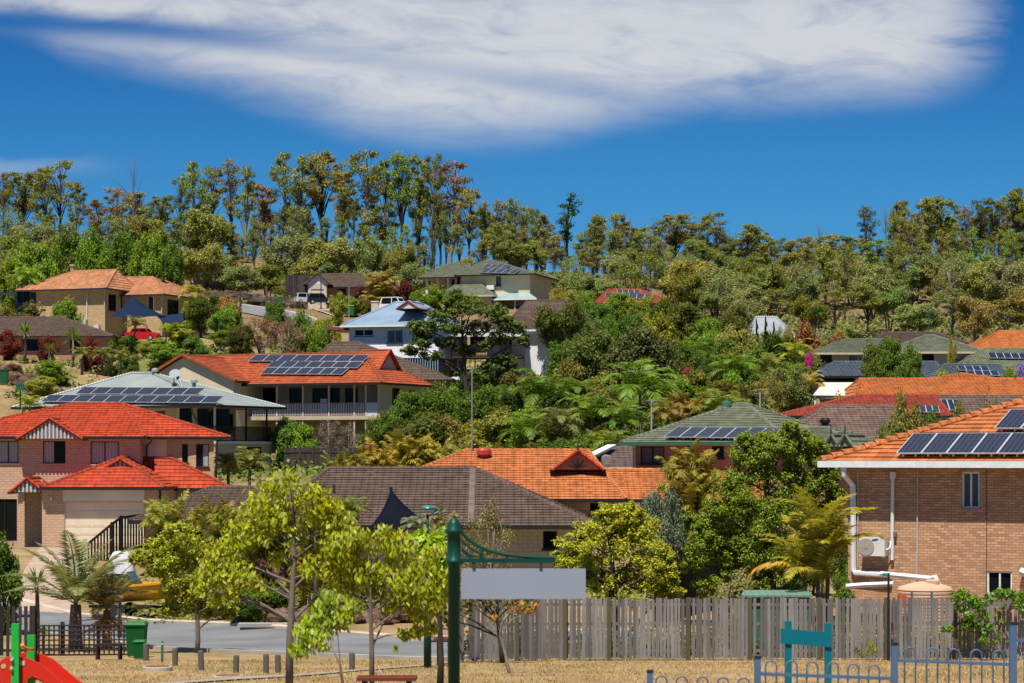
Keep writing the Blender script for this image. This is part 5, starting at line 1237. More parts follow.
def boat():
    t = empty('speedboat', at(136,94), 'yellow speedboat on a trailer under the yellow green tree', 'boat', rz=R(-8)); YL = metal_paint((.72,.36,.015), .3)
    m = MB(); st = []
    for i in range(9):
        x = -1.9+i*.47; f = min(1, (8-i)/4.5); w = .95*f**.6 if i < 8 else .03; kz = .62+.25*(i/8)**2; gzz = 1.28+.22*(i/8)**2; ch = kz+.28
        st.append([(x,-w,gzz),(x,-w*.86,ch),(x,0,kz),(x,w*.86,ch),(x,w,gzz)])
    vs = [p for r in st for p in r]; fs = [(i*5+j, (i+1)*5+j, (i+1)*5+j+1, i*5+j+1) for i in range(8) for j in range(4)]+[(0,1,2,3,4)]
    m.add(vs, fs); m.build('hull', YL, t)
    m = MB(); top = [r[0] for r in st]+[r[4] for r in st[::-1]]
    m.add([(x, y*.97, z-.04) for x, y, z in top], [tuple(range(len(top)))[::-1]]); m.build('deck', paint((.6,.58,.55)), t)
    m = MB(); [m.bar(st[i][s], st[i+1][s], .07, .08) for i in range(8) for s in (0, 4)]; m.build('gunwale', YL, t)
    MB().add([(.1,-.6,1.35),(.1,.6,1.35),(-.25,.55,1.85),(-.25,-.55,1.85)], [(0,1,2,3)]).build('windscreen', glass((.06,.1,.16)), t)
    m = MB(); m.extrude([(-.35,0),(.3,0),(.38,.5),(.2,.75),(-.25,.72),(-.4,.4)], (1,0,0), (0,0,1), (-2.15,-.28,1.05), (0,.56,0)); m.build('outboard_motor', paint((.72,.73,.76)), t)
    m = MB(); m.box(-1.9, 2.6, -.06, .06, .42, .52); m.box(-.9, .6, -.7, .7, .42, .5); m.build('trailer', CHAR, t)
    for y in (-.85, .85): MB().tube([(-.5,y-.09,.3),(-.5,y+.09,.3)], .3, 14).build('wheel', plain((.02,.02,.02)), t)
    # crumpled white cover beside the boat
    rg = random.Random(5); m = MB(); n = 9; vs = []
    for i in range(n):
        for j in range(n):
            a, b = i/(n-1)*2-1, j/(n-1)*2-1; h = 1.55*(1-max(abs(a), abs(b))**4)+rg.uniform(-.16,.16)*(1-max(abs(a), abs(b))); vs.append((a*.62+rg.uniform(-.06,.06), b*.6+rg.uniform(-.06,.06), max(h*.62, 0)))
    fs = [(i*n+j, (i+1)*n+j, (i+1)*n+j+1, i*n+j+1) for i in range(n-1) for j in range(n-1)]
    p = at(121,106); q = empty('covered_boat', p+V3((0,0,.6)), 'white tarpaulin covered boat behind the yellow speedboat', 'boat'); MB().add(vs, fs).build('tarpaulin', paint((.50,.51,.55), .6), q, True)
    MB().box(-.55,.55,-.5,.5,-.6,.05).build('trailer', CHAR, q)
boat()
# wheelie bins on the hilltop
for u, v, D, c, lab in ((280,305,286,(.02,.16,.05),'green wheelie bin with yellow lid on the hilltop street verge'),(605.5/4+200,315,262,(.02,.16,.05),'green wheelie bin with yellow lid on the grass above the blue house'),(4,384,178,(.015,.10,.04),'dark green bin at the left edge beside the boulder wall')):
    t = empty('wheelie_bin', P(u,v,D), lab, 'bin'); m = MB(); m.add([(-.24,-.26,.0),(.24,-.26,.0),(.24,.26,.0),(-.24,.26,.0),(-.3,-.34,1.),(.3,-.34,1.),(.3,.36,1.),(-.3,.36,1.)], [(0,3,2,1),(0,1,5,4),(1,2,6,5),(2,3,7,6),(3,0,4,7)]); m.build('body', metal_paint(c), t)
    MB().box(-.33,.33,-.38,.4,1.0,1.08).build('lid', metal_paint((.5,.42,.03) if u > 10 else c), t)
t = empty('timber_screen', P(291,283,300), 'dark timber screen beside the garage on the hilltop', 'fence'); m = MB()
for i in range(14): m.box(-.7+i*.22, -.5+i*.22, 0, .05, -1.5, 1.0)
m.build('palings', wood((.08,.07,.075)), t)
t = empty('white_pillar', P(375,313,258), 'squat white rendered pillar left of the white van', 'pillar'); MB().box(-.38,.38,-.38,.38,-1,1.15).build('shaft', paint((.62,.52,.42)), t); MB().box(-.44,.44,-.44,.44,1.15,1.28).build('cap', paint((.66,.58,.48)), t)
# ------------------------------------------------------------------ vegetation
def np_mesh(name, V, mat):
    """V: n x k x 3 polygons"""
    n, k, _ = V.shape; me = bpy.data.meshes.new(name)
    me.vertices.add(n*k); me.vertices.foreach_set('co', V.astype(np.float32).ravel())
    me.loops.add(n*k); me.loops.foreach_set('vertex_index', np.arange(n*k, dtype=np.int32))
    me.polygons.add(n); me.polygons.foreach_set('loop_start', np.arange(0, n*k, k, dtype=np.int32))
    me.polygons.foreach_set('loop_total', np.full(n, k, dtype=np.int32))
    me.materials.append(mat); me.update(calc_edges=True); return me
def unit(a): return a/np.maximum(np.linalg.norm(a, axis=-1, keepdims=True), 1e-9)
def leafquads(rg, C, N, L, asp=.55, droop=0.):
    n = len(C); t = unit(np.cross(N, rg.normal(size=(n,3)))); t = unit(t+np.array([0,0,-droop])); b = unit(np.cross(t, N))
    L = L*rg.uniform(.65, 1.3, (n,1)); w = L*asp
    return np.stack([C-t*L*.5, C+b*w*.5+t*L*.05, C+t*L*.5, C-b*w*.5+t*L*.05], 1)
def clump_leaves(rg, cl, per, L, asp=.55, fill=.5, up=.55, droop=0.):
    """cl: (x,y,z,rx,rz) clumps"""
    out = []
    for x, y, z, rx, rz in cl:
        n = max(6, int(per)); d = unit(rg.normal(size=(n,3))); r = rg.uniform(0,1,(n,1))**fill
        lump = 1+.28*np.sin(d[:,:1]*5+x*37)*np.cos(d[:,1:2]*4+z*23)
        C = np.array([x,y,z])+d*r*lump*np.array([rx,rx,rz])
        N = unit(d*.55+np.array([0,-.12,up+.15])+rg.normal(size=(n,3))*.5)
        out.append(leafquads(rg, C, N, L, asp, droop))
    return np.concatenate(out)
LEAF = leaf(); LEAFB = leaf(.34, .27, .45)
BARKG = bark((.17,.14,.115)); BARKD = bark((.06,.048,.04)); BARKP = bark((.26,.22,.18))
def limbs(mb, rgp, base, top, cl, r0, frac=1., wob=.03, seg=7, start=.25):
    pts = []; rad = []
    ph = rgp.random()*6; q = rgp.random()*6
    for i in range(seg+1):
        t = i/seg; pts.append(Vector((base[0]+(top[0]-base[0])*t+wob*math.sin(3*t+ph)*t, base[1]+(top[1]-base[1])*t+wob*math.sin(2.6*t+q)*t, base[2]+(top[2]-base[2])*t))); rad.append(r0*(1-.72*t))
    mb.tube(pts, rad, 7)
    for x, y, z, rx, rz in cl:
        if rgp.random() > frac: continue
        c = Vector((x,y,z)); rel = min(max((z-base[2])/(top[2]-base[2])-.22-rgp.random()*.12, start*.7), .94)
        k = rel*seg; i = min(int(k), seg-1); p = pts[i].lerp(pts[i+1], k-i); rr = r0*(1-.72*rel)*.55
        m = p.lerp(c, .5)+Vector((0,0,.12*(c-p).length)); mb.tube([p, m, c], [rr, rr*.6, rr*.2], 5, cap=False)
PROTO = {}
def proto(kind, trunk_mb, V, bm, width, lm=None):
    if trunk_mb:
        k = 1/np.quantile(V[:,:,2], .998); V = V*np.array([1,1,k]); trunk_mb.v = [(a, b, c*k) for a, b, c in trunk_mb.v]
    PROTO.setdefault(kind, []).append((trunk_mb.mesh('trunk', bm, True) if trunk_mb else None, np_mesh('crown', V, lm or LEAF), width))
def make_gum(seed, spread=.2, low=.5, nc=16, per=120, narrow=False, bm=None, L=.022):
    r = random.Random(seed); rg = np.random.default_rng(seed); cl = []
    for i in range(nc):
        t = low+(1-low-.06)*((i+r.random())/nc); prof = math.sin(math.pi*min(1, .12+.88*(t-low)/(1-low)))**.6 if not narrow else .6+.4*math.sin(math.pi*(t-low)/(1-low))
        a = r.random()*6.28; d = spread*prof*(r.random()**.6); s = r.uniform(.026,.07)
        cl.append((d*math.cos(a), d*math.sin(a), t, s*1.25, s*.85))
    mb = MB(); limbs(mb, r, (0,0,-.03), (r.uniform(-.03,.03), r.uniform(-.03,.03), .95), cl, .0165, 1., .04)
    proto('narrow' if narrow else 'gum', mb, clump_leaves(rg, cl, per, L, .5, .45, .4, .3), bm or BARKD, 2*spread+.1)
for s, sp, lo in ((1,.2,.5),(2,.16,.36),(3,.25,.58),(4,.13,.32),(5,.22,.44),(6,.18,.6),(7,.27,.42),(8,.17,.5),(9,.24,.36)): make_gum(s, sp, lo-.06, 20+2*s, 170, bm=(BARKD, BARKG, BARKP)[s % 3])
for s in (11,12,13): make_gum(s, .1, .42, 18, 110, True)
def make_bushy(seed, low=.3, nc=34, per=420, L=.032, kind='bushy', flat=1., lm=None, bm=None, multi=3, cr=.12):
    r = random.Random(seed); rg = np.random.default_rng(seed); cl = []
    for i in range(nc):
        z = r.uniform(-1,1); a = r.random()*6.28; q = math.sqrt(1-z*z); k = r.uniform(.55,.9)+.12*math.sin(a*2+seed)
        s = cr*r.uniform(.7,1.25); cl.append((.36*k*q*math.cos(a), .36*k*q*math.sin(a), low+(1-low)*.5+(1-low)*.5*z*.86*k*flat, s, s*.85))
    mb = MB()
    for i in range(multi): limbs(mb, r, (r.uniform(-.05,.05), r.uniform(-.05,.05), -.03), (r.uniform(-.18,.18), r.uniform(-.18,.18), .7), cl[i::multi], .02, .7, .04)
    proto(kind, mb, clump_leaves(rg, cl, per, L, .55, .5, .5), bm or BARKG, .86, lm)
for s in (21,22,23,24,25): make_bushy(s, low=(.18,.3,.24,.34,.2)[s-21])
for s in (31,32,33): make_bushy(s, .04, 60, 380, .032, 'dense', 1.02, LEAF, BARKD, 2, .115)
for s in (41,42,43): make_bushy(s, -.15, 34, 380, .046, 'shrub', 1.0, LEAFB, BARKD, 2, .14)
for s in (51,52): make_bushy(s, .15, 28, 150, .028, 'sparse', 1., LEAF, BARKP, 5, .12)
def make_dead(seed):
    r = random.Random(seed); mb = MB(); cl = []
    for i in range(26):
        t = r.uniform(.35,1); a = r.random()*6.28; d = r.uniform(.04,.16)*math.sin(math.pi*min(1,(t-.2)/.8))+.02; cl.append((d*2.2*math.cos(a), d*2.2*math.sin(a), min(1, t+.06), .05, .05))
    limbs(mb, r, (0,0,-.03), (.01,0,1), cl, .011, 1, .02)
    rg = np.random.default_rng(seed); proto('bare', mb, clump_leaves(rg, cl, 26, .012, .12, .6, .2), bark((.14,.115,.11)), .36)
make_dead(61); make_dead(62)
def make_conifer(seed):
    r = random.Random(seed); rg = np.random.default_rng(seed); cl = []
    for i in range(26):
        t = i/25; a = r.random()*6.28; d = .09*(1-t)+.012; cl.append((d*.6*math.cos(a), d*.6*math.sin(a), .06+.92*t, .05*(1.15-t), .05))
    mb = MB(); limbs(mb, r, (0,0,-.02), (0,0,.9), [], .014); proto('conifer', mb, clump_leaves(rg, cl, 120, .03, .4), BARKD, .2)
make_conifer(71)
# palms
def frond(rg, e0, az, L, droop, nl=24, ll=.3, lw=.035, base=(0,0,0), vee=.55, twist=0., grav=.8):
    """one feather frond: stalk strip + leaflets, as quads"""
    P_ = [np.array(base, float)]; T = []; e = e0; n = 9
    for i in range(n):
        t = np.array([math.cos(e)*math.cos(az), math.cos(e)*math.sin(az), math.sin(e)]); T.append(t); P_.append(P_[-1]+t*L/n); e -= droop/n*(.5+1.3*i/n)
    P_ = np.array(P_); T.append(T[-1]); T = np.array(T); S = np.array([-math.sin(az), math.cos(az), 0]); S = S+np.array([0,0,twist]); Q = []
    for i in range(n): w = .016*L*(1-i/n*.75); Q.append([P_[i]-S*w, P_[i]+S*w, P_[i+1]+S*w*.9, P_[i+1]-S*w*.9])
    for k in range(nl):
        s = .12+.87*k/(nl-1); f = s*n; i = min(int(f), n-1); p = P_[i]+(P_[i+1]-P_[i])*(f-i); t = T[i]
        l = L*ll*math.sin(math.pi*min(1, .16+.8*s))**.8*rg.uniform(.8,1.15); up = np.cross(S, t)
        for sd in (-1, 1):
            d = unit(t*(.55+.5*s)+S*sd*1.+up*-vee*rg.uniform(.4,1.3)*.5+np.array([0,0,-grav*rg.uniform(.5,1.2)])); w = L*lw*.5; m = p+d*l*.45-np.array([0,0,.02*l]); en = p+d*l-np.array([0,0,.16*l])
            b = unit(t-d*t.dot(d))*w; Q.append([p, m+b, en, m-b])
    return np.array(Q)
def make_palm(seed, n=14, droop=1.9, up=1.5, nl=22, ll=.3, lw=.045, kind='palm', vee=.75):
    rg = np.random.default_rng(seed); Q = []
    for i in range(n): t = i/(n-1); Q.append(frond(rg, up-1.15*t*rg.uniform(.8,1.15), i*2.4+rg.uniform(-.3,.3), rg.uniform(.85,1.1), droop*rg.uniform(.75,1.2), nl, ll, lw, vee=vee, grav=.2 if kind == 'datepalm' else .55))
    proto(kind, None, np.concatenate(Q), None, 1.8, LEAFB)
for s in (81,82,83): make_palm(s)
for s in (84,85): make_palm(s, 17, .95, 1.5, 40, .2, .022, 'datepalm', .4)
def make_cane(seed):
    rg = np.random.default_rng(seed); r = random.Random(seed); Q = []; mb = MB()
    for k in range(15):
        a = r.random()*6.28; d = r.uniform(.0,.3); h = r.uniform(.05,.58); x, y = d*math.cos(a), d*math.sin(a)
        mb.tube([(x*.5,y*.5,-.05),(x*.8,y*.8,h*.6),(x,y,h)], [.014,.012,.01], 6)
        for i in range(9): Q.append(frond(rg, rg.uniform(.75,1.45), rg.uniform(0,6.28), rg.uniform(.34,.5), rg.uniform(1.1,2.1), 26, .34, .04, (x,y,h), grav=.5))
    proto('cane', mb, np.concatenate(Q), bark((.22,.2,.06)), .95, LEAFB)
for s in (91,92,93): make_cane(s)
def make_spiky(seed, n=90, kind='yucca', lo=-.5):
    rg = np.random.default_rng(seed); d = unit(rg.normal(size=(n,3))); d[:,2] = np.abs(d[:,2])*1.2+lo*rg.random(n); d = unit(d); S = unit(np.cross(d, [0,0,1.])); w = .035
    p = np.zeros((n,3)); m = d*.5; e = d*rg.uniform(.85,1.05,(n,1))-np.array([0,0,.12])
    proto(kind, None, np.stack([p-S*w*.5, m-S*w, e, m+S*w, p+S*w*.5], 1)[:, [0,1,2,3]], None, 1.8, LEAFB)
make_spiky(95)

CNT = {}
def put(kind, u, vtop, D, wpx, color, name, label, cat='tree', group=None, base=None, rot=None, height=None, var=None, jit=.12):
    x = (u-512)*D/F; g = gz(x, D) if base is None else base
    h = height if height else (HZ-vtop)*D/F+HC-g
    if h < .4: h = .4
    L = PROTO[kind]; i = CNT.get(kind, 0); CNT[kind] = i+1; tm, cm, w = L[i % len(L)] if var is None else L[var]
    t = empty(name, (x, D, g), label, cat, group, rz=rnd.random()*6.28 if rot is None else rot)
    s = wpx*D/F/w*(1.06 if group and 'forest' in group else 1.08); t.scale = (s, s, h)
    c = tuple(max(.004, q*(1+rnd.uniform(-jit, jit))) for q in color)
    if tm is not None: link_mesh('trunk', tm, t)
    link_mesh('crown' if cat in ('tree','palm') else 'foliage', cm, t, c)
    return t
def palm(u, vtop, D, fpx, color, label, kind='palm', trunk_r=.13, vbase=None, skirt=None, name='palm_tree', bm=None, var=None, heads=1):
    x = (u-512)*D/F; g = gz(x, D); fl = fpx*D/F; top = (HZ-vtop)*D/F+HC; hc = max(top-fl*.68-g, .15)
    t = empty(name, (x, D, g), label, 'palm', rz=rnd.random()*6.28)
    b = bm or BARKG; MB().tube([(0,0,-.3),(.02*hc,0,hc*.5),(0,0,hc)], [trunk_r*1.25, trunk_r, trunk_r*.8], 9).build('trunk', b, t, True)
    L = PROTO[kind]; i = CNT.get(kind, 0); CNT[kind] = i+1; _, cm, w = L[i % len(L)] if var is None else L[var]
    o = link_mesh('crown', cm, t, color); o.location = (0,0,hc); o.scale = (fl,)*3
    if skirt:
        o = link_mesh('dead_fronds', L[(i+1) % len(L)][1], t, skirt); o.location = (0,0,hc-.08*fl); o.scale = (fl*.8, fl*.8, -fl*.55)
    return t
def ctree(name, label, u, vb, D, trunk, clumps, per, L, color, r0=.07, bm=None, cat='tree', asp=.55, fill=.5, droop=0., depth=.6, seed=1, up=.55, lm=None, rz=.85, fine=None, trunks=1, g=None, extra=0):
    """one tree grown to measured crown masses: trunk [(u,v)], clumps [(u,v,r_px)]"""
    k = D/F; r = random.Random(seed); rg = np.random.default_rng(seed); x0 = (u-512)*k; g = gz(x0, D) if g is None else g; o = V3((x0, D, g))
    t = empty(name, o, label, cat); Z = lambda v: (HZ-v)*k+HC-g; X = lambda q: (q-u)*k
    zb = -.15; pts = [V3((X(a), r.uniform(-.06,.06)*i, Z(b))) for i, (a, b) in enumerate(trunk)]; pts[0] = V3((X(trunk[0][0]), 0, zb)) if vb is None else pts[0]
    cl = []
    for a, b, q in clumps: cl.append((X(a), r.uniform(-depth, depth)*max(.5, q*k*1.2), Z(b), q*k, q*k*rz))
    for _ in range(extra):
        a, b = r.sample(cl[:len(clumps)], 2)
        if math.hypot(a[0]-b[0], a[2]-b[2])/k < 60: s = r.uniform(.25,.75); cl.append(tuple(a[i]+(b[i]-a[i])*s for i in range(3))+(max(a[3],b[3]), max(a[4],b[4])))
    mb = MB(); n = len(pts); mb.tube(pts, [r0*(1-.65*i/(n-1)) for i in range(n)], 9)
    for c in cl[:len(clumps)]:
        if extra and r.random() < .45: continue
        e = V3(c[:3]); hd = math.hypot(e.x-pts[-1].x, e.y-pts[-1].y); best = min(range(n), key=lambda i: abs(pts[i].z-(e.z-.75*hd)))
        
        i = max(0, min(best, n-2)); p = pts[i].lerp(pts[i+1], r.uniform(0,.6)); rr = r0*(1-.65*i/(n-1))*.5; m = p.lerp(e, .55)+V3((r.uniform(-.1,.1),0,.06*(e-p).length)); mb.tube([p, m, e], [rr, rr*.7, rr*.3], 6, cap=False)
    mb.build('trunk', bm or BARKG, t, True)
    sub = []
    if fine:                                 # break each mass into smaller leaf sprays
        nf, fr = fine
        for c in cl:
            for _ in range(nf):
                d = unit(rg.normal(size=3)); q = rg.uniform(.45,1.)
                sub.append((c[0]+d[0]*c[3]*q, c[1]+d[1]*c[3]*q, c[2]+d[2]*c[4]*q, c[3]*fr*rg.uniform(.7,1.3), c[4]*fr*rg.uniform(.7,1.2)))
    V = clump_leaves(rg, sub or cl, per, L, asp, fill, up, droop)
    link_mesh('crown', np_mesh('crown', V, lm or LEAF), t, color)
    return t
OLIVE=(.16,.172,.022); DK=(.042,.078,.008); MID=(.078,.138,.009); BRT=(.13,.215,.010); YEL=(.20,.235,.015); RUST=(.19,.125,.036); GREY=(.19,.215,.07); GOLD=(.27,.21,.02); SAGE=(.16,.20,.05); KHAKI=(.215,.205,.038); DKOL=(.095,.108,.016); RED=(.14,.03,.014)
LIME=(.17,.21,.026)
CN = {LIME:'light green', OLIVE:'olive', DK:'dark green', MID:'green', BRT:'bright green', YEL:'yellow green', RUST:'rusty', GREY:'grey green', GOLD:'golden', SAGE:'sage green', KHAKI:'khaki', DKOL:'dark olive', RED:'dark red'}
# ---- forest on the hill
SEC = [(60,'at the left end'),(185,'above the tan house'),(300,'above the boulders'),(385,'above the brown gable'),(560,'above the cream house'),(690,'above the solar roof'),(800,'above the grey roof'),(900,'above sage roofs'),(2000,'at the right end')]
ORD = ['first','second','third','fourth','fifth','sixth','seventh','eighth','ninth','tenth','eleventh','twelfth','thirteenth','fourteenth','fifteenth','sixteenth','seventeenth','eighteenth']
def sector(u):
    for q, s in SEC:
        if u < q: return s
BUCK = {}
FOREST = []
def ftree(kind, u, D, wpx, color, row, vtop=None, height=None):
    FOREST.append((row, sector(u), kind, CN[color], u, D, wpx, color, vtop, height))
KIND = {'gum':('gum_tree','%s gum'),'narrow':('gum_tree','narrow %s gum'),'bare':('bare_tree','bare %s tree'),'bushy':('bushy_tree','rounded %s tree'),'sparse':('thin_tree','thin %s tree'),'dense':('bushy_tree','leafy %s tree'),'conifer':('pine_tree','%s pine')}
sk = [(3,172,34,OLIVE),(22,172,50,OLIVE),(45,168,40,LIME),(60,160,48,LIME),(76,182,34,OLIVE),(100,200,44,RUST),(118,188,50,RUST),(140,192,44,KHAKI),(160,196,36,OLIVE),(180,180,34,DKOL),(196,162,40,LIME),(213,166,44,OLIVE),(246,166,38,LIME),(262,184,40,RUST),
 (286,153,40,OLIVE),(302,156,38,OLIVE),(322,151,50,OLIVE),(342,172,40,KHAKI),(364,151,52,OLIVE),(385,160,40,DKOL),(401,153,38,LIME),(418,155,38,OLIVE),(434,154,34,DKOL),(450,162,54,RUST),(470,188,44,KHAKI),(484,206,34,DKOL),(494,214,30,OLIVE),
 (512,198,24,SAGE),(526,206,26,OLIVE),(543,214,30,OLIVE),(555,232,26,OLIVE),(597,214,28,SAGE),(616,213,48,OLIVE),(632,226,36,OLIVE),(650,226,38,SAGE),(674,214,50,KHAKI),(692,222,30,RUST),(715,213,42,OLIVE),(730,236,30,DKOL),(748,224,44,OLIVE),(762,232,34,LIME),(778,238,34,DKOL),(797,238,34,OLIVE),
 (810,236,34,KHAKI),(828,234,52,KHAKI),(848,236,36,SAGE),(903,201,34,OLIVE),(925,198,44,OLIVE),(940,196,44,OLIVE),(955,214,34,LIME),(992,198,34,DKOL),(1004,196,30,SAGE),(1018,188,42,OLIVE),(1036,192,40,OLIVE)]
for u, v, w, c in sk: ftree('gum', u, 352+((u*37) % 24), w, c, 'on the skyline', v)
for u, v, w, c in ((231,159,24,RUST),(568,193,30,DK),(868,206,26,DKOL),(896,215,24,OLIVE),(500,200,20,RUST),(967,206,20,RUST),(980,200,26,DKOL),(440,190,24,DKOL)): ftree('narrow', u, 350, w, c, 'on the skyline', v)
for u, v, w in ((134,155,26),(821,222,20),(656,215,16),(519,196,20)): ftree('bare', u, 352, w, RUST, 'on the skyline', v)
for i, u in enumerate(range(486, 1034, 11)):
    v = min(sk, key=lambda q: abs(q[0]-u))[1]; ftree(('gum','narrow','gum','bare','narrow')[i*3 % 5], u+(i*5) % 7, 358+(i*7) % 10, 20+(i*11) % 12, (OLIVE, SAGE, DKOL, KHAKI, LIME, OLIVE, RUST)[i*4 % 7], 'behind the skyline', v+2+(i*13) % 26)
fr = random.Random(11)
def skyv(u): return min(sk, key=lambda q: abs(q[0]-u))[1]
PAL = [OLIVE, DKOL, OLIVE, KHAKI, SAGE, OLIVE, LIME, SAGE]
u = -8
while u < 1034:
    left = u < 260; d = skyv(u); ftree('gum' if fr.random() < .5 else 'narrow', u, fr.uniform(338,349), fr.uniform(17,28), fr.choice(PAL), 'in the second row', d+(fr.uniform(44,82) if u < 480 else fr.uniform(12,48))); u += fr.uniform(9,17)
u = -10
while u < 1034:
    d = skyv(u); kd = fr.choice(['bushy','narrow','sparse','gum','bushy','gum']); ftree(kd, u, fr.uniform(322,336), fr.uniform(30,52)*(.7 if kd in ('gum','narrow') else 1), fr.choice([KHAKI,OLIVE,SAGE,OLIVE,LIME,GREY]), 'in mid forest', None, fr.uniform(6.,8.5) if u < 430 else fr.uniform(3.6,6.)*(1.35 if kd in ('gum','narrow') else 1)); u += fr.uniform(15,24)
u = -10
while u < 1034:
    if not 470 < u < 560 or True:
        ftree(fr.choice(['bushy','bushy','sparse']), u, fr.uniform(306,318), fr.uniform(34,58), fr.choice([KHAKI,OLIVE,SAGE,SAGE,OLIVE,GREY]), 'in the front row', None, fr.uniform(4.5,7.) if u > 560 else fr.uniform(4.5,6.5))
    u += fr.uniform(17,27)
u = 690
while u < 1036:
    kd = fr.choice(['bushy','bushy','gum','narrow','sparse']); ftree(kd, u, fr.uniform(284,300), fr.uniform(44,66)*(.6 if kd in ('gum','narrow') else 1), fr.choice([GREY,SAGE,SAGE,OLIVE,GREY,KHAKI]), 'in the lower rows', None, fr.uniform(5.5,8)*(1.25 if kd in ('gum','narrow') else 1)); u += fr.uniform(18,27)
u = 565
while u < 1036:
    if 588 < u < 690: u = 690
    ftree(fr.choice(['bushy','bushy','gum']), u, fr.uniform(270,282) if u > 800 else fr.uniform(272,290), fr.uniform(36,56), fr.choice([GREY,SAGE,OLIVE,OLIVE,KHAKI]), 'at the forest foot', None, fr.uniform(4.,6.5)); u += fr.uniform(22,34)
FOREST.sort(key=lambda q: q[4])
for row, secn, kind, cn, u, D, w, color, vtop, height in FOREST:
    nm, ph = KIND[kind]; key = (row, secn, ph, cn); BUCK[key] = BUCK.get(key, 0)+1
TOT = dict(BUCK); BUCK.clear()
for row, secn, kind, cn, u, D, w, color, vtop, height in FOREST:
    nm, ph = KIND[kind]; key = (row, secn, ph, cn); i = BUCK.get(key, 0); BUCK[key] = i+1
    lab = ph % cn+' '+row+' '+secn
    if TOT[key] > 1: lab = ORD[i]+' '+lab+' from left'
    put(kind, u, vtop, D, w, color, nm, lab, 'tree', 'forest trees on the hill', height=height)
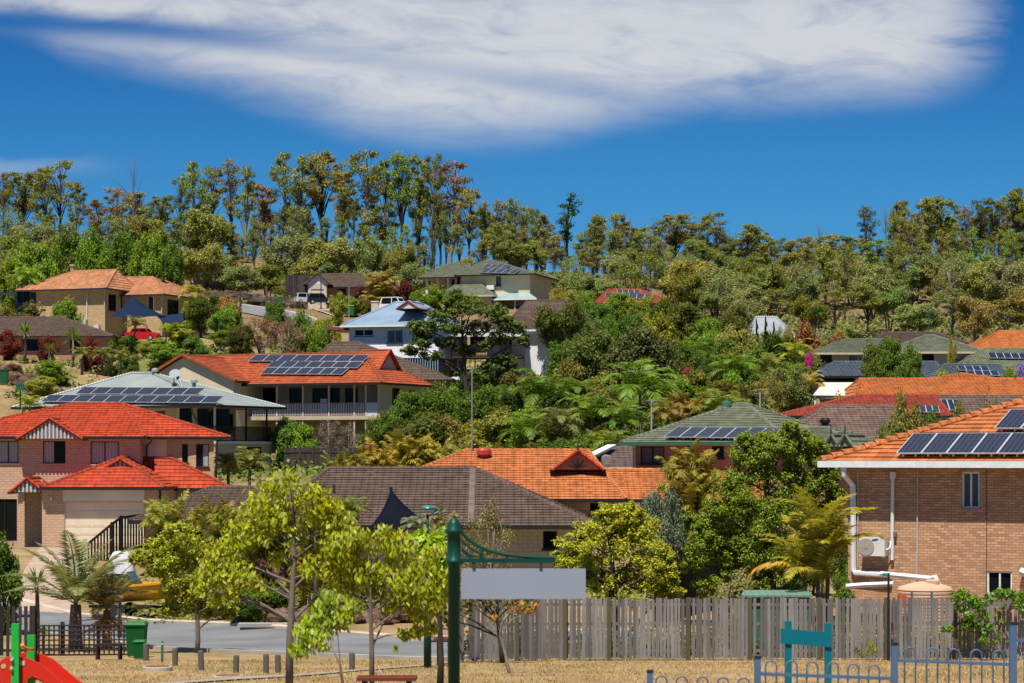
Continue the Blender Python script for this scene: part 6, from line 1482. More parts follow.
# ---- gardens: (kind, u, v of the top, distance, width px, colour, name, label)
G_ = [
 ('dense',12,250,276,40,BRT,'leafy_tree','bright leafy tree at the left end of the belt behind the tan brick house'),('dense',38,240,272,46,BRT,'leafy_tree','second bright leafy tree in the belt behind the tan brick house'),('dense',66,231,276,44,MID,'leafy_tree','third bright leafy tree in the belt behind the tan brick house'),
 ('dense',95,228,272,44,BRT,'leafy_tree','middle bright leafy tree right above the ridge of the tan brick house'),('dense',122,231,276,44,MID,'leafy_tree','leafy tree above the right ridge end of the tan brick house'),('dense',148,234,272,40,BRT,'leafy_tree','leafy tree left of the thin dark cypress'),('dense',170,240,274,34,MID,'leafy_tree','last leafy tree at the right end of the belt'),
 ('bushy',205,206,318,56,KHAKI,'bushy_tree','broad yellow olive tree rising left of the boulder bank'),('bushy',200,244,300,50,KHAKI,'bushy_tree','low khaki tree standing over the boulder bank'),('bushy',285,235,318,60,GREY,'bushy_tree','wide grey green tree above the boulder bank'),('bushy',330,238,316,60,KHAKI,'bushy_tree','golden khaki round tree above the brown gabled house'),('bushy',405,243,316,34,KHAKI,'bushy_tree','small domed yellow green tree left of the large cream house'),
 ('bushy',365,236,318,40,SAGE,'bushy_tree','pale sage tree above the cream hilltop roof'),
 ('conifer',163,255,258,12,DK,'cypress_tree','thin dark cypress in front of the tan brick house rear roof'),
 ('dense',203,294,242,34,MID,'garden_tree','dark green tree right of the blue shade sails'),('shrub',228,295,262,25,(.26,.15,.03),'rust_shrub','rusty yellow round shrub beside the boulder bank'),('shrub',232,305,258,24,BRT,'green_shrub','green shrub just below the rusty round shrub'),
 ('bushy',222,311,236,34,BRT,'garden_tree','light green tree behind the lamp right of the blue sail'),('sparse',262,318,228,60,(.2,.13,.07),'brown_shrub','wide half bare brown shrub above the terracotta roof'),('sparse',285,316,226,44,(.2,.15,.07),'brown_shrub','smaller brown twiggy shrub right of the wide one'),
 ('dense',275,303,248,30,MID,'garden_tree','dark green tree on the bank below the hilltop street'),('dense',300,310,240,34,MID,'garden_tree','green tree in front of the hilltop street bend'),('bushy',318,324,228,30,BRT,'garden_tree','light green tree left of the blue house carport'),('bushy',325,318,236,34,YEL,'garden_tree','yellow green tree at the bend of the hilltop street'),('dense',240,325,226,30,DKOL,'garden_tree','dark olive bush below the green lamp'),
 ('shrub',338,293,268,18,YEL,'round_shrub','clipped yellow green round tree beside the hilltop street'),('shrub',352,296,276,22,BRT,'hedge','left part of the clipped hedge before the brown gabled house'),('shrub',368,296,276,24,MID,'hedge','right part of the clipped hedge before the brown gabled house'),
 ('shrub',362,286,282,18,(.10,.022,.018),'maroon_shrub','maroon shrub left of the golden hilltop palm'),('shrub',403,280,282,22,(.10,.022,.018),'maroon_shrub','maroon shrub right of the golden hilltop palm'),
 ('cane',383,270,272,38,(.24,.2,.03),'cane_palm','golden feathery palm clump before the brown gabled house'),('shrub',418,291,270,24,BRT,'green_shrub','bright green shrub right of the white van'),('shrub',437,287,281,26,BRT,'green_shrub','bright green shrub below the sage lower roof'),('shrub',452,292,282,22,MID,'green_shrub','green shrub under the white trimmed lower roof'),('cane',457,288,282,16,MID,'cane_palm','slim green palm in front of the large cream house'),
 ('shrub',473,297,283,13,(.42,.025,.20),'bougainvillea','magenta bougainvillea in front of the large cream house'),('cane',468,294,282,12,BRT,'cane_palm','small palm left of the magenta bougainvillea'),('cane',478,296,282,12,MID,'cane_palm','small palm right of the magenta bougainvillea'),
 ('shrub',25,304,238,62,DKOL,'hedge','dull grey green hedge before the tan brick house'),('shrub',65,299,237,34,BRT,'garden_tree','bright green conical shrub before the tan brick wall'),
 ('shrub',8,330,214,26,RED,'red_shrub','dark red shrub at the left edge below the brown roof'),('shrub',92,337,214,26,RED,'red_shrub','dark red shrub below the right end of the brown roof'),('shrub',48,336,214,22,RED,'red_shrub','red shrub between two spiky trees below the brown roof'),('shrub',110,339,215,22,DKOL,'dull_shrub','dull olive shrub below the brown roof corner'),
 ('shrub',52,361,191,37,BRT,'round_shrub','large clipped bright green dome bush on the left slope'),('shrub',43,376,184,34,YEL,'round_shrub','yellow green dome bush below the bright green one'),('shrub',12,364,191,24,(.12,.06,.03),'dull_shrub','brownish shrub above the dark bin at left'),
 ('shrub',165,343,218,40,BRT,'garden_tree','bright green shrub left of the terracotta gable'),('cane',178,322,228,30,YEL,'cane_palm','yellowish palm clump right of the red hatchback'),('shrub',148,342,226,22,YEL,'green_shrub','yellowish shrub in front of the red hatchback'),('shrub',195,336,222,28,MID,'green_shrub','dark green strappy shrub above the terracotta roof'),('shrub',128,352,214,24,MID,'green_shrub','low shrub left of the bright one by the gable'),
 ('bushy',222,330,232,30,BRT,'garden_tree','green tree above the terracotta roof below the lamp'),('bushy',190,300,250,22,YEL,'garden_tree','yellow green tree beside the tan brick rear wing'),
 ('dense',408,392,174,44,MID,'garden_tree','dark green tree directly right of the beige veranda house'),('dense',440,384,172,56,MID,'garden_tree','largest dark green tree below the feathery tree'),('dense',480,388,170,52,MID,'garden_tree','dark green tree behind the slim grey mast'),('dense',515,392,168,44,DK,'garden_tree','dark green tree left of the drooping garden palm'),('dense',382,412,166,42,MID,'round_shrub','round green bush under the beige house side wall'),
 ('shrub',285,418,172,34,MID,'green_shrub','green shrub beside the cream house balcony'),('shrub',302,424,171,30,BRT,'green_shrub','lighter shrub under the veranda'),('sparse',330,420,172,34,(.16,.12,.10),'dry_shrub','dry mauve twiggy shrub under the veranda'),('sparse',350,422,172,26,(.17,.13,.10),'dry_shrub','dry twiggy shrub at the veranda right end'),
 ('bushy',560,299,226,52,DKOL,'garden_tree','rounded dark olive tree above the dusky brown roof'),('dense',583,290,262,24,BRT,'garden_tree','small bright green tree left of the red solar roof'),('dense',618,293,272,36,BRT,'garden_tree','bright green tree covering the red solar roof front'),('bushy',640,296,270,34,YEL,'garden_tree','yellow green tree right of the one covering the solar roof'),('dense',663,298,258,40,MID,'garden_tree','deep green tree below the right end of the red solar roof'),('dense',600,302,250,34,MID,'garden_tree','green tree left of the lamp below the red solar roof'),
 ('dense',500,360,200,46,DK,'garden_tree','dark tree below the white trimmed house deck'),('dense',524,376,204,30,MID,'garden_tree','green tree at the right corner of the white trimmed house'),('dense',572,338,202,52,MID,'garden_tree','green tree below the small patio cover'),('dense',470,372,207,40,DK,'garden_tree','dark tree under the bare limbs of the feathery tree'),('bushy',520,372,188,50,DKOL,'garden_tree','dark olive tree above the drooping garden palm'),('dense',596,322,190,70,DKOL,'garden_tree','big dark tree with rusty tips, left of the two in the middle'),('dense',640,326,184,86,(.085,.10,.02),'garden_tree','broad yellowish green tree in the middle of the garden belt'),('dense',690,304,236,54,DKOL,'garden_tree','dark olive tree right of the red solar roof'),('dense',728,312,226,52,DKOL,'garden_tree','dark tree left of the pale grey roof'),('bushy',708,318,222,34,BRT,'garden_tree','bright green tree between two dark ones in the belt'),('bushy',735,326,214,50,KHAKI,'garden_tree','khaki tree with dry tips below the dark one'),
 ('bushy',740,294,262,48,SAGE,'garden_tree','sage green tree above the pale grey roof'),('conifer',757,320,222,10,DK,'conifer','dark small conifer left in front of the pale grey roof'),('conifer',766,317,222,11,DK,'conifer','middle dark small conifer before the pale grey roof'),('conifer',774,322,222,10,DK,'conifer','right dark small conifer before the pale grey roof'),
 ('bushy',783,325,220,20,(.22,.22,.12),'pale_shrub','pale flowering shrub against the pale grey roof'),('shrub',806,324,224,42,(.26,.12,.03),'rust_shrub','rusty orange shrub left of the dark crowned palm'),('shrub',835,332,226,30,RUST,'rust_shrub','rusty shrub right of the dark crowned palm'),('shrub',842,327,230,28,YEL,'green_shrub','yellow green shrub left of the sage long roof'),
 ('shrub',700,371,190,16,(.25,.025,.04),'bougainvillea','red bougainvillea patch among the palms'),('shrub',809,350,204,12,(.40,.02,.18),'bougainvillea','magenta bougainvillea left of the sage long roof'),('shrub',688,366,196,20,(.24,.02,.04),'bougainvillea','left patch of red bougainvillea among the palms'),
 ('dense',876,343,189,34,MID,'garden_tree','left lobe of the dense dark trees before the slate roof'),('dense',890,339,188,36,MID,'garden_tree','tallest dense dark tree before the slate roof'),('dense',908,344,187,34,MID,'garden_tree','right dense dark tree before the slate roof'),
 ('shrub',952,336,206,11,GOLD,'yellow_shrub','small golden shrub beside the sage green peak'),('shrub',946,370,188,26,YEL,'green_shrub','yellowish shrub in front of the bright blue solar panels'),('shrub',1009,368,180,26,BRT,'green_shrub','bright green shrub right of the bright blue solar panels'),('bushy',1026,358,178,22,(.20,.13,.42),'jacaranda_tree','purple flowering jacaranda at the right edge'),
 ('shrub',838,395,160,30,GOLD,'yellow_shrub','golden shrub under the white awning'),('shrub',885,337,236,22,MID,'green_shrub','dark shrub behind the sage green roofs'),('shrub',985,333,236,18,MID,'green_shrub','shrub left of the right edge orange roof'),
 ('bushy',785,368,172,50,(.12,.155,.035),'garden_tree','pale olive garden tree left of the white awning'),('sparse',770,372,170,36,KHAKI,'garden_tree','thin khaki tree beside the pale olive one'),
 ('bushy',906,394,100,50,OLIVE,'thin_tree','bushy olive tree rising above the near orange roof'),('bushy',892,412,102,36,MID,'thin_tree','green tree left of the olive one above the near roof'),('bushy',955,402,104,30,OLIVE,'thin_tree','small olive tree right of the white post'),('shrub',985,402,106,38,(.14,.12,.04),'thin_tree','low khaki bush behind the near orange roof'),('bushy',935,410,104,26,MID,'thin_tree','slim green tree at the white post'),
 ('shrub',735,572,72,44,GREY,'grey_shrub','grey green leafy shrub above the long paling fence'),('bushy',660,489,80,52,(.13,.17,.10),'grey_tree','feathery blue green tree between yellow bush and dark fence'),('sparse',488,497,86,56,(.17,.17,.05),'thin_tree','airy olive tree behind the green sign post'),
 ('dense',722,522,94,44,DK,'garden_tree','dark tree behind the left side of the large bushy tree'),('dense',765,515,96,46,DK,'garden_tree','dark tree behind the middle of the large bushy tree'),('dense',812,520,93,46,DK,'garden_tree','dark tree behind the golden palm at the near house'),('dense',845,535,90,34,DKOL,'garden_tree','dark olive tree at the corner behind the near brick house'),('shrub',800,560,80,40,MID,'green_shrub','green shrub beside the trunk of the large bushy tree'),('shrub',845,565,76,30,MID,'green_shrub','green shrub at the left corner of the near brick house'),('shrub',127,335,228,22,MID,'green_shrub','green shrub in front of the red hatchback bonnet'),('shrub',160,338,228,26,YEL,'green_shrub','yellow green shrub right of the red hatchback'),('dense',174,516,98,38,(.03,.06,.012),'dark_tree','leftmost dark bush in the shade behind the golden palms, counted from left'),('dense',186,523,101,38,DK,'dark_tree','second dark bush in the shade behind the golden palms, counted from left'),('dense',212,518,99,38,(.03,.06,.012),'dark_tree','third dark bush in the shade behind the golden palms, counted from left'),('dense',238,525,102,38,DK,'dark_tree','fourth dark bush in the shade behind the golden palms, counted from left'),('dense',264,520,100,38,(.03,.06,.012),'dark_tree','fifth dark bush in the shade behind the golden palms, counted from left'),('dense',290,527,98,38,DK,'dark_tree','sixth dark bush in the shade behind the golden palms, counted from left'),('dense',316,522,101,38,(.03,.06,.012),'dark_tree','seventh dark bush in the shade behind the golden palms, counted from left'),('dense',342,517,99,38,DK,'dark_tree','eighth dark bush in the shade behind the golden palms, counted from left'),('shrub',3,538,84,48,MID,'green_bush','dark green bush at the left edge above the paling fence'),('shrub',270,588,86,44,MID,'green_shrub','dark glossy shrub across the road behind the forked tree'),('shrub',255,586,87,40,BRT,'green_shrub','bright shrub left of the dark glossy one across the road'),('shrub',245,596,84,34,DK,'green_shrub','low dark shrub at the grass across the road'),
 ('shrub',168,497,125,26,BRT,'green_shrub','bright shrub at the corner of the red house garage'),('shrub',152,503,126,20,MID,'green_shrub','green shrub beside the cream garage door'),
]
for k, u, v, D, w, c, nm, lab in G_: put(k, u, v, D, w, c, nm, lab, 'shrub' if any(q in nm for q in ('shrub','hedge','bush','bougain')) and 'bushy' not in nm else 'tree')
# palms: u, top, D, frond px, colour
for u, v, D, f, c, lab, kd in ((545,368,168,46,(.08,.145,.012),'green drooping garden palm left of the big dark tree','palm'),(560,402,150,34,(.13,.14,.04),'pale olive palm above the orange roof ridge','palm'),(640,358,152,54,(.095,.165,.012),'tall bright garden palm in the middle of the belt','palm'),(625,400,146,36,MID,'lower green palm left of the grey mast','palm'),(735,348,186,36,(.09,.155,.012),'bright green palm above the green roof peak','palm'),(700,338,206,26,MID,'dark palm below the dark olive tree','palm'),(795,338,196,28,YEL,'yellow green palm left of the sage long roof','palm'),(818,304,226,16,DK,'slender palm with small dark crown left of the sage long roof','palm'),
   (808,370,176,26,GOLD,'golden palm over the end of the white awning','palm'),(770,352,190,30,(.12,.15,.02),'palm with bent golden fronds below the pale grey roof','palm'),(25,264,255,24,BRT,'green palm at the left behind the tan brick house','palm'),(605,385,160,30,(.14,.13,.03),'olive palm left of the tall bright palm','palm'),(668,398,146,30,(.2,.15,.03),'golden brown palm right of the grey mast','palm'),(575,375,172,30,MID,'dark palm between the drooping palm and the big dark tree','palm'),
   (530,408,156,40,(.10,.17,.012),'bright palm above the orange roof gablet','palm'),(592,388,158,46,(.11,.175,.012),'large bright palm left of the tall bright palm','palm'),(655,372,166,42,(.09,.155,.012),'green palm just right of the tall bright palm','palm'),(718,388,150,36,(.13,.17,.02),'yellowish palm behind the solar panels of the green roof','palm'),(780,375,178,32,(.14,.17,.02),'palm above the maroon roof left end','palm'),(612,425,140,34,(.13,.17,.02),'low palm at the left corner of the green roof','palm'),(500,385,176,30,(.09,.15,.018),'palm below the dark deck','palm'),
   (30,392,170,22,YEL,'yellow green palm beside the grey metal roof left end','palm'),(228,448,150,28,(.15,.16,.03),'green palm in front of the cream house lower wall','palm'),(250,446,146,30,(.14,.15,.03),'second palm right of the cream house lower wall','palm'),(415,513,78,22,(.17,.2,.12),'silvery fan of palm leaves under the black navy sail','palm'),(350,492,88,30,(.13,.16,.02),'green palm left of the black navy sail','palm'),(285,497,92,26,(.17,.17,.02),'palm in front of the lower brown roof','palm'),(315,500,90,26,(.17,.17,.02),'palm between the lower brown roof and the sail','palm'),
   (25,322,212,16,(.10,.15,.02),'tufted spiky tree below the brown roof at left','yucca'),(73,327,212,17,(.10,.16,.02),'tufted spiky tree below the middle of the brown roof','yucca'),(50,342,208,12,(.12,.14,.03),'small spiky tree between two taller ones','yucca'),(82,344,196,16,(.14,.15,.03),'small palm on the boulder terrace left of two others','palm'),(104,345,196,17,(.12,.14,.03),'middle palm on the boulder terrace','palm'),(120,347,194,14,(.17,.17,.03),'right small palm on the boulder terrace','palm'),(192,282,246,18,(.26,.24,.02),'yellow palm between the cypress and the boulder bank','palm'),(135,315,228,16,(.12,.12,.03),'palm under the blue shade sail','palm')):
    palm(u, v, D, f, c, lab, kd, .11 if D > 120 else .08, var=0 if kd == 'yucca' else None)
# cane palm masses
for i, (u, v, D, w, c, lab) in enumerate(((345,450,138,40,(.2,.17,.02),'golden cane palm at the left end of the row above the brown roof'),(368,440,140,44,GOLD,'second golden cane palm in the row above the brown roof'),(398,433,142,48,GOLD,'third golden cane palm, tallest of the row above the brown roof'),(428,436,142,44,GOLD,'fourth golden cane palm left of the grey mast'),(458,441,140,40,(.22,.19,.03),'fifth golden cane palm right of the grey mast'),(492,445,138,36,(.19,.18,.03),'last cane palm above the orange roof ridge'),
   (222,506,90,46,(.2,.19,.02),'cane palm clump just right of the street tree crown'),(305,512,91,44,(.19,.18,.02),'cane palm clump right of the forked tree trunk'),(175,496,95,56,(.19,.19,.02),'cane palm clump in front of the lower brown roof, left'),(205,500,93,56,(.21,.2,.02),'cane palm clump in front of the lower brown roof, middle'),(240,498,94,54,(.2,.19,.02),'cane palm clump behind the forked young tree, left'),(262,505,92,52,(.17,.18,.02),'cane palm clump behind the forked young tree, right'),(330,508,92,54,(.15,.17,.02),'cane palm clump left of the sail'),(445,505,84,40,(.19,.19,.06),'pale cane palm behind the sign post top'),(550,425,150,36,(.14,.15,.02),'cane palm above the ridge of the orange roof'),(600,428,146,34,(.16,.15,.02),'cane palm left of the green roofed brick house'),(680,390,160,40,(.2,.16,.02),'golden cane palm behind the green roof'),(715,378,168,40,(.15,.15,.02),'cane palm clump above the green roof peak, left'),(752,380,164,36,(.17,.15,.03),'cane palm clump above the green roof peak, right'),(662,378,170,34,(.13,.15,.03),'cane palm clump beside the tall bright palm'))):
    put('cane', u, v, D, w, c, 'cane_palm', lab, 'palm')
put('cane', 690, 444, 106, 62, (.2,.19,.02), 'cane_palm', 'yellow feathery palm clump in front of the green roofed house window', 'palm')
# filler garden shrubs in the belt
gr = random.Random(23); n = 0; U = []
for D, u0, u1, st, hh in ((214,590,810,22,(3.5,5.5)),(200,570,815,24,(3.5,5.6)),(188,560,810,25,(3.5,5.4)),(176,420,800,26,(3.,5.)),(160,420,800,26,(3.,4.8)),(146,510,770,27,(2.4,4.)),(232,560,780,24,(3.5,5.5)),(250,560,860,26,(3,5.))):
    u = u0
    while u < u1: U.append((u+gr.uniform(-8,8), D+gr.uniform(-5,5), gr.uniform(*hh))); u += st
U.sort(); 
RWN = lambda D: 'upper' if D > 205 else 'middle' if D > 168 else 'lower'
for i, (u, D, h) in enumerate(U):
    c = gr.choice([MID, DKOL, MID, OLIVE, BRT, YEL, DK, MID]); seg = sorted([q for q in U if RWN(q[1]) == RWN(D)]); k = seg.index((u, D, h))
    put('dense' if gr.random() < .4 else 'shrub', u, 0, D, gr.uniform(32,50)*200/D, c, 'garden_shrub', '%s shrub in the %s garden belt between blue house and pale awning' % (CN[c], RWN(D)), 'shrub', 'shrubs of the garden belt', height=h)
# ---- measured trees in front
BG1 = (.27,.30,.005)
ctree('young_tree', 'forked young tree with large yellow green drooping leaves, left of the lamp post', 290, None, 42, [(289,683),(290,640),(292,600),(294,560),(293,520),(292,490)],
  [(292,478,17),(272,488,14),(312,492,14),(255,508,18),(285,508,18),(318,515,18),(235,525,17),(262,532,18),(300,535,18),(330,530,14),(222,545,14),(205,570,16),(232,570,14),(315,553,15),(270,520,14),(340,545,10),(216,578,14),(200,588,13),(300,500,14),(330,505,14),(342,520,13),(335,560,13),(225,560,16),(275,560,12),(250,580,11),(215,598,12),(236,592,12),(262,588,12),(312,572,13),(330,588,12),(228,570,13),(245,575,14),(350,530,13),(335,520,13),(240,545,12)], 84, .118, BG1, .075, BARKG, asp=.5, droop=1.1, fill=.6, seed=3, lm=LEAFB, up=.35, extra=90)
ctree('young_tree', 'slim young tree with hanging yellow green leaves between forked tree and sign post', 372, None, 41, [(372,683),(372,650),(371,615),(371,580),(370,555)],
  [(360,545,17),(385,548,16),(405,555,17),(350,565,15),(378,570,15),(420,565,17),(435,550,14),(400,585,17),(425,590,16),(440,575,12),(345,590,10),(390,610,12),(412,612,12),(362,580,12),(385,530,10),(435,605,12),(432,630,9),(405,635,8),(335,560,13),(330,575,12),(348,540,13),(330,548,12),(395,600,13),(415,600,13)], 88, .118, BG1, .05, BARKG, asp=.45, droop=1.4, fill=.6, seed=4, lm=LEAFB, up=.3, extra=70)
ctree('young_tree', 'low branching sapling with hanging bright leaves at the bottom edge', 350, None, 39.5, [(346,690),(340,665),(330,645)],
  [(325,615,17),(310,628,15),(340,622,14),(320,640,13),(300,650,11),(352,608,10),(330,600,12),(395,650,0.1)], 150, .12, (.25,.32,.018), .03, BARKG, asp=.45, droop=1.4, fill=.6, seed=5, lm=LEAFB, up=.3, extra=14)
ctree('young_tree', 'dark trunked tree with broad glossy leaves right beside the green sign post', 438, None, 44, [(440,690),(441,660),(440,625),(438,595),(435,570)],
  [(432,545,14),(445,552,14),(420,540,13),(438,570,14),(440,590,12),(428,560,13),(445,535,10)], 100, .18, (.22,.32,.02), .07, BARKD, asp=.6, droop=.8, fill=.6, seed=6, lm=LEAFB, extra=20)
ctree('shade_tree', 'dark leaved tree with a few orange leaves under the blank name board', 500, None, 60, [(503,662),(501,645),(498,625),(494,610)],
  [(470,605,16),(490,602,16),(455,612,14),(510,604,14),(480,590,16),(505,590,15),(465,590,15),(525,606,10),(445,620,9),(530,596,10)], 60, .15, (.09,.085,.014), .075, BARKD, asp=.5, droop=.8, seed=7, lm=LEAFB)
ctree('leaning_tree', 'thin leaning pale trunk with sparse orange leaves in front of the paling fence', 512, None, 52, [(512,683),(508,668),(505,652),(500,635),(503,620),(510,612)],
  [(512,610,7),(522,606,7),(530,612,7),(495,618,5),(535,604,5)], 26, .11, (.32,.17,.02), .045, BARKP, asp=.5, droop=.8, seed=8, lm=LEAFB)
ctree('street_tree', 'small yellow green street tree on the grass before the road', 197, None, 70, [(197,655),(198,640),(198,620),(194,595),(190,575),(185,550)],
  [(170,538,18),(190,545,20),(165,558,20),(205,560,18),(158,568,12),(182,575,20),(212,580,18),(172,588,14),(195,598,18),(222,598,13),(180,530,14),(142,556,12),(228,612,9),(205,612,10),(172,608,10),(158,548,14),(185,560,18)], 60, .105, (.24,.265,.008), .085, BARKG, seed=9, fine=(18,.40))
ctree('yellow_bush_tree', 'dense yellow green rounded tree behind the paling fence, right of the name board', 617, None, 71, [(617,640),(615,600),(612,560),(612,530)],
  [(618,520,20),(598,528,20),(640,530,20),(580,545,20),(615,545,24),(650,552,20),(570,565,18),(600,568,22),(635,570,24),(662,572,18),(580,585,18),(610,592,20),(645,592,20),(670,590,13),(558,560,10),(632,512,12),(606,512,12),(560,580,12),(665,556,12)], 100, .09, (.285,.29,.006), .12, BARKD, seed=10, fine=(22,.36))
ctree('bushy_tree', 'large bushy dark green tree with light tips left of the near brick house', 768, None, 80, [(775,620),(772,580),(768,540),(766,500),(766,460)],
  [(788,440,13),(770,452,18),(800,460,18),(752,465,20),(740,480,18),(778,480,22),(812,485,18),(725,490,18),(755,500,22),(795,508,22),(825,510,14),(715,510,16),(735,525,24),(770,530,26),(805,535,24),(690,560,15),(710,585,16),(815,555,18),(830,530,16),(765,600,18),(690,520,11),(745,440,10),(790,428,9),(815,448,14),(830,480,12),(740,500,20),(780,505,20),(705,530,14),(715,548,16),(745,552,20),(780,560,20),(728,572,15),(755,580,16),(700,545,12),(835,495,10),(760,440,8),(820,465,10),(730,560,14)], 100, .088, (.145,.195,.012), .16, BARKD, seed=12, fine=(26,.36), extra=75)
ctree('feathery_tree', 'spreading feathery dark tree with bare limbs in front of the blue house', 463, None, 196, [(466,410),(466,385),(464,360),(462,340),(464,320)],
  [(440,318,16),(462,310,16),(490,313,17),(425,330,14),(450,328,16),(478,328,16),(505,322,11),(420,345,10),(500,338,14),(522,340,8),(445,342,11),(485,345,9),(505,357,9),(480,375,12),(500,385,12),(420,338,9),(515,330,12),(452,372,9),(498,310,12),(475,303,11),(410,350,9),(430,355,10),(465,350,12),(495,365,12),(512,372,9),(415,325,10)], 44, .30, (.075,.11,.015), .22, BARKD, seed=13, fine=(14,.46), rz=.55, asp=.5)
# near palm beside the brick house
def near_palm():
    D = 69.; x = (818-512)*D/F; g = gz(x, D); t = empty('palm_tree', (x, D, g), 'golden feather palm at the corner of the near brick house', 'palm'); k = D/F
    rg = np.random.default_rng(5); Q = []
    mb = MB()
    for dx, dy, h, n in ((0,0,(HZ-545)*k+HC-g,14),(.35,.3,(HZ-560)*k+HC-g,9),(-.4,.2,(HZ-572)*k+HC-g,8),(.1,-.3,(HZ-585)*k+HC-g,7)):
        mb.tube([(dx*.4,dy*.4,-.2),(dx*.8,dy*.8,h*.5),(dx,dy,h)], [.085,.07,.055], 8)
        for i in range(n): Q.append(frond(rg, rg.uniform(.75,1.55), i*2.4+dx*4+.3, rg.uniform(1.5,2.15), rg.uniform(.9,1.7), 28, .27, .036, (dx,dy,h), grav=.35))
    mb.build('trunk', bark((.2,.17,.08)), t, True); link_mesh('crown', np_mesh('crown', np.concatenate(Q), LEAFB), t, (.25,.225,.013))
    Q = [frond(rg, .55, math.pi*.98, 2.1, 1.9, 50, .2, .018, (-.3,-.2,(HZ-572)*k+HC-g)), frond(rg, 1.0, math.pi*1.06, 1.5, 1.9, 50, .2, .018, (-.3,-.3,(HZ-580)*k+HC-g))]
    link_mesh('yellow_frond', np_mesh('yellow_frond', np.concatenate(Q), LEAFB), t, (.42,.24,.014))
near_palm()
# date palm, yucca and dead-skirted palm at the left
palm(76, 546, 72.5, 86, (.15,.175,.065), 'arching grey green date palm behind the lattice fence', 'datepalm', .2, bm=bark((.16,.12,.1)))
palm(107, 572, 73, 56, (.15,.13,.05), 'date palm with dried orange skirt beside the arching one', 'datepalm', .14, skirt=(.34,.19,.05), bm=bark((.2,.13,.08)))
palm(37, 568, 73, 24, (.14,.19,.04), 'green spiky yucca behind the corner of the dark fence', 'yucca', .07)
palm(120, 574, 80, 20, (.16,.19,.06), 'pale spiky yucca in front of the white covered boat', 'yucca', .07)
palm(43, 626, 69.5, 13, (.07,.13,.02), 'low strappy green plant at the fence corner', 'yucca', .03, name='strappy_plant')
palm(325, 588, 84, 22, (.09,.16,.07), 'blue green strappy plant by the garden rocks', 'yucca', .03, name='strappy_plant')
# vines and tufts along the long fence
def vine(label, u0, v0, pts, D, seed, color, per=130, L=.1):
    k = D/F; x0 = (u0-512)*k; t = empty('vine', (x0, D, gz(x0, D)), label, 'vine'); o = t.location; rg = np.random.default_rng(seed)
    cl = [((u-u0)*k, rg.uniform(-.12,.02), (HZ-v)*k+HC-o.z, r*k, r*k*.9) for u, v, r in pts]
    mb = MB(); q = sorted(cl, key=lambda c: c[2]); mb.tube([(c[0], c[1]+.03, c[2]) for c in q], .012, 5); mb.build('stem', BARKD, t)
    link_mesh('foliage', np_mesh('foliage', clump_leaves(rg, cl, per, L, .6, .6, .3), LEAFB), t, color)
vine('leafy green vine spilling over the long paling fence near the right', 968, 600, [(958,594,8),(990,598,7),(968,622,7),(975,604,9),(982,640,4),(963,594,7),(972,600,8),(980,606,8),(962,608,7),(970,615,8),(984,616,7),(955,600,5),(988,626,6),(976,626,6),(966,627,5),(950,629,4),(943,629,3),(985,633,4)], 62.3, 3, (.11,.21,.015))
vine('narrow green creeper hanging right of the big vine on the fence', 1002, 620, [(1000,612,4),(1002,622,4),(998,634,4),(996,642,4),(1004,606,3)], 62.35, 4, (.10,.2,.015), 22)
vine('vine over the fence top at the right edge', 1015, 598, [(1000,593,6),(1010,594,7),(1020,597,7),(1018,604,6),(1025,610,6)], 62.4, 5, (.11,.21,.015))
ctree('fence_plant', 'yellow green strappy weed at the foot of the long fence', 870, None, 61.6, [(870,660),(870,652),(870,648)], [(872,646,5),(868,652,5),(875,652,5),(862,656,4),(858,652,3)], 26, .2, (.16,.17,.02), .01, asp=.16, droop=-1.2, seed=20, cat='plant', lm=LEAFB)
ctree('bougainvillea', 'dark purple flowering shrub in the shade behind the golden palms', 228, None, 89, [(228,620),(228,590),(228,560)], [(222,560,10),(235,566,10),(215,572,8),(240,560,8),(262,566,10),(275,572,10)], 60, .12, (.12,.015,.06), .04, seed=21, cat='shrub')
# ---- low ground cover under the forest and the gardens, and dark shade-filling leaves behind the fence: nobody could count it
def cover(name, u0, u1, D0, D1, n, hh, w, L, cols, seed):
    rg = np.random.default_rng(seed); D = rg.uniform(D0, D1, n); u = rg.uniform(u0, u1, n); x = (u-512)*D/F; z = GZ(x, D)
    cl = [(a, b, c, w*rg.uniform(.6,1.4), rg.uniform(*hh)) for a, b, c in zip(x, D, z)]
    setp(link_mesh(name, np_mesh(name, clump_leaves(rg, cl, 34, L, .55, .5, .6), LEAF), None, cols), kind='stuff')
cover('undergrowth', -30, 1060, 292, 372, 1500, (.5,1.6), 1.3, .5, (.17,.15,.045), 31)
cover('undergrowth', 560, 1060, 258, 300, 1100, (.4,1.2), 1.2, .5, (.15,.17,.05), 32)
cover('ground_or_shade_cover', 200, 870, 142, 258, 1700, (.4,1.3), 1.0, .4, (.10,.14,.022), 33)
cover('ground_or_shade_cover', -30, 240, 176, 240, 420, (.3,1.), .9, .35, (.13,.15,.03), 36)
cover('ground_or_shade_cover', 458, 1010, 64.4, 70, 520, (.5,1.2), .5, .16, (.05,.07,.014), 37)  # dark leaves added to stand in for tree shade behind the paling fence
cover('ground_or_shade_cover', 130, 700, 88, 108, 520, (.3,.9), .6, .22, (.13,.15,.02), 34)
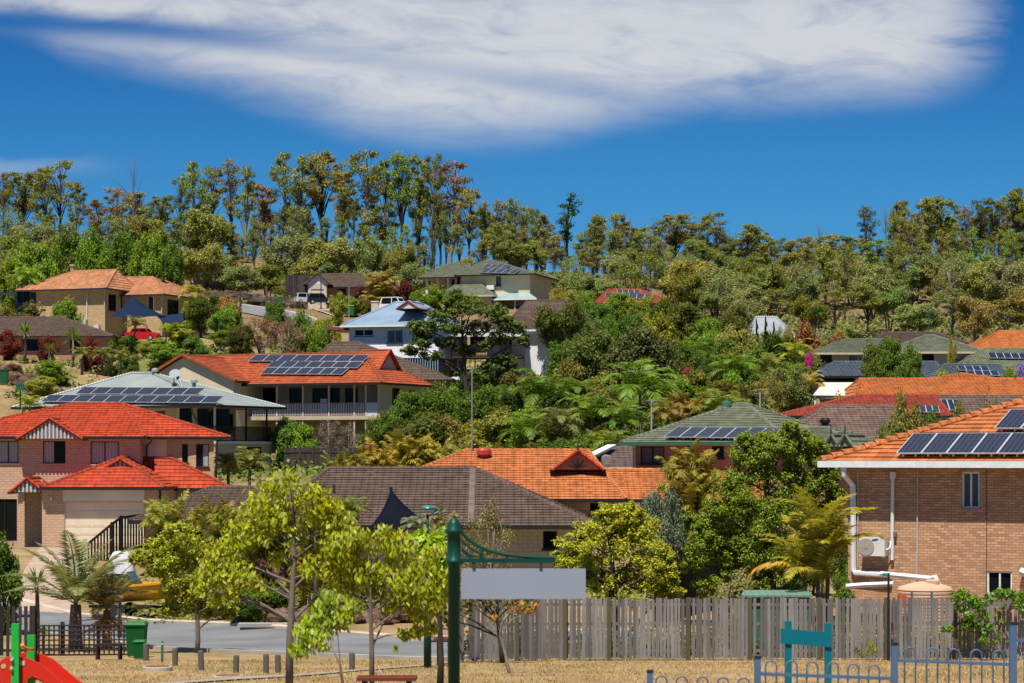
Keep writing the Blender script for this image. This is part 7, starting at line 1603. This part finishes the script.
# ---- dry grass on the park: nobody could count it
def grass():
    rg = np.random.default_rng(2); n = 46000; y = 36+27*rg.random(n)**.8; x = (rg.random(n)*2-1)*.225*y; z = GZ(x, y)
    keep = rg.random(n) < .35+.65*(np.sin(x*1.3+2*np.sin(y*.7))*np.sin(y*1.1+x*.4) > -.1); x, y, z = x[keep], y[keep], z[keep]; n = len(x)
    h = rg.uniform(.02,.07,n); a = rg.random(n)*6.28; w = .012; b = np.stack([x,y,z-.01], 1); s = np.stack([np.cos(a), np.sin(a), 0*a], 1)*w; tip = b+np.stack([rg.normal(size=n)*.03, rg.normal(size=n)*.03, h], 1)
    V = np.stack([b-s, b+s, tip+s*.3, tip-s*.3], 1); o = link_mesh('dry_grass', np_mesh('dry_grass', V, leaf(.4, .25, .8)), None, (.36,.25,.10)); setp(o, kind='stuff')
grass()
# ------------------------------------------------------------------ sky, sun, camera
SUN = Vector((-.14,-.44,1.)).normalized()
w = bpy.data.worlds.new('World'); sc.world = w; w.use_nodes = True
nt = w.node_tree; nt.nodes.clear()
def wn(t, **k):
    o = nt.nodes.new(t)
    for a, b in k.items(): setattr(o, a, b)
    return o
def wl(a, b): nt.links.new(a, b)
def wm(op, a, b=None, c=None):
    o = wn('ShaderNodeMath', operation=op)
    for i, q in enumerate((a, b, c)):
        if q is None: continue
        if isinstance(q, (int, float)): o.inputs[i].default_value = q
        else: wl(q, o.inputs[i])
    return o.outputs[0]
def wr(x, a, b, c=0., d=1., smooth=True):
    o = wn('ShaderNodeMapRange', interpolation_type='SMOOTHSTEP' if smooth else 'LINEAR'); wl(x, o.inputs[0])
    for i, q in enumerate((a, b, c, d)): o.inputs[i+1].default_value = q
    return o.outputs[0]
sky = wn('ShaderNodeTexSky', sky_type='NISHITA'); sky.sun_disc = False
sky.sun_elevation = math.asin(SUN.z); sky.sun_rotation = math.atan2(SUN.x, SUN.y)
sky.altitude = 1200; sky.air_density = 1.; sky.dust_density = .15; sky.ozone_density = 3.
g = wn('ShaderNodeGamma'); g.inputs[1].default_value = 1.0
tint = wn('ShaderNodeMix', data_type='RGBA', blend_type='MULTIPLY'); tint.inputs[0].default_value = 1; wl(sky.outputs[0], tint.inputs[6]); tint.inputs[7].default_value = (.12,.40,.635,1)
tc = wn('ShaderNodeTexCoord'); sp = wn('ShaderNodeSeparateXYZ'); wl(tc.outputs['Generated'], sp.inputs[0])
yy = wm('MAXIMUM', wm('ABSOLUTE', sp.outputs[1]), .02)
# cloud sheet: direction projected on a high layer, stretched into streaks
s = wm('DIVIDE', sp.outputs[0], yy); e = wm('DIVIDE', sp.outputs[2], yy)
cv = wn('ShaderNodeCombineXYZ'); wl(wm('MULTIPLY', s, 9.), cv.inputs[0]); wl(wm('MULTIPLY', wm('ADD', e, wm('MULTIPLY', s, .06)), 30.), cv.inputs[1])
def nz(vec, scale, det, rough, off=0., dist=0.):
    mp = wn('ShaderNodeMapping'); wl(vec, mp.inputs[0]); mp.inputs['Location'].default_value = (off, off*.7, 0)
    n = wn('ShaderNodeTexNoise'); wl(mp.outputs[0], n.inputs['Vector']); n.inputs['Scale'].default_value = scale; n.inputs['Detail'].default_value = det; n.inputs['Roughness'].default_value = rough; n.inputs['Distortion'].default_value = dist
    return n.outputs['Fac']
n1 = nz(cv.outputs[0], .8, 6, .55, 3., .6); n2 = nz(cv.outputs[0], 2.6, 6, .6, 7.3, .8); n3 = nz(cv.outputs[0], .45, 3, .5, 11.)
nn = wm('ADD', wm('MULTIPLY', wm('SUBTRACT', n1, .5), .05), wm('MULTIPLY', wm('SUBTRACT', n2, .5), .022))
# lower edge of the cloud as a function of direction, upper part solid
def curve(x, pts):
    o = wn('ShaderNodeFloatCurve'); c = o.mapping.curves[0]; lo, hi = -.24, .24
    xs = wr(x, lo, hi, 0, 1, False)
    for i, (px, py) in enumerate(pts):
        X = (px-lo)/(hi-lo)
        if i < 2: c.points[i].location = (X, py)
        else: c.points.new(X, py)
    o.mapping.update(); wl(xs, o.inputs['Value']); return o.outputs[0]
EB = .18+(HZ-595)/F; U = lambda u: (u-512)/F; E = lambda v: ((HZ-v)/F-EB)/.08
edge = curve(s, [(-.24,E(22)),(.24,E(-20)),(U(15),E(36)),(U(70),E(62)),(U(150),E(82)),(U(230),E(105)),(U(300),E(122)),(U(390),E(146)),(U(470),E(152)),(U(560),E(146)),(U(640),E(128)),(U(760),E(118)),(U(900),E(110)),(U(960),E(100)),(U(1005),E(70)),(U(1020),E(30))])
d = wm('ADD', wm('SUBTRACT', wm('DIVIDE', wm('SUBTRACT', e, EB), .08), edge), wm('MULTIPLY', nn, 3.2))
m = wm('MULTIPLY', wr(d, -.05, .32), wr(wm('ADD', s, wm('MULTIPLY', nn, 2.2)), U(1030), U(915)))
# blue tongue at the upper left, thin gap at the centre
gap = curve(s, [(-.24,E(14)),(.24,E(80)),(U(100),E(26)),(U(250),E(40)),(U(330),E(50)),(U(470),E(72)),(U(560),E(86)),(U(640),E(92)),(U(760),E(92))])
gs = curve(s, [(-.24,.95),(.24,.0),(U(120),.9),(U(220),.75),(U(330),.35),(U(430),.28),(U(560),.45),(U(650),.12),(U(800),.05)])
gd = wm('ABSOLUTE', wm('ADD', wm('SUBTRACT', wm('DIVIDE', wm('SUBTRACT', e, EB), .08), gap), wm('MULTIPLY', nn, 2.2)))
gm = wm('MULTIPLY', wr(gd, .0, .11, 1., 0.), gs)
dens = wm('MULTIPLY', m, wm('SUBTRACT', 1., gm))
dens = wm('MULTIPLY', dens, wr(wm('ADD', wm('MULTIPLY', n2, .6), wm('MULTIPLY', n1, .5)), .28, .62, .42, 1.))
topgap = wr(wm('ADD', e, wm('MULTIPLY', nn, .12)), EB+.063, EB+.082, 1., .55); dens = wm('MULTIPLY', dens, topgap)
# faint wisp low on the left
wd = wm('MULTIPLY', wr(wm('ABSOLUTE', wm('SUBTRACT', wm('ADD', e, wm('MULTIPLY', nn, .3)), EB-.0015)), .0, .007, .28, 0.), wr(s, U(150), U(-10), 0., 1.))
dens = wm('MAXIMUM', dens, wd)
front = wm('GREATER_THAN', sp.outputs[1], 0.); dens = wm('MULTIPLY', dens, front)
other = wr(nz(tc.outputs['Generated'], 2.2, 6, .55, 5.), .55, .8, 0., .2)      # scattered cloud in the rest of the sky
other = wm('MULTIPLY', other, wr(sp.outputs[2], .32, .5)); dens = wm('MAXIMUM', dens, other)
mix = wn('ShaderNodeMix', data_type='RGBA'); wl(wm('MULTIPLY', dens, .88), mix.inputs[0]); dk = wn('ShaderNodeMix', data_type='RGBA', blend_type='MULTIPLY'); dk.inputs[7].default_value = (.42,.68,.84,1); wl(tint.outputs[2], dk.inputs[6]); wl(wr(e, EB-.03, EB+.085), dk.inputs[0]); wl(dk.outputs[2], mix.inputs[6]); mix.inputs[7].default_value = (5.3,5.35,5.4,1)
bgn = wn('ShaderNodeBackground'); bgn.inputs['Strength'].default_value = .1; wl(mix.outputs[2], bgn.inputs[0])
out = wn('ShaderNodeOutputWorld'); wl(bgn.outputs[0], out.inputs[0])
sl = bpy.data.lights.new('sun', 'SUN'); sl.energy = 5.0; sl.angle = R(.5); sl.color = (1,.94,.82)
so = bpy.data.objects.new('sun', sl); COL.objects.link(so); so.rotation_euler = (-SUN).to_track_quat('-Z', 'Y').to_euler(); so.location = (-20,-40,120)
cd = bpy.data.cameras.new('camera'); cam = bpy.data.objects.new('camera', cd); COL.objects.link(cam)
cam.location = (0,0,HC); cam.rotation_euler = (R(90),0,0); cd.sensor_width = 36; cd.lens = F/1024*36
cd.shift_y = (HZ-341.5)/1024; cd.clip_start = .5; cd.clip_end = 12000
cd.dof.use_dof = True; cd.dof.focus_distance = 150; cd.dof.aperture_fstop = 5.
sc.camera = cam
vs = sc.view_settings; vs.view_transform = 'Standard'; vs.look = 'None'; vs.exposure = .42; vs.gamma = 1; vs.use_curve_mapping = False
sc.cycles.max_bounces = 6; sc.cycles.diffuse_bounces = 3; sc.cycles.glossy_bounces = 3; sc.cycles.transmission_bounces = 4; sc.cycles.transparent_max_bounces = 8
sc.cycles.sample_clamp_indirect = 6; sc.cycles.use_denoising = True
